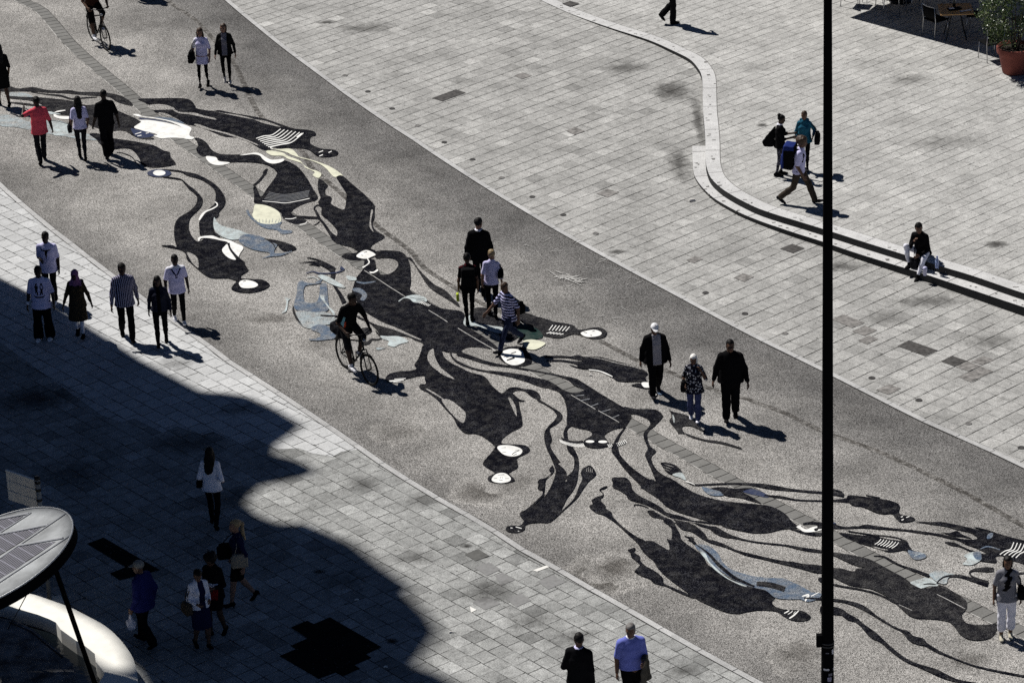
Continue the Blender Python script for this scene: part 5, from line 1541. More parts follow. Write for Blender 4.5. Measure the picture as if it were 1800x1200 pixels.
        if style == 'afro':
            F.p = []
            F.ball(P(0, -0.025, 0.035), (0.120, 0.130, 0.122), M=M); low, fr, ft = -0.07, 0.055, 0.05
            for j in range(9): F.ball(P(0.085 * math.cos(j * .7) , -0.03 + 0.085 * math.sin(j * .7), 0.06 + 0.03 * math.sin(j * 2.3)), 0.045)
        if style == 'pony':
            F.chain([P(0, -0.10, 0.05), P(0, -0.15, 0.0), b.neck - b.fw * 0.10, b.chest - b.fw * 0.14 + b.up * 0.04], [0.03, 0.036, 0.038, 0.018])
            low = -9
        def cut(X, Y, Z):
            x, y, z = loc(X, Y, Z)
            f = np.minimum(y - fr, ft - z + np.abs(x) * 0.10)
            far = (np.abs(X - c[0]) + np.abs(Y - c[1]) + np.abs(Z - c[2])) * 0
            return np.maximum(f, low - z) if low > -5 else f + far
        return s.add("hair", F, mat, cut=cut, h=0.0105, wr=0.0035, wscale=(60, 60, 26), smooth_n=0)
    def cap(s, mat, brim=True):
        b = s.b; M = b.frame(); c = b.head
        P = lambda x, y, z: c + M @ V3(x, y, z)
        F = Field(0.012)
        F.ball(P(0, -0.014, 0.040), (0.089, 0.107, 0.092), M=M)
        def cut(X, Y, Z):
            z = (X - c[0]) * M[0, 2] + (Y - c[1]) * M[1, 2] + (Z - c[2]) * M[2, 2]
            y = (X - c[0]) * M[0, 1] + (Y - c[1]) * M[1, 1] + (Z - c[2]) * M[2, 1]
            return np.maximum(0.030 - z - np.maximum(0, -y) * 0.2, np.abs(y) * 0 - 1)
        if brim: F.cone(P(0, 0.07, 0.043), P(0, 0.145, 0.034), 0.072, 0.052, side=M[:, 0], fa=0.14, fb=0.14, k=0.008)
        F.ball(P(0, -0.014, 0.134), 0.010)
        return s.add("cap", F, mat, cut=cut, h=0.009, wr=0, smooth_n=0)
    # ---- carried things (objects of their own, standing in the person's frame)
    def carry(s, name, F, mats, label, cat, paint=(), h=0.0125, wr=0.002, cut=None, group=None):
        if not isinstance(mats, (list, tuple)): mats = [mats]
        mats = list(mats)
        if cut is not None: F.post.append(cut)
        P, Q = F.mesh(h, wr, seed=s.seed)
        idx = np.zeros(len(Q), int)
        C = P[Q].mean(1)
        for mt, fn in paint:
            if mt not in mats: mats.append(mt)
            idx[fn(C)] = mats.index(mt)
        o = np_obj(name, P, Q, mats, None, idx)
        o.location = s.root.location; o.rotation_euler = s.root.rotation_euler; o.scale = s.root.scale
        return tag(o, label, cat, group)
    def handbag(s, i, label, mat, c=None, size=(0.05, 0.15, 0.11), shoulder=True, cat="handbag", paint=(), tilt=0.0, name="handbag"):
        """bag at the side of arm i, hung from the shoulder or held in the hand"""
        b = s.b; sx = (-1, 1)[i]
        F = Field(0.02)
        if c is None: c = b.pel + b.rt * (sx * 0.25) + V3(0, 0.0, 0.10)
        c = V3(*c)
        ct, st = math.cos(tilt), math.sin(tilt)
        M = np.array([[1, 0, 0], [0, ct, -st], [0, st, ct]])
        F.box(c - V3(0, 0, size[2] * 0.25), (size[0] * 0.6, size[1] * 0.72, size[2] * 0.55), size[0] * 0.45, M=M)
        F.box(c + V3(0, 0, size[2] * 0.45), (size[0] * 0.35, size[1] * 0.55, size[2] * 0.35), size[0] * 0.35, M=M)
        topc = c + V3(0, 0, size[2] * 0.75)
        anchor = (b.shou[i] + b.up * 0.062 - b.rt * (sx * 0.03)) if shoulder else b.wri[i] + b.hdir[i] * 0.09
        for dy in (-0.5, 0.5):
            e = topc + V3(0, dy * size[1], 0)
            mid = (e + anchor) / 2 + b.rt * (sx * (0.05 if shoulder else 0.01))
            F.chain([e, mid, anchor + b.fw * (dy * 0.05)], [0.011, 0.011, 0.011], k=0.008)
        return s.carry(name, F, mat, label, cat, paint)
    def backpack(s, label, mat, mat2=None, size=(0.15, 0.09, 0.22), drop=0.0, paint=(), mono=False):
        b = s.b; F = Field(0.025)
        M = np.stack([b.rt, b.fw, b.up], 1)
        c = b.chest - b.fw * (0.125 * b.build + size[1]) - b.up * (0.03 + drop)
        F.box(c, (size[0] - 0.05, size[1] - 0.04, size[2] - 0.05), 0.05, M=M)
        F.box(c - b.fw * size[1] - b.up * size[2] * 0.3, (size[0] * 0.6, 0.012, size[2] * 0.35), 0.03, M=M)
        for sx in (-1, 1):
            if mono and sx < 0: continue
            sh = b.shou[(sx + 1) // 2] - b.rt * (sx * 0.07)
            F.chain([c + b.rt * (sx * size[0] * 0.6) + b.up * size[2] * 0.8, sh + b.up * 0.075 - b.fw * 0.02, sh + b.fw * 0.105 * b.build - b.up * 0.04, b.chest + b.rt * (sx * 0.13) + b.fw * 0.10 - b.up * 0.10, c + b.rt * (sx * size[0] * 0.8) - b.up * size[2] * 0.7], [0.016, 0.018, 0.018, 0.014, 0.012], k=0.012)
        return s.carry("backpack", F, mat, label, "backpack", paint)

def walk(st=0.62, left=True, sw=0.12, out=0.075, el=-0.535, lf=None):
    """mid-stride: one heel down ahead, the other heel lifting behind, arms swung the opposite way"""
    A = (st * 0.48, 0.015, -0.22); B = (-st * 0.50, 0.085 * min(1, st / .6), 0.60)
    feet = (A, B) if left else (B, A)
    fh, bh = (out, sw + 0.04, el + 0.02), (out, -sw, el + 0.01)
    hands = (bh, fh) if left else (fh, bh)
    return dict(feet=feet, hands=hands, sway=0.0)
def stand(l=0.05, r=-0.05): return dict(feet=((l, 0, 0), (r, 0, 0)), hands=((0.07, 0.04, -0.54), (0.07, 0.02, -0.54)))
def pose(d, **kw):
    d = dict(d); d.update(kw); return d
front = lambda b: (lambda C: ((C - b.chest) @ b.fw) > 0.0)

def collar(b, r=0.082): return lambda C: (((C - b.neck) - ((C - b.neck) @ b.up)[:, None] * b.up) ** 2).sum(1) < r * r * (((C - b.neck) @ b.up) > -0.035)
# ------------------------------------------------------------------ walking up the road, seen from behind
q = Person(8, 187, 77, 112, "person in a black knee-length dress with long dark hair beside the pale painted wash", 'f', 'tan', body=walk(0.34, True, 0.05), bare=1.0)
q.shirt(BLK, 0.5, 0.0, drape=0.0, name="dress_top"); q.skirt(BLK, 0.52, 0.05, name="dress"); q.hair('long', 'black'); q.shoes(BLK, 0.0, size=0.92)

PINK = cloth("pink_cotton", (0.66, 0.085, 0.12), 0.9, 0.08)
q = Person(75, 286, 169.5, 108, "person in a coral pink t-shirt scratching the back of the head while walking away", 'm', 'dark',
           body=pose(walk(0.42, False), hands=((0.16, 0.05, 0.11), (0.15, 0.02, -0.52)), poles=((1.6, -0.3, 0.5), None), nod=0.1))
q.shirt(PINK, 0.46, 0.13, drape=0.03); q.trousers(BLK2, 0.015); q.hair('short', 'black'); q.shoes(BLK)

q = Person(146, 281, 168.5, 104, "person in a white t-shirt and dark jeans with very long black hair walking away", 'f', 'tan', body=pose(walk(0.26, True, 0.04), stance=0.05, hands=((0.08, 0.03, -0.50), (0.06, 0.08, -0.50))))
q.shirt(LAV_SHADE, 0.36, 0.05, drape=0.004); q.trousers(BLK2, 0.0, 0.002); q.hair('long', 'black', up=-0.06); q.shoes(BLK, size=0.92)  # white tee coloured in its shaded lavender tone
q.handbag(0, "small dark handbag hanging at the hip of the long-haired walker in white", BLK2, c=q.b.pel + V3(-0.27, 0.02, -0.02), size=(0.05, 0.12, 0.11))

q = Person(192, 276, 157.5, 112, "person in a black polo shirt and wide black trousers with a shaved head", 'm', 'dark', body=pose(walk(0.34, False, 0.04, 0.13), build=1.06))
q.shirt(BLK, 0.46, 0.08, drape=0.02, paint=[(BLK2, lambda C: C[:, 2] > 9)]); q.trousers(BLK, 0.035, 0.022); q.hair('bald', 'black'); q.shoes(BLK2)

# ------------------------------------------------------------------ pair at the top of the road
q = Person(359, 154, 47.5, -97, "person in a long white top and black leggings carrying a large black bag", 'f', 'fair', body=pose(walk(0.24, False, 0.03), hands=((0.07, 0.02, -0.52), (0.12, 0.02, -0.50)), nod=0.25))
q.shirt(LAV_SHADE, 0.45, 0.22, drape=0.01, paint=[(WHT, lambda C: C[:, 0] > 0.13)]); q.trousers(BLK, -0.008, -0.008); q.hair('long', 'brown', up=0.10); q.shoes(BLK, size=0.92)  # top in shade colour, with plain white painted on the sunlit side
q.handbag(1, "large black shoulder bag on the arm of the walker in the long white top", BLK, c=q.b.pel + V3(0.29, 0.03, 0.0), size=(0.075, 0.20, 0.17))
JKT = cloth("dark_jacket", (0.010, 0.0095, 0.0095), 0.95, spec=0.03)
GREYT = cloth("grey_cotton", (0.17, 0.165, 0.20), 0.9, 0.08)
q = Person(400, 147, 40.5, -92, "person with wavy brown hair in an open dark jacket over a grey top, black jeans", 'f', 'fair', body=pose(walk(0.26, True, 0.05, 0.12), yaw=-0.2))
b = q.b; q.shirt(JKT, 0.97, 0.06, 0.022, drape=0.03, name="jacket", paint=[(GREYT, lambda C: (np.abs(C[:, 0]) < 0.075) & (C[:, 1] > b.pel[1] + 0.05))]); q.trousers(BLK, -0.004, -0.004); q.hair('bob', 'brown'); q.shoes(cloth("pale_shoe", (0.5, 0.48, 0.46)), size=0.9)

# ------------------------------------------------------------------ group coming down the pavement border
PRINT = cloth("print_black", (0.012, 0.012, 0.018))
def poly_hit(poly, x, z):
    poly = np.array(poly); r = np.zeros(len(x), bool); n = len(poly); j = n - 1
    for i in range(n):
        xi, zi = poly[i]; xj, zj = poly[j]
        c = ((zi > z) != (zj > z)) & (x < (xj - xi) * (z - zi) / (zj - zi + 1e-12) + xi)
        r ^= c; j = i
    return r
SNEAK = cloth("white_sneaker", (0.80, 0.80, 0.84), 0.7, 0.05)
q = Person(91, 532, 406, -92, "person in a lavender t-shirt with a dark horned skull print on the chest", 'm', 'dark', body=pose(stand(0.06, -0.03), hands=((0.07, 0.02, -0.54), (-0.05, 0.17, -0.26)), yaw=-0.15))
b = q.b
def skull(C, b=b):
    x, z = -(C[:, 0]), C[:, 2] - b.chest[2]
    f = C[:, 1] > b.pel[1] + 0.02
    h = poly_hit([(-0.03, 0.03), (-0.02, -0.08), (0.0, -0.17), (0.02, -0.08), (0.035, 0.03)], x, z)
    h |= poly_hit([(-0.03, 0.03), (-0.10, 0.04), (-0.125, 0.10), (-0.09, 0.07), (-0.03, 0.07), (0.03, 0.07), (0.09, 0.07), (0.125, 0.10), (0.10, 0.04), (0.03, 0.03)], x, z)
    return f & h
q.shirt(LAV_SHADE, 0.44, 0.14, drape=0.03, paint=[(PRINT, skull)]); q.trousers(BLK, 0.02, 0.012); q.hair('short', 'black'); q.shoes(SNEAK)

q = Person(79, 597, 466, -92, "person in a white t-shirt with two printed standing figures and a white wristband", 'm', 'dark', body=pose(stand(-0.02, 0.03), stance=0.125, hands=((0.10, 0.0, -0.53), (0.12, 0.02, -0.53)), build=1.04))
b = q.b
def twofig(C, b=b):
    x, z = -(C[:, 0]), C[:, 2] - b.chest[2] + 0.02
    f = C[:, 1] > b.pel[1] + 0.02
    h = np.zeros(len(C), bool)
    for ox, k in ((-0.058, 1), (0.058, -1)):
        h |= poly_hit([(ox - 0.022, 0.085), (ox - 0.026, 0.125), (ox - 0.012, 0.11), (ox + 0.012, 0.11), (ox + 0.026, 0.125), (ox + 0.022, 0.085), (ox + 0.008, 0.072), (ox + 0.036, 0.062), (ox + 0.040, -0.01), (ox + 0.026, 0.0), (ox + 0.024, -0.04), (ox + 0.034 + .012 * k, -0.15), (ox + 0.008, -0.15), (ox + 0.002, -0.06), (ox - 0.012, -0.15), (ox - 0.036 + .012 * k, -0.15), (ox - 0.024, -0.04), (ox - 0.026, 0.0), (ox - 0.040, -0.01), (ox - 0.036, 0.062), (ox - 0.008, 0.072)], x, z)
    h |= poly_hit([(-0.115, -0.145), (-0.09, -0.17), (0.0, -0.18), (0.09, -0.17), (0.115, -0.145), (0.115, -0.185), (0.07, -0.208), (0.0, -0.214), (-0.07, -0.208), (-0.115, -0.185)], x, z)
    g = poly_hit([(-0.018, 0.0), (-0.018, 0.06), (0.018, 0.06), (0.018, 0.0)], x - 0.058, z)
    return f & h & ~g
q.shirt(LAV_SHADE, 0.46, 0.15, drape=0.035, paint=[(PRINT, twofig), (WHT, lambda C: (C[:, 1] < 0.02) & (C[:, 2] > b.chest[2] + .1))]); q.trousers(BLK, 0.05, 0.028); q.hair('short', 'black'); q.shoes(SNEAK, grow=0.004, size=1.08)  # tee in shade colour; white at the back of the shoulders paints sunlight
F = Field(0.01); w = q.b.wri[1]; F.cone(w - q.b.hdir[1] * 0.055, w - q.b.hdir[1] * 0.005, 0.036, 0.036); q.add("wristband", F, WHT, h=0.010, wr=0)

HIJ = cloth("hijab_mauve", (0.22, 0.10, 0.20), 0.9, 0.15)
t = NT("paisley_tunic"); p_ = t.objco(); d_ = t.voronoi(t.mapping(p_, loc=(0, 0, 0)), 15.0); w_ = t.noise(p_, 22.0, 3.0)
M_TUN = t.finish(t.mix(t.mapr(t.math('SINE', t.math('MULTIPLY', t.math('ADD', d_, t.math('MULTIPLY', w_, .3)), 42.0)), 0.55, 0.9, 0.0, 0.9), (0.016, 0.013, 0.010), (0.15, 0.11, 0.055)), 0.9, spec=0.05)
q = Person(142, 593, 472.5, -95, "person in a mauve headscarf and patterned dark tunic over white leggings", 'f', 'dark', body=pose(walk(0.26, True, 0.05, 0.17), nod=0.1))
b = q.b
q.shirt(M_TUN, 0.9, 0.12, 0.018, drape=0.035, name="tunic_top"); q.skirt(M_TUN, 0.50, 0.075, name="tunic"); q.trousers(WHT, -0.006, -0.004, 0.93, name="leggings"); q.shoes(BLK, size=0.95, grow=0.004)
M_ = b.frame(); F = Field(0.03); c_ = b.head
F.ball(c_ + M_ @ V3(0, -0.012, 0.028), (0.094, 0.112, 0.106), M=M_); F.cone(c_ + M_ @ V3(0, -0.01, -0.03), b.neck - b.up * 0.01, 0.088, 0.10)
F.cone(b.shou[0] + b.rt * 0.06, b.shou[1] - b.rt * 0.06, 0.088, 0.088); F.cone(b.neck, b.chest + b.fw * 0.03 + b.up * 0.06, 0.10, 0.10, side=b.rt, fa=.9, fb=.8)
F.ball(c_ + M_ @ V3(0, 0.118, -0.018), (0.056, 0.06, 0.082), M=M_, k=0.01, cut=True)
q.add("headscarf", F, HIJ, wr=0.005)
q.backpack("dark backpack worn by the person in the mauve headscarf", BLK2, size=(0.14, 0.08, 0.19), drop=0.04)

t = NT("striped_shirt"); p_ = t.objco(); s_ = t.xyz(p_)
st_ = t.math('FRACT', t.math('MULTIPLY', t.math('ADD', s_[0], t.math('MULTIPLY', s_[1], 0.35)), 26.0))
M_STRV = t.finish(t.mix(t.math('LESS_THAN', st_, 0.42), (0.030, 0.028, 0.055), (0.40, 0.38, 0.50)), 0.9, spec=0.05)
q = Person(225, 597, 461, -80, "person in a vertically striped long-sleeved shirt and black trousers on the pale slabs", 'm', 'brown', body=pose(walk(0.46, True, 0.10, 0.11), yaw=0.1))
q.shirt(M_STRV, 0.90, 0.12, 0.015, drape=0.03); q.trousers(BLK, 0.015, 0.012); q.hair('short', 'black'); q.shoes(BLK)

DJK = cloth("denim_jacket", (0.016, 0.018, 0.032), 0.92, 0.25)
q = Person(286, 607, 483, -86, "person with long dark hair in a dark denim jacket and black trousers", 'f', 'brown', body=pose(walk(0.36, False, 0.05, 0.10), nod=0.15))
q.shirt(DJK, 0.97, 0.03, 0.02, drape=0.02, name="jacket", paint=[(BLK, lambda C: (np.abs(C[:, 0]) < 0.04) & (C[:, 1] > 0.05))]); q.trousers(BLK, 0.0, 0.006); q.hair('long', 'black'); q.shoes(BLK, size=0.95)

q = Person(316, 568, 446, -78, "person in a white t-shirt with a dark V-shaped strap on the chest", 'm', 'dark', body=pose(walk(0.36, True, 0.04, 0.10), yaw=-0.05))
b = q.b
def vstrap(C, b=b):
    x, z = np.abs(C[:, 0]), C[:, 2] - b.chest[2]
    f = C[:, 1] > b.pel[1] + 0.02
    return f & ((np.abs(x - (0.018 + (z + 0.01) * 0.62)) < 0.020) & (z > -0.01) & (z < 0.16) | (np.abs(x - 0.018) < 0.008) & (z > -0.075) & (z <= 0.0) | (x < 0.022) & (np.abs(z + 0.075) < 0.008))
q.shirt(LAV_SHADE, 0.40, 0.13, drape=0.02, paint=[(NAVY, vstrap), (WHT, lambda C: (C[:, 2] > b.chest[2] + 0.135))]); q.trousers(BLK, 0.0, 0.004); q.hair('short', 'black'); q.shoes(SNEAK)  # tee in shade colour; white shoulder tops paint the sunlight

# ------------------------------------------------------------------ four on the mural
SUIT = cloth("black_suit", (0.007, 0.007, 0.0085), 0.95, spec=0.03)
q = Person(846, 517, 382, 82, "person in a black suit walking away, ahead of three others on the mural", 'm', 'fair', body=pose(walk(0.5, True, 0.06, 0.10), yaw=-0.35))
b = q.b; q.shirt(SUIT, 0.97, 0.10, 0.026, drape=0.035, name="jacket", paint=[(WHT, collar(b))]); q.trousers(SUIT, 0.012, 0.012); q.hair('short', 'black'); q.shoes(BLK)
q = Person(826, 569, 444, 93, "person in black with dark red shoulders wearing a black backpack, walking away", 'f', 'tan', body=pose(walk(0.24, False, 0.02, 0.07), stance=0.06))
DRED = cloth("dark_red_cloth", (0.05, 0.006, 0.010), 0.9)
b = q.b; q.shirt(BLK, 0.30, 0.06, drape=0.01, paint=[(DRED, lambda C: C[:, 2] > b.chest[2] + 0.13)]); q.trousers(BLK, -0.002, 0.0); q.hair('short', 'black'); q.shoes(BLK, size=.95)
q.backpack("black backpack on the person in black with red shoulders", BLK, size=(0.16, 0.09, 0.22))
b = q.b; F = Field(0.015); c_ = b.wri[0] + V3(-0.03, 0, -0.22)
F.box(c_, (0.012, 0.05, 0.075), 0.02); F.cone(c_ + V3(0, 0.03, .08), b.wri[0] + V3(0, 0, -.07), 0.006, 0.006, k=.004); F.cone(c_ + V3(0, -0.03, .08), b.wri[0] + V3(0, 0, -.07), 0.006, 0.006, k=.004)
q.carry("carrier_bag", F, cloth("lime_plastic", (0.42, 0.50, 0.04), 0.5), "lime green carrier bag hanging from the hand of the backpack wearer in black", "bag")
q = Person(866, 557, 438, 84, "person with short blond hair in a pale lavender t-shirt seen from behind", 'f', 'fair', body=pose(walk(0.22, True, 0.03, 0.08), tiltx=0.05, yaw=0.25))
q.shirt(LAV_SHADE, 0.42, 0.05, drape=0.008); q.trousers(BLK, 0.008, 0.006); q.hair('short', 'blond'); q.shoes(BLK, size=0.95)
q.handbag(1, "black shoulder bag with a white lower edge on the blond walker", BLK, c=q.b.waist + V3(0.235, -0.03, 0.10), size=(0.06, 0.14, 0.12), paint=[(WHT, lambda C: (C[:, 2] < q.b.waist[2] - 0.0) & (C[:, 1] < q.b.waist[1] - 0.13))])
t = NT("hoop_stripes"); p_ = t.objco(); s_ = t.xyz(p_)
st_ = t.math('FRACT', t.math('MULTIPLY', t.math('ADD', s_[2], t.math('MULTIPLY', t.noise(p_, 6.0), 0.03)), 14.5))
M_HOOP = t.finish(t.mix(t.math('LESS_THAN', st_, 0.50), (0.010, 0.010, 0.030), (0.58, 0.57, 0.84)), 0.9, spec=0.05)
q = Person(897, 613, 493, 216, "bald person in a navy and white hooped t-shirt striding across the mural", 'm', 'tan', body=pose(walk(0.78, True, 0.16, 0.10), hands=((0.10, -0.10, -0.52), (0.16, 0.34, -0.42)), lean=0.08, nod=0.35, yaw=0.3))
q.shirt(M_HOOP, 0.45, 0.12, drape=0.02); q.trousers(DENIM, 0.012, 0.010); q.hair('bald', 'brown'); q.shoes(BLK2)
q.handbag(0, "black shoulder bag on the back of the bald walker in the hooped t-shirt", BLK, c=q.b.waist + V3(-0.16, -0.20, 0.02), size=(0.07, 0.13, 0.15))

# ------------------------------------------------------------------ three older people
PALE = cloth("pale_shirt", (0.36, 0.34, 0.36), 0.9, 0.08)
q = Person(1153, 695, 566.5, -84, "person in a white cap and an open black jacket over a pale shirt", 'm', 'tan', body=pose(walk(0.42, False, 0.05, 0.13), build=1.12, nod=0.15))
b = q.b; q.shirt(BLK, 0.97, 0.10, 0.03, drape=0.05, name="jacket", paint=[(PALE, lambda C: (np.abs(C[:, 0] + 0.02) < 0.095) & (C[:, 1] > b.pel[1] + 0.05))]); q.trousers(BLK, 0.012, 0.016); q.hair('short', 'grey'); q.cap(cloth("white_cap", (0.80, 0.80, 0.82), 0.9, 0.05)); q.shoes(BLK2)
t = NT("floral_blouse"); p_ = t.objco(); d_ = t.voronoi(p_, 21.0, 'F1', "Color"); d2_ = t.voronoi(p_, 21.0)
M_FLO = t.finish(t.mix(t.math('MULTIPLY', t.math('GREATER_THAN', t.xyz(d_)[0], 0.52), t.math('LESS_THAN', d2_, 0.42)), (0.014, 0.014, 0.024), (0.60, 0.60, 0.64)), 0.9, spec=0.05)
q = Person(1221, 740, 626.5, -98, "white-haired person in a floral blouse and blue jeans with one hand raised", 'f', 'tan', body=pose(walk(0.26, True, 0.0, 0.10), hands=((0.03, 0.20, 0.02), (0.05, 0.18, -0.36)), nod=0.2, build=1.1, poles=((0.5, 0.0, -1.0), None)))
q.shirt(M_FLO, 0.5, 0.16, 0.018, drape=0.035); q.trousers(DENIM2, 0.02, 0.012); q.hair('bob', 'white'); q.shoes(WHT, size=.95)
q.handbag(1, "black handbag at the hip of the white-haired person in the floral blouse", BLK, c=q.b.pel + V3(0.24, 0.14, 0.06), size=(0.06, 0.15, 0.13))
q = Person(1285, 738, 595, -94, "person in a plain black sweater, black trousers and glasses with arms hanging", 'm', 'tan', body=pose(walk(0.30, False, 0.03, 0.15), build=1.16, yaw=0.15))
q.shirt(BLK, 0.97, 0.08, 0.022, drape=0.045, name="sweater"); q.trousers(BLK, 0.012, 0.02); q.hair('short', 'black'); q.shoes(BLK)
F = Field(.004); M_ = q.b.frame()
for sx in (-1, 1):
    pts = [q.b.head + M_ @ V3(sx * 0.034 + 0.026 * math.cos(a * .7), 0.098, -0.004 + 0.019 * math.sin(a * .7)) for a in range(10)]
    F.chain(pts, [0.005] * 10)
F.cone(q.b.head + M_ @ V3(-.01, .1, 0), q.b.head + M_ @ V3(.01, .1, 0), .005, .005)
q.add("glasses", F, BLK2, h=.006, wr=0, smooth_n=0)

# ------------------------------------------------------------------ on the terrace
t = NT("patterned_leggings"); p_ = t.objco(); n_ = t.noise(p_, 34.0, 3.0, 0.7)
M_LEG = t.finish(t.mix(t.mapr(n_, 0.52, 0.6, 0.0, 1.0), (0.012, 0.012, 0.018), (0.22, 0.21, 0.27)), 0.9, spec=0.05)
q = Person(1371, 308, 201, -12, "person with a hair bun in a black jacket and patterned leggings", 'f', 'brown', terr=True, body=pose(stand(0.04, -0.06), hands=((-0.02, 0.36, -0.20), (0.0, 0.36, -0.22)), nod=0.3), curl=0.9)
b = q.b; q.shirt(BLK, 0.62, 0.08, 0.02, drape=0.03, name="jacket", paint=[(WHT, collar(b))]); q.trousers(M_LEG, -0.006, -0.002); q.hair('bun', 'black'); q.shoes(BLK, grow=.006, size=.95)
F = Field(.03); F.cone(b.chest - b.fw * .13 + b.up * .10, b.pel - b.fw * .30 + b.up * .02, .03, .17, side=b.fw, fa=.6, fb=.32); F.chain([b.chest - b.fw * .12 + b.up * .10, b.shou[1] + b.up * .07 - b.rt * .04, b.chest + b.fw * .12 + b.rt * .10], [.014, .016, .012], k=.01)
q.carry("tote_bag", F, BLK, "black triangular tote bag slung behind the person with the hair bun", "tote bag", cut=lambda X, Y, Z: (b.pel[2] - .10) - Z)
F = Field(.006); F.box((b.wri[0] + b.wri[1]) / 2 + V3(0, .12, .04), (.032, .003, .062), .006, M=np.array([[1, 0, 0], [0, .8, -.6], [0, .6, .8]])); q.carry("phone", F, BLK2, "phone held out by the person with the hair bun", "phone", h=.007, wr=0)
TEAL = cloth("teal_cotton", (0.018, 0.105, 0.17), 0.9, 0.12)
q = Person(1414, 299, 195.5, -100, "person with short hair in a teal hooded sweater beside the one with the hair bun", 'f', 'tan', terr=True, body=pose(walk(0.34, True, 0.02, 0.09), hands=((0.10, 0.10, -0.34), (0.06, 0.12, -0.44)), yaw=-0.2))
q.shirt(TEAL, 0.9, 0.08, 0.02, drape=0.03, name="sweater"); q.trousers(BLK, -0.004, 0.0); q.hair('short', 'brown'); q.shoes(BLK2, size=.95)
b = q.b; F = Field(.03); F.cone(b.neck - b.rt * .09 - b.fw * .03, b.neck + b.rt * .09 - b.fw * .03, .05, .05); F.cone(b.neck - b.fw * .08, b.neck - b.fw * .08 - b.up * .05, .07, .05, side=b.rt, fa=.6, fb=.5); q.add("hood", F, TEAL)
q.handbag(0, "black tote bag hanging from the shoulder of the person in teal", BLK, c=b.pel + V3(-0.36, 0.02, 0.06), size=(0.07, 0.21, 0.17))
KHAKI = cloth("brown_trousers", (0.045, 0.036, 0.028), 0.9, 0.25)
q = Person(1404, 358, 239, -17, "person in a white t-shirt and brown trousers striding under a large backpack", 'm', 'tan', terr=True, body=pose(walk(0.80, True, 0.06, 0.05), lean=0.10))
q.shirt(WHT, 0.44, 0.06, drape=0.012, paint=[(LAV_SHADE, lambda C: C[:, 0] > -0.05)]); q.trousers(KHAKI, 0.02, 0.014); q.hair('afro', 'brown'); q.shoes(BLK2)  # lavender paints the shade on one side of the white tee
BLUE = cloth("blue_nylon", (0.012, 0.024, 0.13), 0.6, 0.1)
b = q.b
q.backpack("large black and blue backpack carried by the strider in the white t-shirt", BLK, size=(0.19, 0.13, 0.30), drop=0.02, paint=[(BLUE, lambda C: (C[:, 1] < b.chest[1] - 0.36) | ((C[:, 2] > b.chest[2] + 0.16) & (C[:, 1] < b.chest[1] - 0.12)))])
q = Person(1178, 42, None, 24, "person in black on the terrace, cut off at the waist by the picture", 'm', 'brown', terr=True, h=1.78, body=pose(dict(feet=((-0.16, 0.17, 0.9), (0.05, 0.0, 0.0)), hands=((0.07, 0.1, -.5), (-0.04, 0.22, 0.05)))))
q.shirt(BLK, 0.9, 0.1, .02, drape=.03, name="jacket"); q.trousers(BLK, 0.03, 0.015); q.hair('short', 'black'); q.shoes(BLK)

# seated on the upper step
gp = GT(1622, 449)
hz = terr_h(gp)
q = Person(1622, 449, 396.5, -122, "person in a dark jacket and white trousers sitting on the curved steps", 'f', 'tan', base=Vector((gp.x, gp.y, 0.006)), h=1.17,
           body=dict(feet=((0.62, 0.0, 0.30), (0.40, 0.155, 0.0)), seat=(0, 0.02, hz + 0.11), lean=0.30, nod=0.12, yaw=0.45, hands=((-0.04, 0.26, -0.36), (-0.10, 0.20, -0.06)), poles=((0.6, -0.5, -0.6), (0.3, 0.2, -1.0)), stance=0.16, kneeout=0.35))
q.shirt(BLK, 0.97, 0.04, 0.022, drape=0.02, name="jacket"); q.hair('short', 'black'); q.trousers(WHT, -0.004, 0.006, 0.93); q.shoes(BLK, size=.97)
q.handbag(1, "dark bag on the step between the knees of the seated person", BLK2, c=V3(0.02, 0.36, 0.30), size=(0.08, 0.12, 0.11), shoulder=False)
SEAT_SC = q.sc
t = NT("clear_plastic"); M_PET = t.finish((0.45, 0.55, 0.85), 0.12, spec=0.5, trans=0.6)
c_ = GT(1647, 471)
m = MB(); m.lathe([(0.0, 0.004), (0.033, 0.004), (0.036, 0.02), (0.036, 0.10), (0.032, 0.11), (0.036, 0.125), (0.035, 0.16), (0.016, 0.20), (0.014, 0.215)], (0, 0, 0), 16)
bo = tag(empty("water_bottle", c_), "clear plastic water bottle standing on the terrace beside the seated person", "bottle")
bo.scale = (1.15, 1.15, 1.15)
m.obj("bottle_body", M_PET, bo, True)
m = MB(); m.lathe([(0.0, 0.236), (0.0155, 0.236), (0.0155, 0.213), (0.0, 0.213)], (0, 0, 0), 14); m.obj("bottle_cap", simple("blue_cap", (0.08, 0.12, 0.35), 0.5), bo)
c_ = GT(1626, 472); c_.z -= 0.155
m = MB(); m.lathe([(0.0, 0.0), (0.036, 0.0), (0.048, 0.15), (0.052, 0.15), (0.050, 0.165), (0.046, 0.18), (0.02, 0.20), (0.0, 0.20)], (0, 0, 0), 16)
cu = m.obj("drink_cup", cloth("cup_plastic", (0.55, 0.55, 0.75), 0.4), None, True); cu.location = c_; tag(cu, "translucent drink cup with a domed lid on the lower step", "cup")

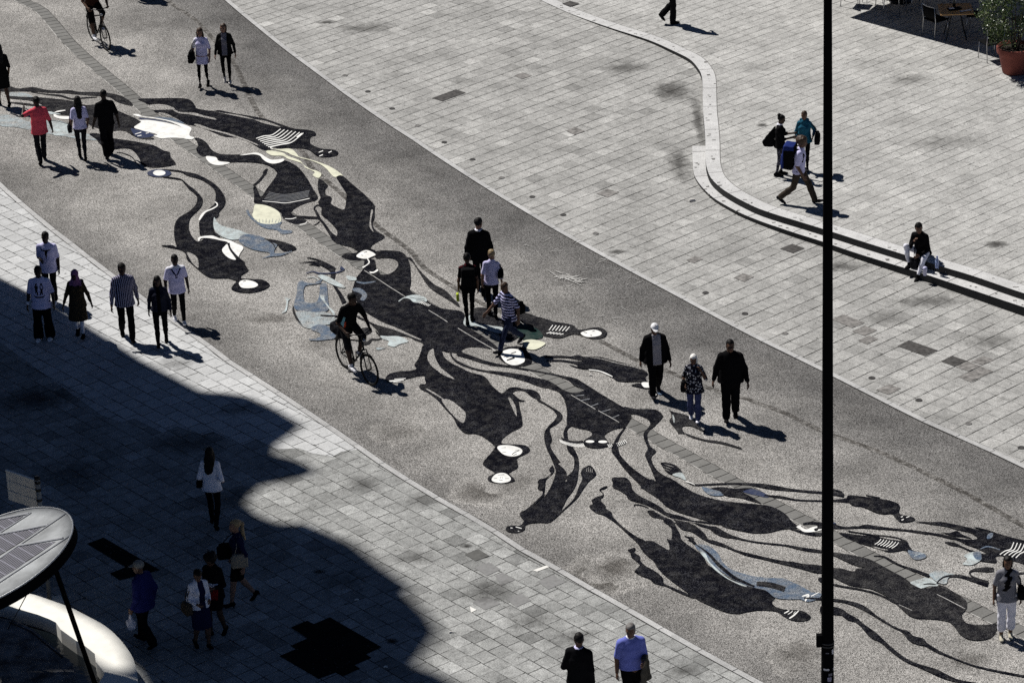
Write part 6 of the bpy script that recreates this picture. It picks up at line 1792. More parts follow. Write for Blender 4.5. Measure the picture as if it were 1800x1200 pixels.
# ------------------------------------------------------------------ in the shade
q = Person(378, 925, 785, 78, "person in a white blouse with long black hair, alone in the shade", 'f', 'fair', body=pose(walk(0.34, True, 0.02, 0.05), hands=((0.03, 0.14, -0.40), (0.05, 0.12, -0.42))))
q.shirt(WHT, 0.9, 0.10, 0.018, drape=0.02, name="blouse"); q.trousers(BLK, 0.006, 0.004); q.hair('longwide', 'black', up=0.02); q.shoes(BLK, 0.02, size=.93)
q.handbag(0, "small black shoulder bag on the hip of the person in the white blouse", BLK, c=q.b.pel + V3(-0.24, 0.0, 0.06), size=(0.05, 0.13, 0.10))
BEIGE = cloth("beige_canvas", (0.30, 0.26, 0.20), 0.85, 0.15)
q = Person(426, 1061, 911, -168, "person with a long fair ponytail in a dark top and skirt and heels", 'f', 'fair', bare=1.0, body=pose(walk(0.46, True, 0.04, 0.10), yaw=0.25))
q.shirt(NAVY, 0.80, 0.03, drape=0.004); q.skirt(BLK, 0.55, -0.01); q.hair('pony', 'blond'); q.shoes(BLK, 0.035, size=.9)
q.handbag(0, "beige canvas tote under the arm of the person with the fair ponytail", BEIGE, c=q.b.waist + V3(-0.22, 0.02, -0.04), size=(0.07, 0.17, 0.13))
q.handbag(1, "black shopper bag carried in front of the person with the fair ponytail", BLK, c=q.b.waist + V3(0.16, 0.22, 0.0), size=(0.08, 0.16, 0.15))
t = NT("red_block_top"); p_ = t.objco(); z_ = t.math('ADD', t.xyz(p_)[2], t.math('MULTIPLY', t.noise(p_, 12.0), 0.02))
RED = cloth("red_cloth", (0.17, 0.006, 0.010), 0.9, 0.2)
q = Person(383, 1117, 969, -116, "person with big curly hair in a black jacket and red and white top", 'f', 'brown', body=pose(walk(0.22, False, 0.0, 0.05), hands=((-0.02, 0.24, -0.26), (-0.02, 0.24, -0.28)), nod=0.4), curl=0.9, bare=1.0)
b = q.b
q.shirt(BLK, 0.9, 0.10, 0.02, drape=0.02, name="jacket", paint=[(RED, lambda C: (C[:, 1] > b.pel[1] + 0.02) & (C[:, 2] < b.waist[2] + 0.02) & (C[:, 2] > b.pel[2] - 0.09) & (np.abs(C[:, 0]) < 0.14)), (WHT, lambda C: (C[:, 1] > b.pel[1] + 0.02) & (C[:, 2] < b.waist[2] + 0.085) & (C[:, 2] > b.waist[2] + 0.02) & (np.abs(C[:, 0]) < 0.14))])
q.skirt(BLK, 0.60, -0.02); q.hair('afro', 'black'); q.shoes(BLK, 0.0, size=.92)
q = Person(357, 1139, 997, -62, "person in a white blazer and navy dress looking down at a paper", 'f', 'tan', body=pose(walk(0.24, True, 0.0, 0.06), hands=((-0.04, 0.25, -0.26), (-0.02, 0.24, -0.30)), nod=0.4, yaw=-0.2), curl=0.9, bare=1.0)
b = q.b
q.shirt(WHT, 0.9, 0.02, 0.02, drape=0.012, name="blazer", paint=[(NAVY, lambda C: (np.abs(C[:, 0] + 0.02) < 0.06) & (C[:, 1] > b.pel[1] + 0.04))])
q.skirt(NAVY, 0.50, 0.02, name="dress"); q.hair('short', 'black'); q.shoes(BLK, 0.0, size=.9)
q.handbag(1, "brown patterned handbag on the arm of the person in the white blazer", cloth("brown_leather", (0.06, 0.045, 0.03), 0.6, 0.4), c=b.pel + V3(0.27, 0.0, 0.04), size=(0.07, 0.15, 0.12))
BLUEJ = cloth("blue_jacket", (0.018, 0.022, 0.11), 0.85, 0.2, spec=0.05)
q = Person(259, 1134, 984, 150, "person in a grey cap and dark blue jacket walking off with a plastic bag", 'm', 'tan', body=pose(walk(0.36, False, 0.03, 0.09), build=1.10, yaw=0.5, nod=0.15))
q.shirt(BLUEJ, 0.97, 0.12, 0.026, drape=0.04, name="jacket"); q.trousers(BLK, 0.025, 0.02); q.hair('short', 'grey'); q.cap(cloth("grey_cap", (0.24, 0.24, 0.22), 0.9)); q.shoes(BLK)
b = q.b; F = Field(.02); wr_ = b.wri[0] + b.hdir[0] * .09
c_ = wr_ + V3(-0.01, 0, -0.24)
F.ball(c_, (0.075, 0.10, 0.12)); F.cone(c_ + V3(0, 0, .08), wr_ + V3(0, .0, -.03), .05, .012, side=V3(0, 1, 0), fa=.6, fb=.8); F.cone(wr_ + V3(0, 0, .012), wr_ + V3(0, 0, -.05), .011, .013)
q.carry("plastic_bag", F, cloth("white_plastic", (0.60, 0.60, 0.68), 0.4, 0.15, 0.3), "white plastic carrier bag hanging from the hand of the person in the grey cap", "bag", wr=.007)

# ------------------------------------------------------------------ at the lower edge
q = Person(1022, 1272, 1111.5, 72, "person in a black suit seen from behind with a coffee cup in hand", 'm', 'tan', body=pose(walk(0.34, True, 0.04, 0.08), hands=((0.04, 0.20, -0.34), (0.06, 0.0, -0.54)), yaw=0.35))
b = q.b; q.shirt(SUIT, 0.97, 0.12, 0.028, drape=0.035, name="jacket", paint=[(LAV_SHADE, collar(b))]); q.trousers(SUIT, 0.012, 0.012); q.hair('short', 'black'); q.shoes(BLK)
F = Field(.006); c_ = b.wri[0] + b.hdir[0] * .085 + V3(-.045 * 0, .03, .02); F.cone(c_ + V3(0, 0, -.05), c_ + V3(0, 0, .035), .026, .034); F.cone(c_ + V3(0, 0, .045), c_ + V3(0, 0, .055), .034, .030)
q.carry("coffee_cup", F, SNEAK, "white paper coffee cup with a dark lid held by the person in the black suit", "cup", h=.008, wr=0, paint=[(BLK2, lambda C: C[:, 2] > c_[2] + .042)])
SKYB = cloth("blue_shirt", (0.17, 0.20, 0.60), 0.9, 0.1)
q = Person(1112, 1252, 1093, -80, "person in a blue short-sleeved shirt with a jacket draped over one forearm", 'm', 'tan', body=pose(walk(0.30, False, 0.03, 0.09), hands=((-0.02, 0.26, -0.28), (0.08, 0.02, -0.54)), yaw=-0.45, build=1.12, nod=0.1))
b = q.b; q.shirt(SKYB, 0.46, 0.02, 0.018, drape=0.02, paint=[(WHT, collar(b))]); q.trousers(BLK, 0.015, 0.016); q.hair('short', 'grey'); q.shoes(BLK)
F = Field(.03); e_, w_ = b.elb[0], b.wri[0]
F.cone(e_ + (w_ - e_) * .15, e_ + (w_ - e_) * .8, .055, .055, side=V3(0, 0, 1), fa=1, fb=1)
F.cone(e_ + (w_ - e_) * .2 + V3(0, .02, -.05), e_ + (w_ - e_) * .2 + V3(-.03, .05, -.36), .06, .085, side=V3(1, .4, 0), fa=.7, fb=.5)
F.cone(e_ + (w_ - e_) * .75 + V3(0, .02, -.05), e_ + (w_ - e_) * .75 + V3(.02, .05, -.42), .05, .075, side=V3(1, .4, 0), fa=.7, fb=.4)
q.carry("draped_jacket", F, cloth("taupe_cloth", (0.085, 0.075, 0.060), 0.9, 0.3), "taupe jacket draped over the forearm of the person in the blue shirt", "jacket", wr=.008)

# ------------------------------------------------------------------ by the lower end of the gutter
DGREY = cloth("grey_top", (0.20, 0.20, 0.225), 0.9, 0.1)
q = Person(1768, 1121, 975, -93, "person in a grey top, dark scarf and white cropped trousers by the gutter", 'f', 'tan', body=pose(stand(-0.04, 0.04), hands=((0.10, 0.03, -0.50), (0.09, 0.02, -0.53)), yaw=-0.1, build=1.06), bare=1.0)
b = q.b
def scarf(C, b=b):
    x, z = C[:, 0], C[:, 2] - b.chest[2]
    f = C[:, 1] > b.pel[1]
    return f & (z > -0.22) & (np.abs(x + 0.015 + 0.02 * np.sin(z * 40) - np.maximum(0, -z) * .25) < 0.052 + 0.018 * np.sin(z * 63 + x * 40))
q.shirt(DGREY, 0.44, 0.10, 0.014, drape=0.02, paint=[(BLK, scarf)]); q.trousers(WHT, 0.016, 0.018, 0.82); q.hair('bob', 'black'); q.shoes(cloth("pale_sandal", (0.45, 0.42, 0.34)), size=.95)
q.handbag(0, "black crossbody bag on the hip of the person in white cropped trousers", BLK, c=b.pel + V3(-0.27, 0.02, 0.07), size=(0.07, 0.13, 0.12))

# two more just above the picture: only their shadows reach it
for x, y, az, lab in ((234, -8, 100, "person in a dark coat near the gutter whose shadow alone enters the picture"), (352, -20, -90, "person in a dark coat near the plaza kerb whose shadow alone enters the picture")):
    q = Person(x, y, None, az, lab, 'm', 'tan', h=1.75, body=walk(0.4, True))
    q.shirt(BLK2, 0.97, 0.12, 0.025, drape=0.03, name="coat"); q.trousers(BLK); q.hair('short', 'brown'); q.shoes(BLK)
# ================================================================== street furniture
METAL = simple("dark_metal", (0.012, 0.012, 0.013), 0.5, metal=0.3, spec=0.3)
CHROME = simple("bare_steel", (0.45, 0.45, 0.46), 0.35, metal=0.9)
RUBBER = simple("tyre_rubber", (0.008, 0.008, 0.008), 0.85, spec=0.1)
POLEM = simple("pole_paint", (0.0045, 0.0045, 0.005), 0.9, spec=0.02)

# tall lamp post rising through the picture
pb = G(1454.5, 1268)
LP = tag(empty("lamp_post", pb), "tall tapering black lamp post rising through the whole picture, stickers near its foot", "lamp post")
m = MB(); m.tube([(0, 0, 0), (0, 0, 0.02), (0, 0, 4), (0, 0, 9), (0, 0, 14), (0, 0, 16.5)], [0.112, 0.108, 0.094, 0.076, 0.058, 0.052], 24)
m.obj("post", POLEM, LP, True)
m = MB(); m.lathe([(0.11, 0.0), (0.19, 0.0), (0.19, 0.02), (0.15, 0.03), (0.135, 0.28), (0.11, 0.30)], n=24); m.obj("post_base", POLEM, LP, True)
m = MB(); m.tube([(0, 0, 16.3), (0.3, -0.2, 16.7), (1.0, -0.6, 16.8)], 0.035, 8); m.box((1.25, -0.75, 16.78), (0.7, 0.3, 0.12), rz=-0.55, bev=0.03); m.obj("lamp_head", POLEM, LP)
def post_z(py):
    return hpx(pb, py, 0.0, 18)
z1, z2 = post_z(1130), post_z(1112)
m = MB(); m.box((-0.135, -0.02, (z1 + z2) / 2 - 0.02), (0.10, 0.10, 0.22), bev=0.012); m.obj("junction_box", POLEM, LP)
m = MB()
for zz in (post_z(1127), post_z(1132)): m.lathe([(0.104, zz - .012), (0.112, zz - .012), (0.112, zz + .012), (0.104, zz + .012)], n=24)
m.obj("clamp_band_trim", simple("dull_band", (0.03, 0.03, 0.032), 0.6), LP, True)
STK = [simple("sticker_white", (0.50, 0.50, 0.54), 0.7, var=0.6, scale=60), simple("sticker_grey", (0.12, 0.12, 0.15), 0.7, var=0.7, scale=60), simple("sticker_lilac", (0.25, 0.24, 0.34), 0.7, var=0.8, scale=50)]
def sticker(an, zc, w, hh, mt):
    m = MB(); r_ = 0.1095; n = 5
    vs = []
    for j in range(n + 1):
        a = an + (j / n - .5) * w / r_
        for z in (zc - hh / 2, zc + hh / 2): vs.append((r_ * math.cos(a), r_ * math.sin(a), z))
    m.add(vs, [(2 * j, 2 * j + 2, 2 * j + 3, 2 * j + 1) for j in range(n)])
    m.obj("sticker", mt, LP, True)
for py, an, w, hh, k in ((1141, -0.75, 0.045, 0.085, 0), (1142, -1.7, 0.05, 0.02, 1), (1171, -1.85, 0.10, 0.035, 0), (1172, -0.55, 0.03, 0.05, 0), (1188, -1.35, 0.07, 0.08, 2), (1197, -1.45, 0.06, 0.05, 0), (1180, -1.2, 0.07, 0.05, 1)):
    sticker(an, post_z(py), w, hh, STK[k])
# small writing scratched over the white sticker band
def text(s_, size, mat, parent, loc, rot, name):
    c = bpy.data.curves.new(name, 'FONT'); c.body = s_; c.size = size; c.align_x = 'CENTER'; c.align_y = 'CENTER'
    o = bpy.data.objects.new(name, c); COL.objects.link(o); o.data.materials.append(mat); o.parent = parent; o.location = loc; o.rotation_euler = rot
    return o

# ------------------------------------------------------------------ bicycles
def bicycle(rear, front_, label, basket=True):
    a, b = G(*rear), G(*front_)
    hd = (b - a).xy; az = math.atan2(hd.y, hd.x)
    mid = (a + b) / 2
    root = tag(empty("bicycle", (mid.x, mid.y, 0.004), az - math.pi / 2), label, "bicycle")
    WB, RW = 1.06, 0.335
    yr, yf = -WB / 2, WB / 2
    def wheel(y, steer=0.0):
        w = empty("wheel", (0, y, RW)); w.parent = root; w.rotation_euler = (0, 0, steer)
        # tyre carries the wheel; rim, spokes and hub are its pieces
        m = MB(); m.tube([(0, (RW - .018) * math.cos(i * math.pi / 24), (RW - .018) * math.sin(i * math.pi / 24)) for i in range(48)], 0.019, 8, closed=True); m.obj("tyre", RUBBER, w, True)
        m = MB(); m.tube([(0, (RW - .045) * math.cos(i * math.pi / 24), (RW - .045) * math.sin(i * math.pi / 24)) for i in range(48)], 0.011, 6, closed=True)
        m.tube([(-.035, 0, 0), (.035, 0, 0)], .018, 8)
        for i in range(20):
            a_ = i * math.pi / 10
            m.tube([((.03 if i % 2 else -.03), .016 * math.cos(a_ + .8), .016 * math.sin(a_ + .8)), (0, (RW - .05) * math.cos(a_), (RW - .05) * math.sin(a_))], .0022, 4, cap=False)
        m.obj("rim", METAL, w, True)
        return w
    wheel(yr); wheel(yf, 0.06)
    BB = Vector((0, yr + .44, .285)); ST = Vector((0, yr + .27, .82)); HT = Vector((0, yf - .235, .88)); HB = Vector((0, yf - .195, .73)); AX = Vector((0, yf, RW)); RA = Vector((0, yr, RW))
    m = MB()
    m.tube([BB, ST], .016); m.tube([BB, HB], .020); m.tube([ST - Vector((0, -.03, .10)), HT], .017); m.tube([HT, HB], .021)
    for sx in (-1, 1):
        m.tube([BB + Vector((sx * .03, 0, 0)), RA + Vector((sx * .06, 0, 0))], .010); m.tube([ST + Vector((sx * .015, 0, -.08)), RA + Vector((sx * .06, 0, 0))], .009)
        m.tube([HB + Vector((sx * .05, .02, -.02)), AX + Vector((sx * .055, 0, 0))], .012)
    m.tube([HB + Vector((-.05, .02, -.02)), HB + Vector((.05, .02, -.02))], .014)
    m.obj("frame", METAL, root, True)
    m = MB(); top_ = HT + Vector((0, -.02, .16)); m.tube([HT, top_], .013)
    m.tube([top_ + Vector((-.29, -.12, -.02)), top_ + Vector((-.20, -.02, .01)), top_ + Vector((-.06, .05, .0)), top_ + Vector((.06, .05, .0)), top_ + Vector((.20, -.02, .01)), top_ + Vector((.29, -.12, -.02))], .012)
    hb = m.obj("handlebar", METAL, root, True)
    for sx in (-1, 1):
        m = MB(); m.tube([top_ + Vector((sx * .29, -.12, -.02)), top_ + Vector((sx * .225, -.045, .0))], .017); m.obj("grip", RUBBER, hb, True)
    m = MB(); m.tube([ST, ST + Vector((0, -.03, .10))], .013, 8)
    F = Field(.02); s0 = ST + Vector((0, -.05, .13)); F.cone((0, s0.y - .07, s0.z), (0, s0.y + .02, s0.z), .075, .060, side=V3(1, 0, 0), fa=.42, fb=.45); F.cone((0, s0.y, s0.z), (0, s0.y + .18, s0.z + .005), .05, .022, side=V3(1, 0, 0), fa=.5, fb=.8)
    m.obj("seat_post", METAL, root, True)
    P, Q = F.mesh(.010); np_obj("saddle", P, Q, [RUBBER], root)
    m = MB(); m.lathe([(.02, -.004), (.095, -.004), (.095, .004), (.02, .004)], n=24); m.v = [(v[2] + .05, v[0] + BB.y, v[1] + BB.z) for v in m.v]
    for sx, an in ((1, -1.2), (-1, -1.2 + math.pi)):
        e = BB + Vector((sx * .075, .17 * math.cos(an), .17 * math.sin(an)))
        m.tube([BB + Vector((sx * .06, 0, 0)), e], .010); m.box(e + Vector((sx * .06, 0, 0)), (.10, .075, .025), bev=.006)
    m.obj("crank", METAL, root)
    m = MB()
    for y, a0, a1 in ((yr, .35, 2.7), (yf, 1.2, 2.9)):
        m.tube([(0, y + (RW + .025) * math.cos(a0 + (a1 - a0) * i / 14), RW + (RW + .025) * math.sin(a0 + (a1 - a0) * i / 14)) for i in range(15)], .022, 6, flat=.35)
    m.obj("mudguard", METAL, root, True)
    if basket:
        m = MB()
        for sx in (-1, 1): m.tube([RA + Vector((sx * .065, 0, 0)), (sx * .07, yr - .02, .74)], .007, 6); m.tube([(sx * .07, yr - .24, .745), (sx * .07, yr + .20, .745)], .007, 6)
        for k in range(5): m.tube([(-.07, yr - .22 + .1 * k, .745), (.07, yr - .22 + .1 * k, .745)], .005, 5)
        m.obj("rack", METAL, root, True)
    # front lamp
    m = MB(); m.tube([HT + Vector((0, .05, .04)), HT + Vector((0, .11, .04))], .032, 12); m.obj("front_lamp", CHROME, root, True)
    return root, dict(sad=s0, hb=top_, bb=BB, yr=yr)
def rider(bike, info, label, top, skinc, build=1.0, h=1.78, shirt=None, shorts=None, hairc='black', side_paint=()):
    sc_ = 1.0
    fl = info['bb']
    feet = []
    for sx, an in ((-1, -1.2 + math.pi), (1, -1.2)):
        pz = fl.z + .17 * math.sin(an); py_ = fl.y + .17 * math.cos(an)
        feet.append((py_ + .06 + 0.02, pz - 0.05, 0.10))
    s0, t_ = info['sad'], info['hb']
    body = dict(feet=tuple(feet), seat=(0, s0.y + .0, s0.z + .10), lean=0.42, nod=-0.10, stance=0.125, kneeout=0.12, build=build, yaw=0.25)
    tmp = Body(sex='m', **body)
    hands = []
    for i, sx in enumerate((-1, 1)):
        g = V3(sx * .27, t_.y - .10, t_.z + .03) - tmp.shou[i]
        hands.append((sx * g[0], g[1] - 0.06, g[2]))
    body['hands'] = tuple(hands); body['poles'] = ((0.6, -0.5, -0.6), (0.6, -0.5, -0.6))
    q = Person(bike.location.x, 0, None, math.degrees(bike.rotation_euler.z) + 90, label, 'm', skinc, base=Vector(bike.location), h=1.0, body=body, bare=1.0, curl=1.1)
    q.root.scale = (1, 1, 1); q.sc = 1.0
    q.shirt(shirt, 0.44, 0.05, drape=0.01, paint=side_paint); q.trousers(shorts, 0.02, 0.016, 0.56, name="shorts"); q.hair('short', hairc); q.shoes(SNEAK)
    return q
bk, inf = bicycle((608, 647), (648.5, 675), "black city bicycle with a laden rear rack, ridden across the mural")
LBLUE = cloth("light_blue_strip", (0.20, 0.42, 0.50), 0.9)  # narrow pale blue strip down one side of the shirt
ORNG = cloth("orange_trim", (0.42, 0.06, 0.025), 0.9)
q = rider(bk, inf, "cyclist in a dark t-shirt with a pale blue edge riding over the mural", None, 'brown', shirt=BLK, shorts=BLK2, side_paint=[(LBLUE, lambda C: (C[:, 0] > 0.135) & (C[:, 0] < 0.19) & (C[:, 2] < 1.30)), (ORNG, lambda C: (C[:, 0] > 0.11) & (C[:, 0] < 0.14) & (C[:, 2] < 1.18))])
F = Field(.03); F.box((0.0, inf['yr'] - .04, .86), (.13, .16, .07), .04); F.ball((.05, inf['yr'] - .10, .95), .09); F.ball((-.07, inf['yr'] + .04, .94), .08); F.cone((-.10, inf['yr'] - .16, .93), (.12, inf['yr'] - .02, .99), .04, .03)
q.carry("luggage_bundle", F, BLK2, "dark bundle of bags tied on the rear rack of the bicycle on the mural", "luggage", wr=.012)
bk2, inf2 = bicycle((164, 70), (185.5, 88), "mountain bike with its rider cut off by the top of the picture", basket=False)
rider(bk2, inf2, "cyclist in a rust brown top cut off by the top of the picture", None, 'tan', shirt=cloth("rust_cotton", (0.030, 0.012, 0.008), 0.9), shorts=BLK)

# ------------------------------------------------------------------ fountain kiosk in the corner: ring bench, basin, tilted canopy
ZB = 0.47
C5 = lambda s_, z: [G(0 + float(a.split(",")[0]) / 6, 1000 + float(a.split(",")[1]) / 6, z) for a in s_.split()]
RING = tag(empty("fountain_bench", G(60, 1160)), "curved white stone ring bench around the fountain basin", "bench")
outer = catmull(C5("-900,420 -500,280 -150,235 200,245 350,265 520,320 740,400 900,480 1100,590 1250,720 1380,890 1430,1020 1450,1150 1440,1300 1380,1480 1250,1640", ZB), 4, closed=False)
inner_ = C5("1000,1420 1045,1200 1105,1095 1012,975 1000,890 880,795 800,750 640,635 590,560 520,525 400,478 180,415 30,362 -200,330 -500,370 -900,500", ZB)
M_RING = simple("white_stone", (0.80, 0.79, 0.74), 0.75, var=0.10, scale=3.0)
m = MB(); m.prism([p.xy for p in outer] + [p.xy for p in inner_], 0.0, ZB)
under(m.obj("seat_ring", M_RING), RING)
t = NT("pool_water"); p_ = t.pos(); n_ = t.noise(p_, 9.0, 3.0, 0.6)
M_WAT = t.finish((0.004, 0.006, 0.008), 0.06, bump=n_, bstr=0.5, bdist=0.03, spec=0.5)
m = MB(); m.sheet([p.xy for p in C5("-900,420 180,400 520,500 1060,900 1160,1100 1000,1500 -900,1500", .2)], 0.20)
tag(m.obj("fountain_water", M_WAT), kind="structure")
t = NT("mound_stone"); p_ = t.pos(); k_ = t.mapr(t.noise(p_, 2.6, 5.0, .65), .35, .68, .12, 1.25)
M_MOUND = t.finish(t.mix(1.0, (0.20, 0.20, 0.21), t.comb(k_, k_, k_), 'MULTIPLY'), 0.8)
MD = tag(empty("fountain_platform", G(20, 1180)), "dark worn stone platform standing in the fountain water", "platform")
top_ = C5("-500,560 -200,500 0,515 200,560 370,650 520,780 650,900 740,970 790,1100 800,1300 -500,1400", .42)
m = MB(); m.prism([p.xy for p in catmull(top_, 3)], 0.0, .42); under(m.obj("stone_top", M_MOUND), MD)
m = MB(); s2_ = C5("100,560 330,660 470,780 660,930", .42)
for a_, b_ in zip(s2_, s2_[1:]): m.tube([a_ + Vector((0, 0, .006)), b_ + Vector((0, 0, .006))], .012, 5)
under(m.obj("joint_seam", J_DARK), MD)
m = MB()
for a_, b_ in zip(C5("1005,905 1010,975 1105,1095 1045,1200", .30), C5("1010,975 1105,1095 1045,1200 1000,1300", .30)): m.tube([a_, b_], .016, 6)
under(m.obj("basin_edge_trim", CHROME), RING)

# canopy disc
CC = G(-22, 986, 2.75)
Xc, Yc, Zc = cx, cy, -fwd
nD = (Xc * (-.40) + Yc * .915).normalized() * math.sin(R(66)) + Zc * math.cos(R(66))
nD = nD.normalized()
def on_disc(px, py, lift=0.0):
    o = Vector((0, 0, CAM_H)); g = G(px, py, 0.0); d = (g - o)
    t_ = (CC + nD * lift - o).dot(nD) / d.dot(nD)
    return o + d * t_
e1 = (on_disc(127, 916) - CC); RAD = e1.length; e1 = e1.normalized(); e2 = nD.cross(e1).normalized()
KI = tag(empty("canopy", CC), "tilted round canopy of pale metal with dark louvred panels over the fountain", "canopy")
PALEM = simple("canopy_metal", (0.20, 0.21, 0.22), 0.5, metal=0.35, var=0.35, scale=2.5)
m = MB(); n_ = 72
for rr_, zz_ in ((RAD, 0.0), (RAD, -0.21)):
    pass
vs = [CC + (e1 * math.cos(2 * math.pi * i / n_) + e2 * math.sin(2 * math.pi * i / n_)) * RAD for i in range(n_)]
vb = [v - nD * .20 for v in vs]
m.add(vs + vb, [tuple(range(n_)), tuple(range(2 * n_ - 1, n_ - 1, -1))], 0)
m.add(vs + vb, [(i, i + n_, (i + 1) % n_ + n_, (i + 1) % n_) for i in range(n_)], 1)
under(m.obj("disc", PALEM, mats=[PALEM, POLEM]), KI)
m = MB(); m.tube([v + nD * .004 for v in vs], .016, 6, closed=True); under(m.obj("rim", simple("rim_metal", (0.55, 0.56, 0.57), 0.45, metal=0.4), smooth=True), KI)
t = NT("louvre"); p_ = t.pos(); s_ = t.xyz(t.mapping(p_, rot=(0, 0, -0.55)))
l_ = t.math('FRACT', t.math('MULTIPLY', t.math('ADD', s_[1], t.math('MULTIPLY', t.noise(p_, 3.0), .03)), 17.0)); l2_ = t.math('FRACT', t.math('MULTIPLY', s_[0], 5.5))
lm = t.math('MAXIMUM', t.math('LESS_THAN', l_, .22), t.math('MULTIPLY', t.math('LESS_THAN', l2_, .07), .8))
M_LOUV = t.finish(t.mix(lm, (0.006, 0.006, 0.013), (0.24, 0.24, 0.30)), 0.6)
C4 = lambda x_, y_, lf: on_disc(x_ / 6, 800 + y_ / 6, lf)
for s_ in ("-700,900 -300,735 0,680 250,637 60,775 -300,990 -700,1200", "-300,1030 0,838 440,762 180,938 -300,1240", "-300,1300 0,1085 172,965 590,905 380,1050 190,1180 -100,1360"):
    pts = [C4(*[float(a) for a in q_.split(",")], .006) for q_ in s_.split()]
    m = MB(); m.add(pts, [tuple(range(len(pts)))]); o = under(m.obj("louvre_panel", M_LOUV), KI)
m = MB()
for a_, b_, w_ in (((-500, 770), (300, 612), .022), ((-300, 890), (505, 733), .022), ((180, 955), (665, 870), .022), ((-300, 1010), (330, 602), .012), ((-300, 1290), (692, 612), .012), ((-100, 1400), (742, 842), .012)):
    m.tube([C4(*a_, .010), C4(*b_, .010)], w_, 6)
under(m.obj("frame_strip", simple("strip_metal", (0.62, 0.63, 0.65), 0.4, metal=0.4)), KI)
m = MB(); a_ = on_disc(94, 990, -.2); b_ = G(166, 1198, 0.25); m.tube([a_, b_ + (b_ - a_) * .03], .042, 12)
under(m.obj("strut", POLEM, smooth=True), KI)
a2 = on_disc(-60, 1010, -.2); m = MB(); m.tube([a2, G(-120, 1230, .25)], .042, 12)
under(m.obj("strut", POLEM, smooth=True), KI)
m = MB(); m.tube([on_disc(60, 1020, -.2), G(34, 1069, ZB), G(14, 1105, .45)], .009, 6); under(m.obj("stay_cable", POLEM), KI)

# slatted sign beside it
pg = G(88, 1058)
zt_ = hpx(pg, 842, .5, 6)
SG = tag(empty("board_sign", pg), "pale slatted board sign on a steel post by the canopy, blank side showing", "sign")
BOARD = simple("pale_board", (0.76, 0.69, 0.58), 0.75, var=0.12, scale=4.0)
EDGE = simple("board_edge", (0.72, 0.70, 0.64), 0.6)
m = MB(); m.tube([(0, 0, 0), (0, 0, zt_)], .042, 14); m.obj("post", simple("post_steel", (0.34, 0.33, 0.30), 0.5, metal=0.3), SG, True)
m = MB(); m.lathe([(0, 0), (.05, 0), (.05, .05), (0, .06)], (0, 0, zt_), 14); m.obj("post_cap", METAL, SG, True)
lft = (G(13.5, 826, zt_ - .02) - Vector((pg.x, pg.y, zt_ - .02))); wid = lft.length; ld = lft.normalized()
ang = math.atan2(ld.y, ld.x)
z0b = zt_ - (hpx(pg, 842, .5, 6) - hpx(pg, 896, .5, 6)) * .98
hb_ = (zt_ - z0b) / 3
for zb0 in (zt_, 1.05):
    for k in range(3):
        zc = zb0 - .02 - hb_ * (k + .5)
        m = MB(); m.box((ld.x * (wid / 2 + .05), ld.y * (wid / 2 + .05), zc), (wid - .02, .035, hb_ - .02), rz=ang, bev=.006); o = m.obj("board", BOARD, SG)
        m = MB(); m.box((ld.x * (wid / 2 + .05), ld.y * (wid / 2 + .05), zc + hb_ / 2 - .006), (wid - .02, .042, .014), rz=ang); m.obj("edge_strip", EDGE, o)
m = MB()
for zz in (zt_ - .05, zt_ - hb_, zt_ - 2 * hb_, z0b):
    m = MB(); m.tube([(0, 0, zz - .03), (0, 0, zz + .02)], .052, 10); m.obj("bracket", METAL, SG)
m = MB(); m.box((0.06, -.03, .03), (.34, .30, .05), rz=.3, bev=.008); m.obj("base_plate", BOARD, SG)

# ------------------------------------------------------------------ cafe corner
WICK = simple("black_weave", (0.0075, 0.0075, 0.008), 0.9, spec=0.03)
def chair_at(root):
    m = MB(); m.box((0, 0, .45), (.46, .44, .035), bev=.012); m.obj("seat", WICK, root)
    m = MB(); n_ = 9
    pts = [(-.24 + .48 * i / (n_ - 1), -.24 + .05 * abs(i - 4) ** 1.5 / 8, 0) for i in range(n_)]
    vs, fs = [], []
    for x, y, _ in pts:
        for z, dy in ((.52, 0.0), (.66, -.015), (.84, -.05)):
            vs += [(x, y + dy, z), (x, y + dy - .012, z)]
    for i in range(n_ - 1):
        for k in range(2):
            a = i * 6 + k * 2; b = a + 6
            fs += [(a, b, b + 2, a + 2), (a + 1, a + 3, b + 3, b + 1)]
        a = i * 6; b = a + 6
        fs += [(a, a + 1, b + 1, b), (a + 4, b + 4, b + 5, a + 5)]
    m.add(vs, fs); m.obj("backrest", WICK, root, True)
    m = MB(); m.tube([(x, y - .058, .845) for x, y, _ in pts], .013, 8); m.obj("top_rail", CHROME, root, True)
    for sx in (-1, 1):
        m = MB(); m.tube([(sx * .21, .19, .44), (sx * .225, .215, .0)], .011, 8); m.obj("leg", CHROME, root, True)
        m = MB(); m.tube([(sx * .235, -.275, .845), (sx * .225, -.22, .46), (sx * .225, -.255, .0)], .011, 8); m.obj("leg", CHROME, root, True)
def copy_tree(o, parent=None):
    c = o.copy(); COL.objects.link(c)
    if parent: c.parent = parent
    for ch in [x for x in o.children]: copy_tree(ch, c)
    return c
first = None
CH = [(1645, 63, 35, "black cafe chair with a steel back rail at the near corner of the wooden table"), (1716, 55, 160, "black cafe chair between the wooden table and the terracotta planter"),
      (1498, 8, -20, "black cafe chair farthest from the planter, its legs standing in the sun"), (1532, 10, 60, "black cafe chair in the sun with its seat shadow beside the parasol shade"), (1572, 26, 150, "black cafe chair just inside the shade, side-on to the picture edge"),
      (1608, 14, 200, "black cafe chair in the shade behind the near one, turned away"), (1690, 12, -80, "black cafe chair on the far side of the wooden table"), (1741, 104, 110, "black cafe chair half hidden behind the shrub in the planter")]
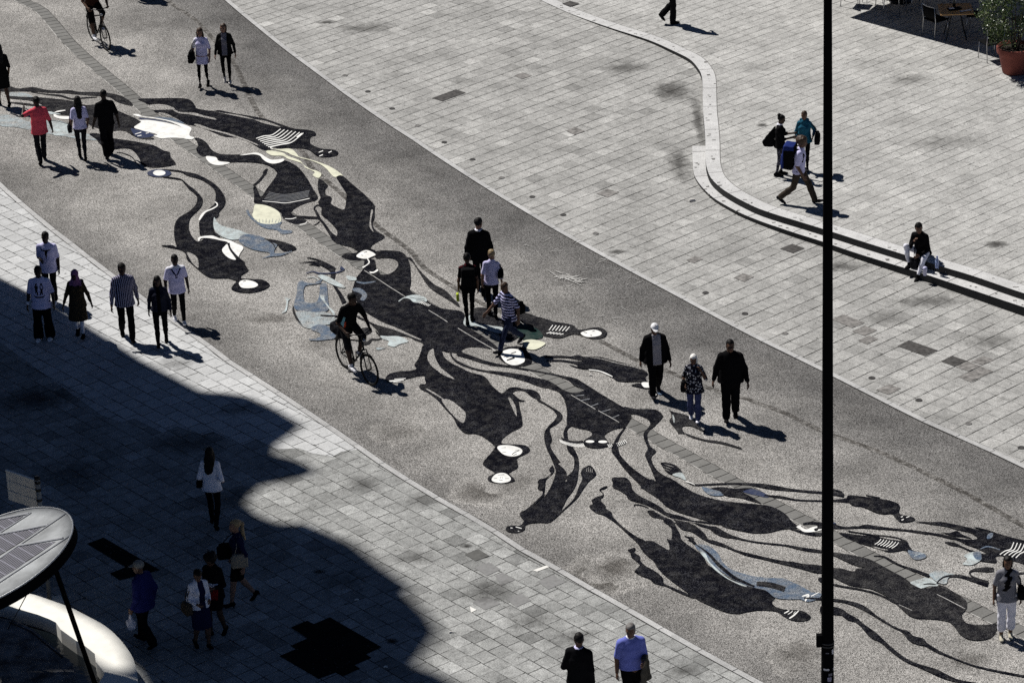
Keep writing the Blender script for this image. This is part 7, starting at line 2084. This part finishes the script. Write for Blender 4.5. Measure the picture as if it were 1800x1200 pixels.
for x, y, az, lab in CH:
    g = GT(x, y)
    if first is None:
        r_ = first = empty("cafe_chair", g, R(az - 90)); chair_at(r_)
    else:
        r_ = copy_tree(first); r_.location = g; r_.rotation_euler = (0, 0, R(az - 90))
    tag(r_, lab, "chair", "black cafe chairs under the parasols")
t = NT("table_wood"); p_ = t.objco(); s_ = t.xyz(p_); g_ = t.noise(t.mapping(p_, scale=(2, 26, 2)), 3.0, 4.0, .6)
M_WOOD = t.finish(t.ramp(g_, [(.3, (.34, .19, .075)), (.7, (.50, .30, .13))]), .55)
def table_at(root):
    zt = .74
    m = MB()
    for k in range(5): m.box((0, -.28 + .14 * k, zt), (.70, .134, .028), bev=.004)
    for sx in (-1, 1): m.box((sx * .385, 0, zt + .001), (.065, .84, .034), bev=.005)
    for sy in (-1, 1): m.box((0, sy * .385, zt + .0015), (.70, .065, .033), bev=.005)
    m.obj("table_top", M_WOOD, root)
    for sx in (-1, 1):
        for sy in (-1, 1):
            m = MB(); m.tube([(sx * .10, sy * .10, .72), (sx * .26, sy * .26, 0)], .014, 8); m.obj("leg", METAL, root, True)
g = GT(1679, 66); A1, A2 = G(1653, 9, g.z + .74), G(1700, 7.5, g.z + .74)
taz = math.atan2((A2 - A1).y, (A2 - A1).x)
tb = tag(empty("cafe_table", g, taz), "slatted wooden cafe table with papers and a bottle on it, beside the planter", "table", "cafe tables under the parasols"); table_at(tb)
tb2 = copy_tree(tb); tb2.location = GT(1560, -22); tag(tb2, "slatted wooden cafe table beyond the picture's top edge among the chairs", "table", "cafe tables under the parasols")
m = MB(); m.box((0, 0, 0), (.34, .20, .012), bev=.003); o = m.obj("menu_folder", BLK2); o.location = g + Vector((-.03, -.02, .768)); o.rotation_euler = (0, 0, taz + .3); tag(o, "dark folder with white pages lying open on the wooden table", "folder")
m = MB(); m.box((0, 0, 0), (.12, .10, .006)); m.obj("page", WHT, o).location = (-.07, .02, .011)
m = MB(); m.box((0, 0, 0), (.30, .075, .006)); o = m.obj("napkin", WHT); o.location = g + Vector((.22, -.20, .766)); o.rotation_euler = (0, 0, taz + .35); tag(o, "folded white napkin strip on the corner of the wooden table", "napkin")
m = MB(); m.lathe([(0, 0), (.034, 0), (.036, .02), (.036, .13), (.014, .19), (.013, .24), (0, .24)], n=16); o = m.obj("table_bottle", simple("dark_glass", (.006, .006, .006), .2, spec=.5), None, True); o.location = g + Vector((-.01, .2, .757)); tag(o, "small dark bottle standing on the wooden table", "bottle")

# parasols (their canopies are above the picture, their shade is in it)
k_ = 1 / math.tan(SUN_EL)
ZP = 2.35
def lift(px, py):
    gq = GT(px, py); return Vector((gq.x + S_W.x * ZP * k_, gq.y + S_W.y * ZP * k_, gq.z + ZP))
PARM = simple("parasol_cloth", (0.30, 0.27, 0.22), 0.9)
for i, (a_, b_, lab) in enumerate((((1494, 31.5), (1697, 87), "square beige parasol shading the wooden table, above the picture"), ((1699, 86), (1880, 141), "square beige parasol beside the planter, above the picture"))):
    A_, B_ = lift(*a_), lift(*b_)
    ax_ = (B_ - A_).xy; L_ = ax_.length; ax_ = ax_.normalized(); pr = Vector((-ax_.y, ax_.x))
    if pr.y < 0: pr = -pr
    c_ = (A_ + B_) / 2 + Vector((pr.x, pr.y, 0)) * L_ / 2
    ground = terr_h((c_.x, c_.y)); H_ = A_.z - ground
    rt_ = tag(empty("parasol", (c_.x, c_.y, ground), math.atan2(ax_.y, ax_.x)), lab, "parasol", "square parasols of the cafe")
    hL = L_ / 2
    m = MB()
    ed = []
    n_ = 10
    for (x0, y0), (x1, y1) in (((-hL, -hL), (hL, -hL)), ((hL, -hL), (hL, hL)), ((hL, hL), (-hL, hL)), ((-hL, hL), (-hL, -hL))):
        for j in range(n_): f = j / n_; ed.append((x0 + (x1 - x0) * f, y0 + (y1 - y0) * f, H_ - .0 - .05 * math.sin(math.pi * ((f * 3) % 1))))
    N_ = len(ed)
    m.add([(0, 0, H_ + .55)] + [(x, y, H_ + .10) for x, y, z in ed] + ed, [(0, 1 + j, 1 + (j + 1) % N_) for j in range(N_)] + [(1 + j, 1 + N_ + j, 1 + N_ + (j + 1) % N_, 1 + (j + 1) % N_) for j in range(N_)])
    m.obj("canopy", PARM, rt_)
    m = MB(); m.tube([(0, 0, 0), (0, 0, H_ + .6)], .03, 12); m.obj("pole", METAL, rt_, True)
    for sx, sy in ((-1, -1), (1, -1), (1, 1), (-1, 1)):
        m = MB(); m.tube([(0, 0, H_ + .5), (sx * (hL - .05), sy * (hL - .05), H_ + .08)], .012, 6); m.obj("rib", METAL, rt_)
    m = MB(); m.lathe([(0, 0), (.30, 0), (.30, .06), (.05, .10), (0, .10)], n=20); m.obj("base", METAL, rt_, True)

# terracotta planter with a clipped shrub
pgr = GT(1784, 127)
PL = tag(empty("planter", pgr), "large terracotta flower pot at the edge of the cafe terrace", "planter")
TERRA = simple("terracotta", (0.21, 0.058, 0.043), 0.8, var=0.2, scale=5.0)
m = MB(); m.lathe([(0.0, 0.02), (.29, 0.0), (.31, .03), (.405, .50), (.41, .51), (.445, .515), (.455, .53), (.462, .655), (.455, .67), (.41, .67), (.40, .60), (0.0, .59)], n=40); m.obj("pot", TERRA, PL, True)
m = MB(); m.lathe([(0, .605), (.398, .602)], n=24); m.obj("soil", simple("soil", (0.02, 0.015, 0.01), 0.95), PL)
SHR = tag(empty("shrub", pgr + Vector((0, 0, .6))), "dense dark green leafy shrub growing in the terracotta pot", "shrub")
rnd = random.Random(4)
vs, fs = [], []
cl = []
for _ in range(150):
    th, ph = rnd.uniform(0, 2 * math.pi), math.acos(rnd.uniform(-.75, 1))
    r_ = rnd.uniform(.45, 1.0) ** .5
    cl.append((Vector((math.cos(th) * math.sin(ph) * .88 * r_, math.sin(th) * math.sin(ph) * .88 * r_, 1.02 + math.cos(ph) * 1.0 * r_)), rnd.uniform(.13, .24)))
lf = MB()
for c_, rr_ in cl:
    for _ in range(62):
        d = Vector((rnd.gauss(0, 1), rnd.gauss(0, 1), rnd.gauss(0, 1))).normalized()
        p_ = c_ + d * rr_ * rnd.uniform(.35, 1.05)
        if p_.z < .10: continue
        nn = (d + Vector((rnd.gauss(0, .5), rnd.gauss(0, .5), .5 + rnd.gauss(0, .4)))).normalized()
        u = nn.orthogonal().normalized(); u = Matrix.Rotation(rnd.uniform(0, 6.28), 3, nn) @ u; w = nn.cross(u)
        L = rnd.uniform(.045, .075); W = L * .5
        lf.add([p_ - u * L * .5, p_ + w * W * .5 + nn * .004, p_ + u * L * .5 - nn * .008, p_ - w * W * .5 + nn * .004], [(0, 1, 2, 3)])
t = NT("shrub_leaf"); p_ = t.objco(); k_n = t.xyz(t.voronoi(p_, 20.0, 'F1', "Color"))
M_LEAFS = t.finish(t.ramp(k_n[0], [(0, (.018, .036, .008)), (.6, (.045, .085, .018)), (1, (.16, .19, .055))]), .38, spec=.5)
lf.obj("foliage", M_LEAFS, SHR)
m = MB()
for i in range(7):
    a = i * .9; m.tube([(0.06 * math.cos(a), .06 * math.sin(a), -.02), (.14 * math.cos(a), .14 * math.sin(a), .35), (.45 * math.cos(a), .45 * math.sin(a), 1.0 + .2 * (i % 3))], [.022, .017, .006], 6)
m.obj("stem", simple("bark", (.035, .025, .018), .9), SHR)
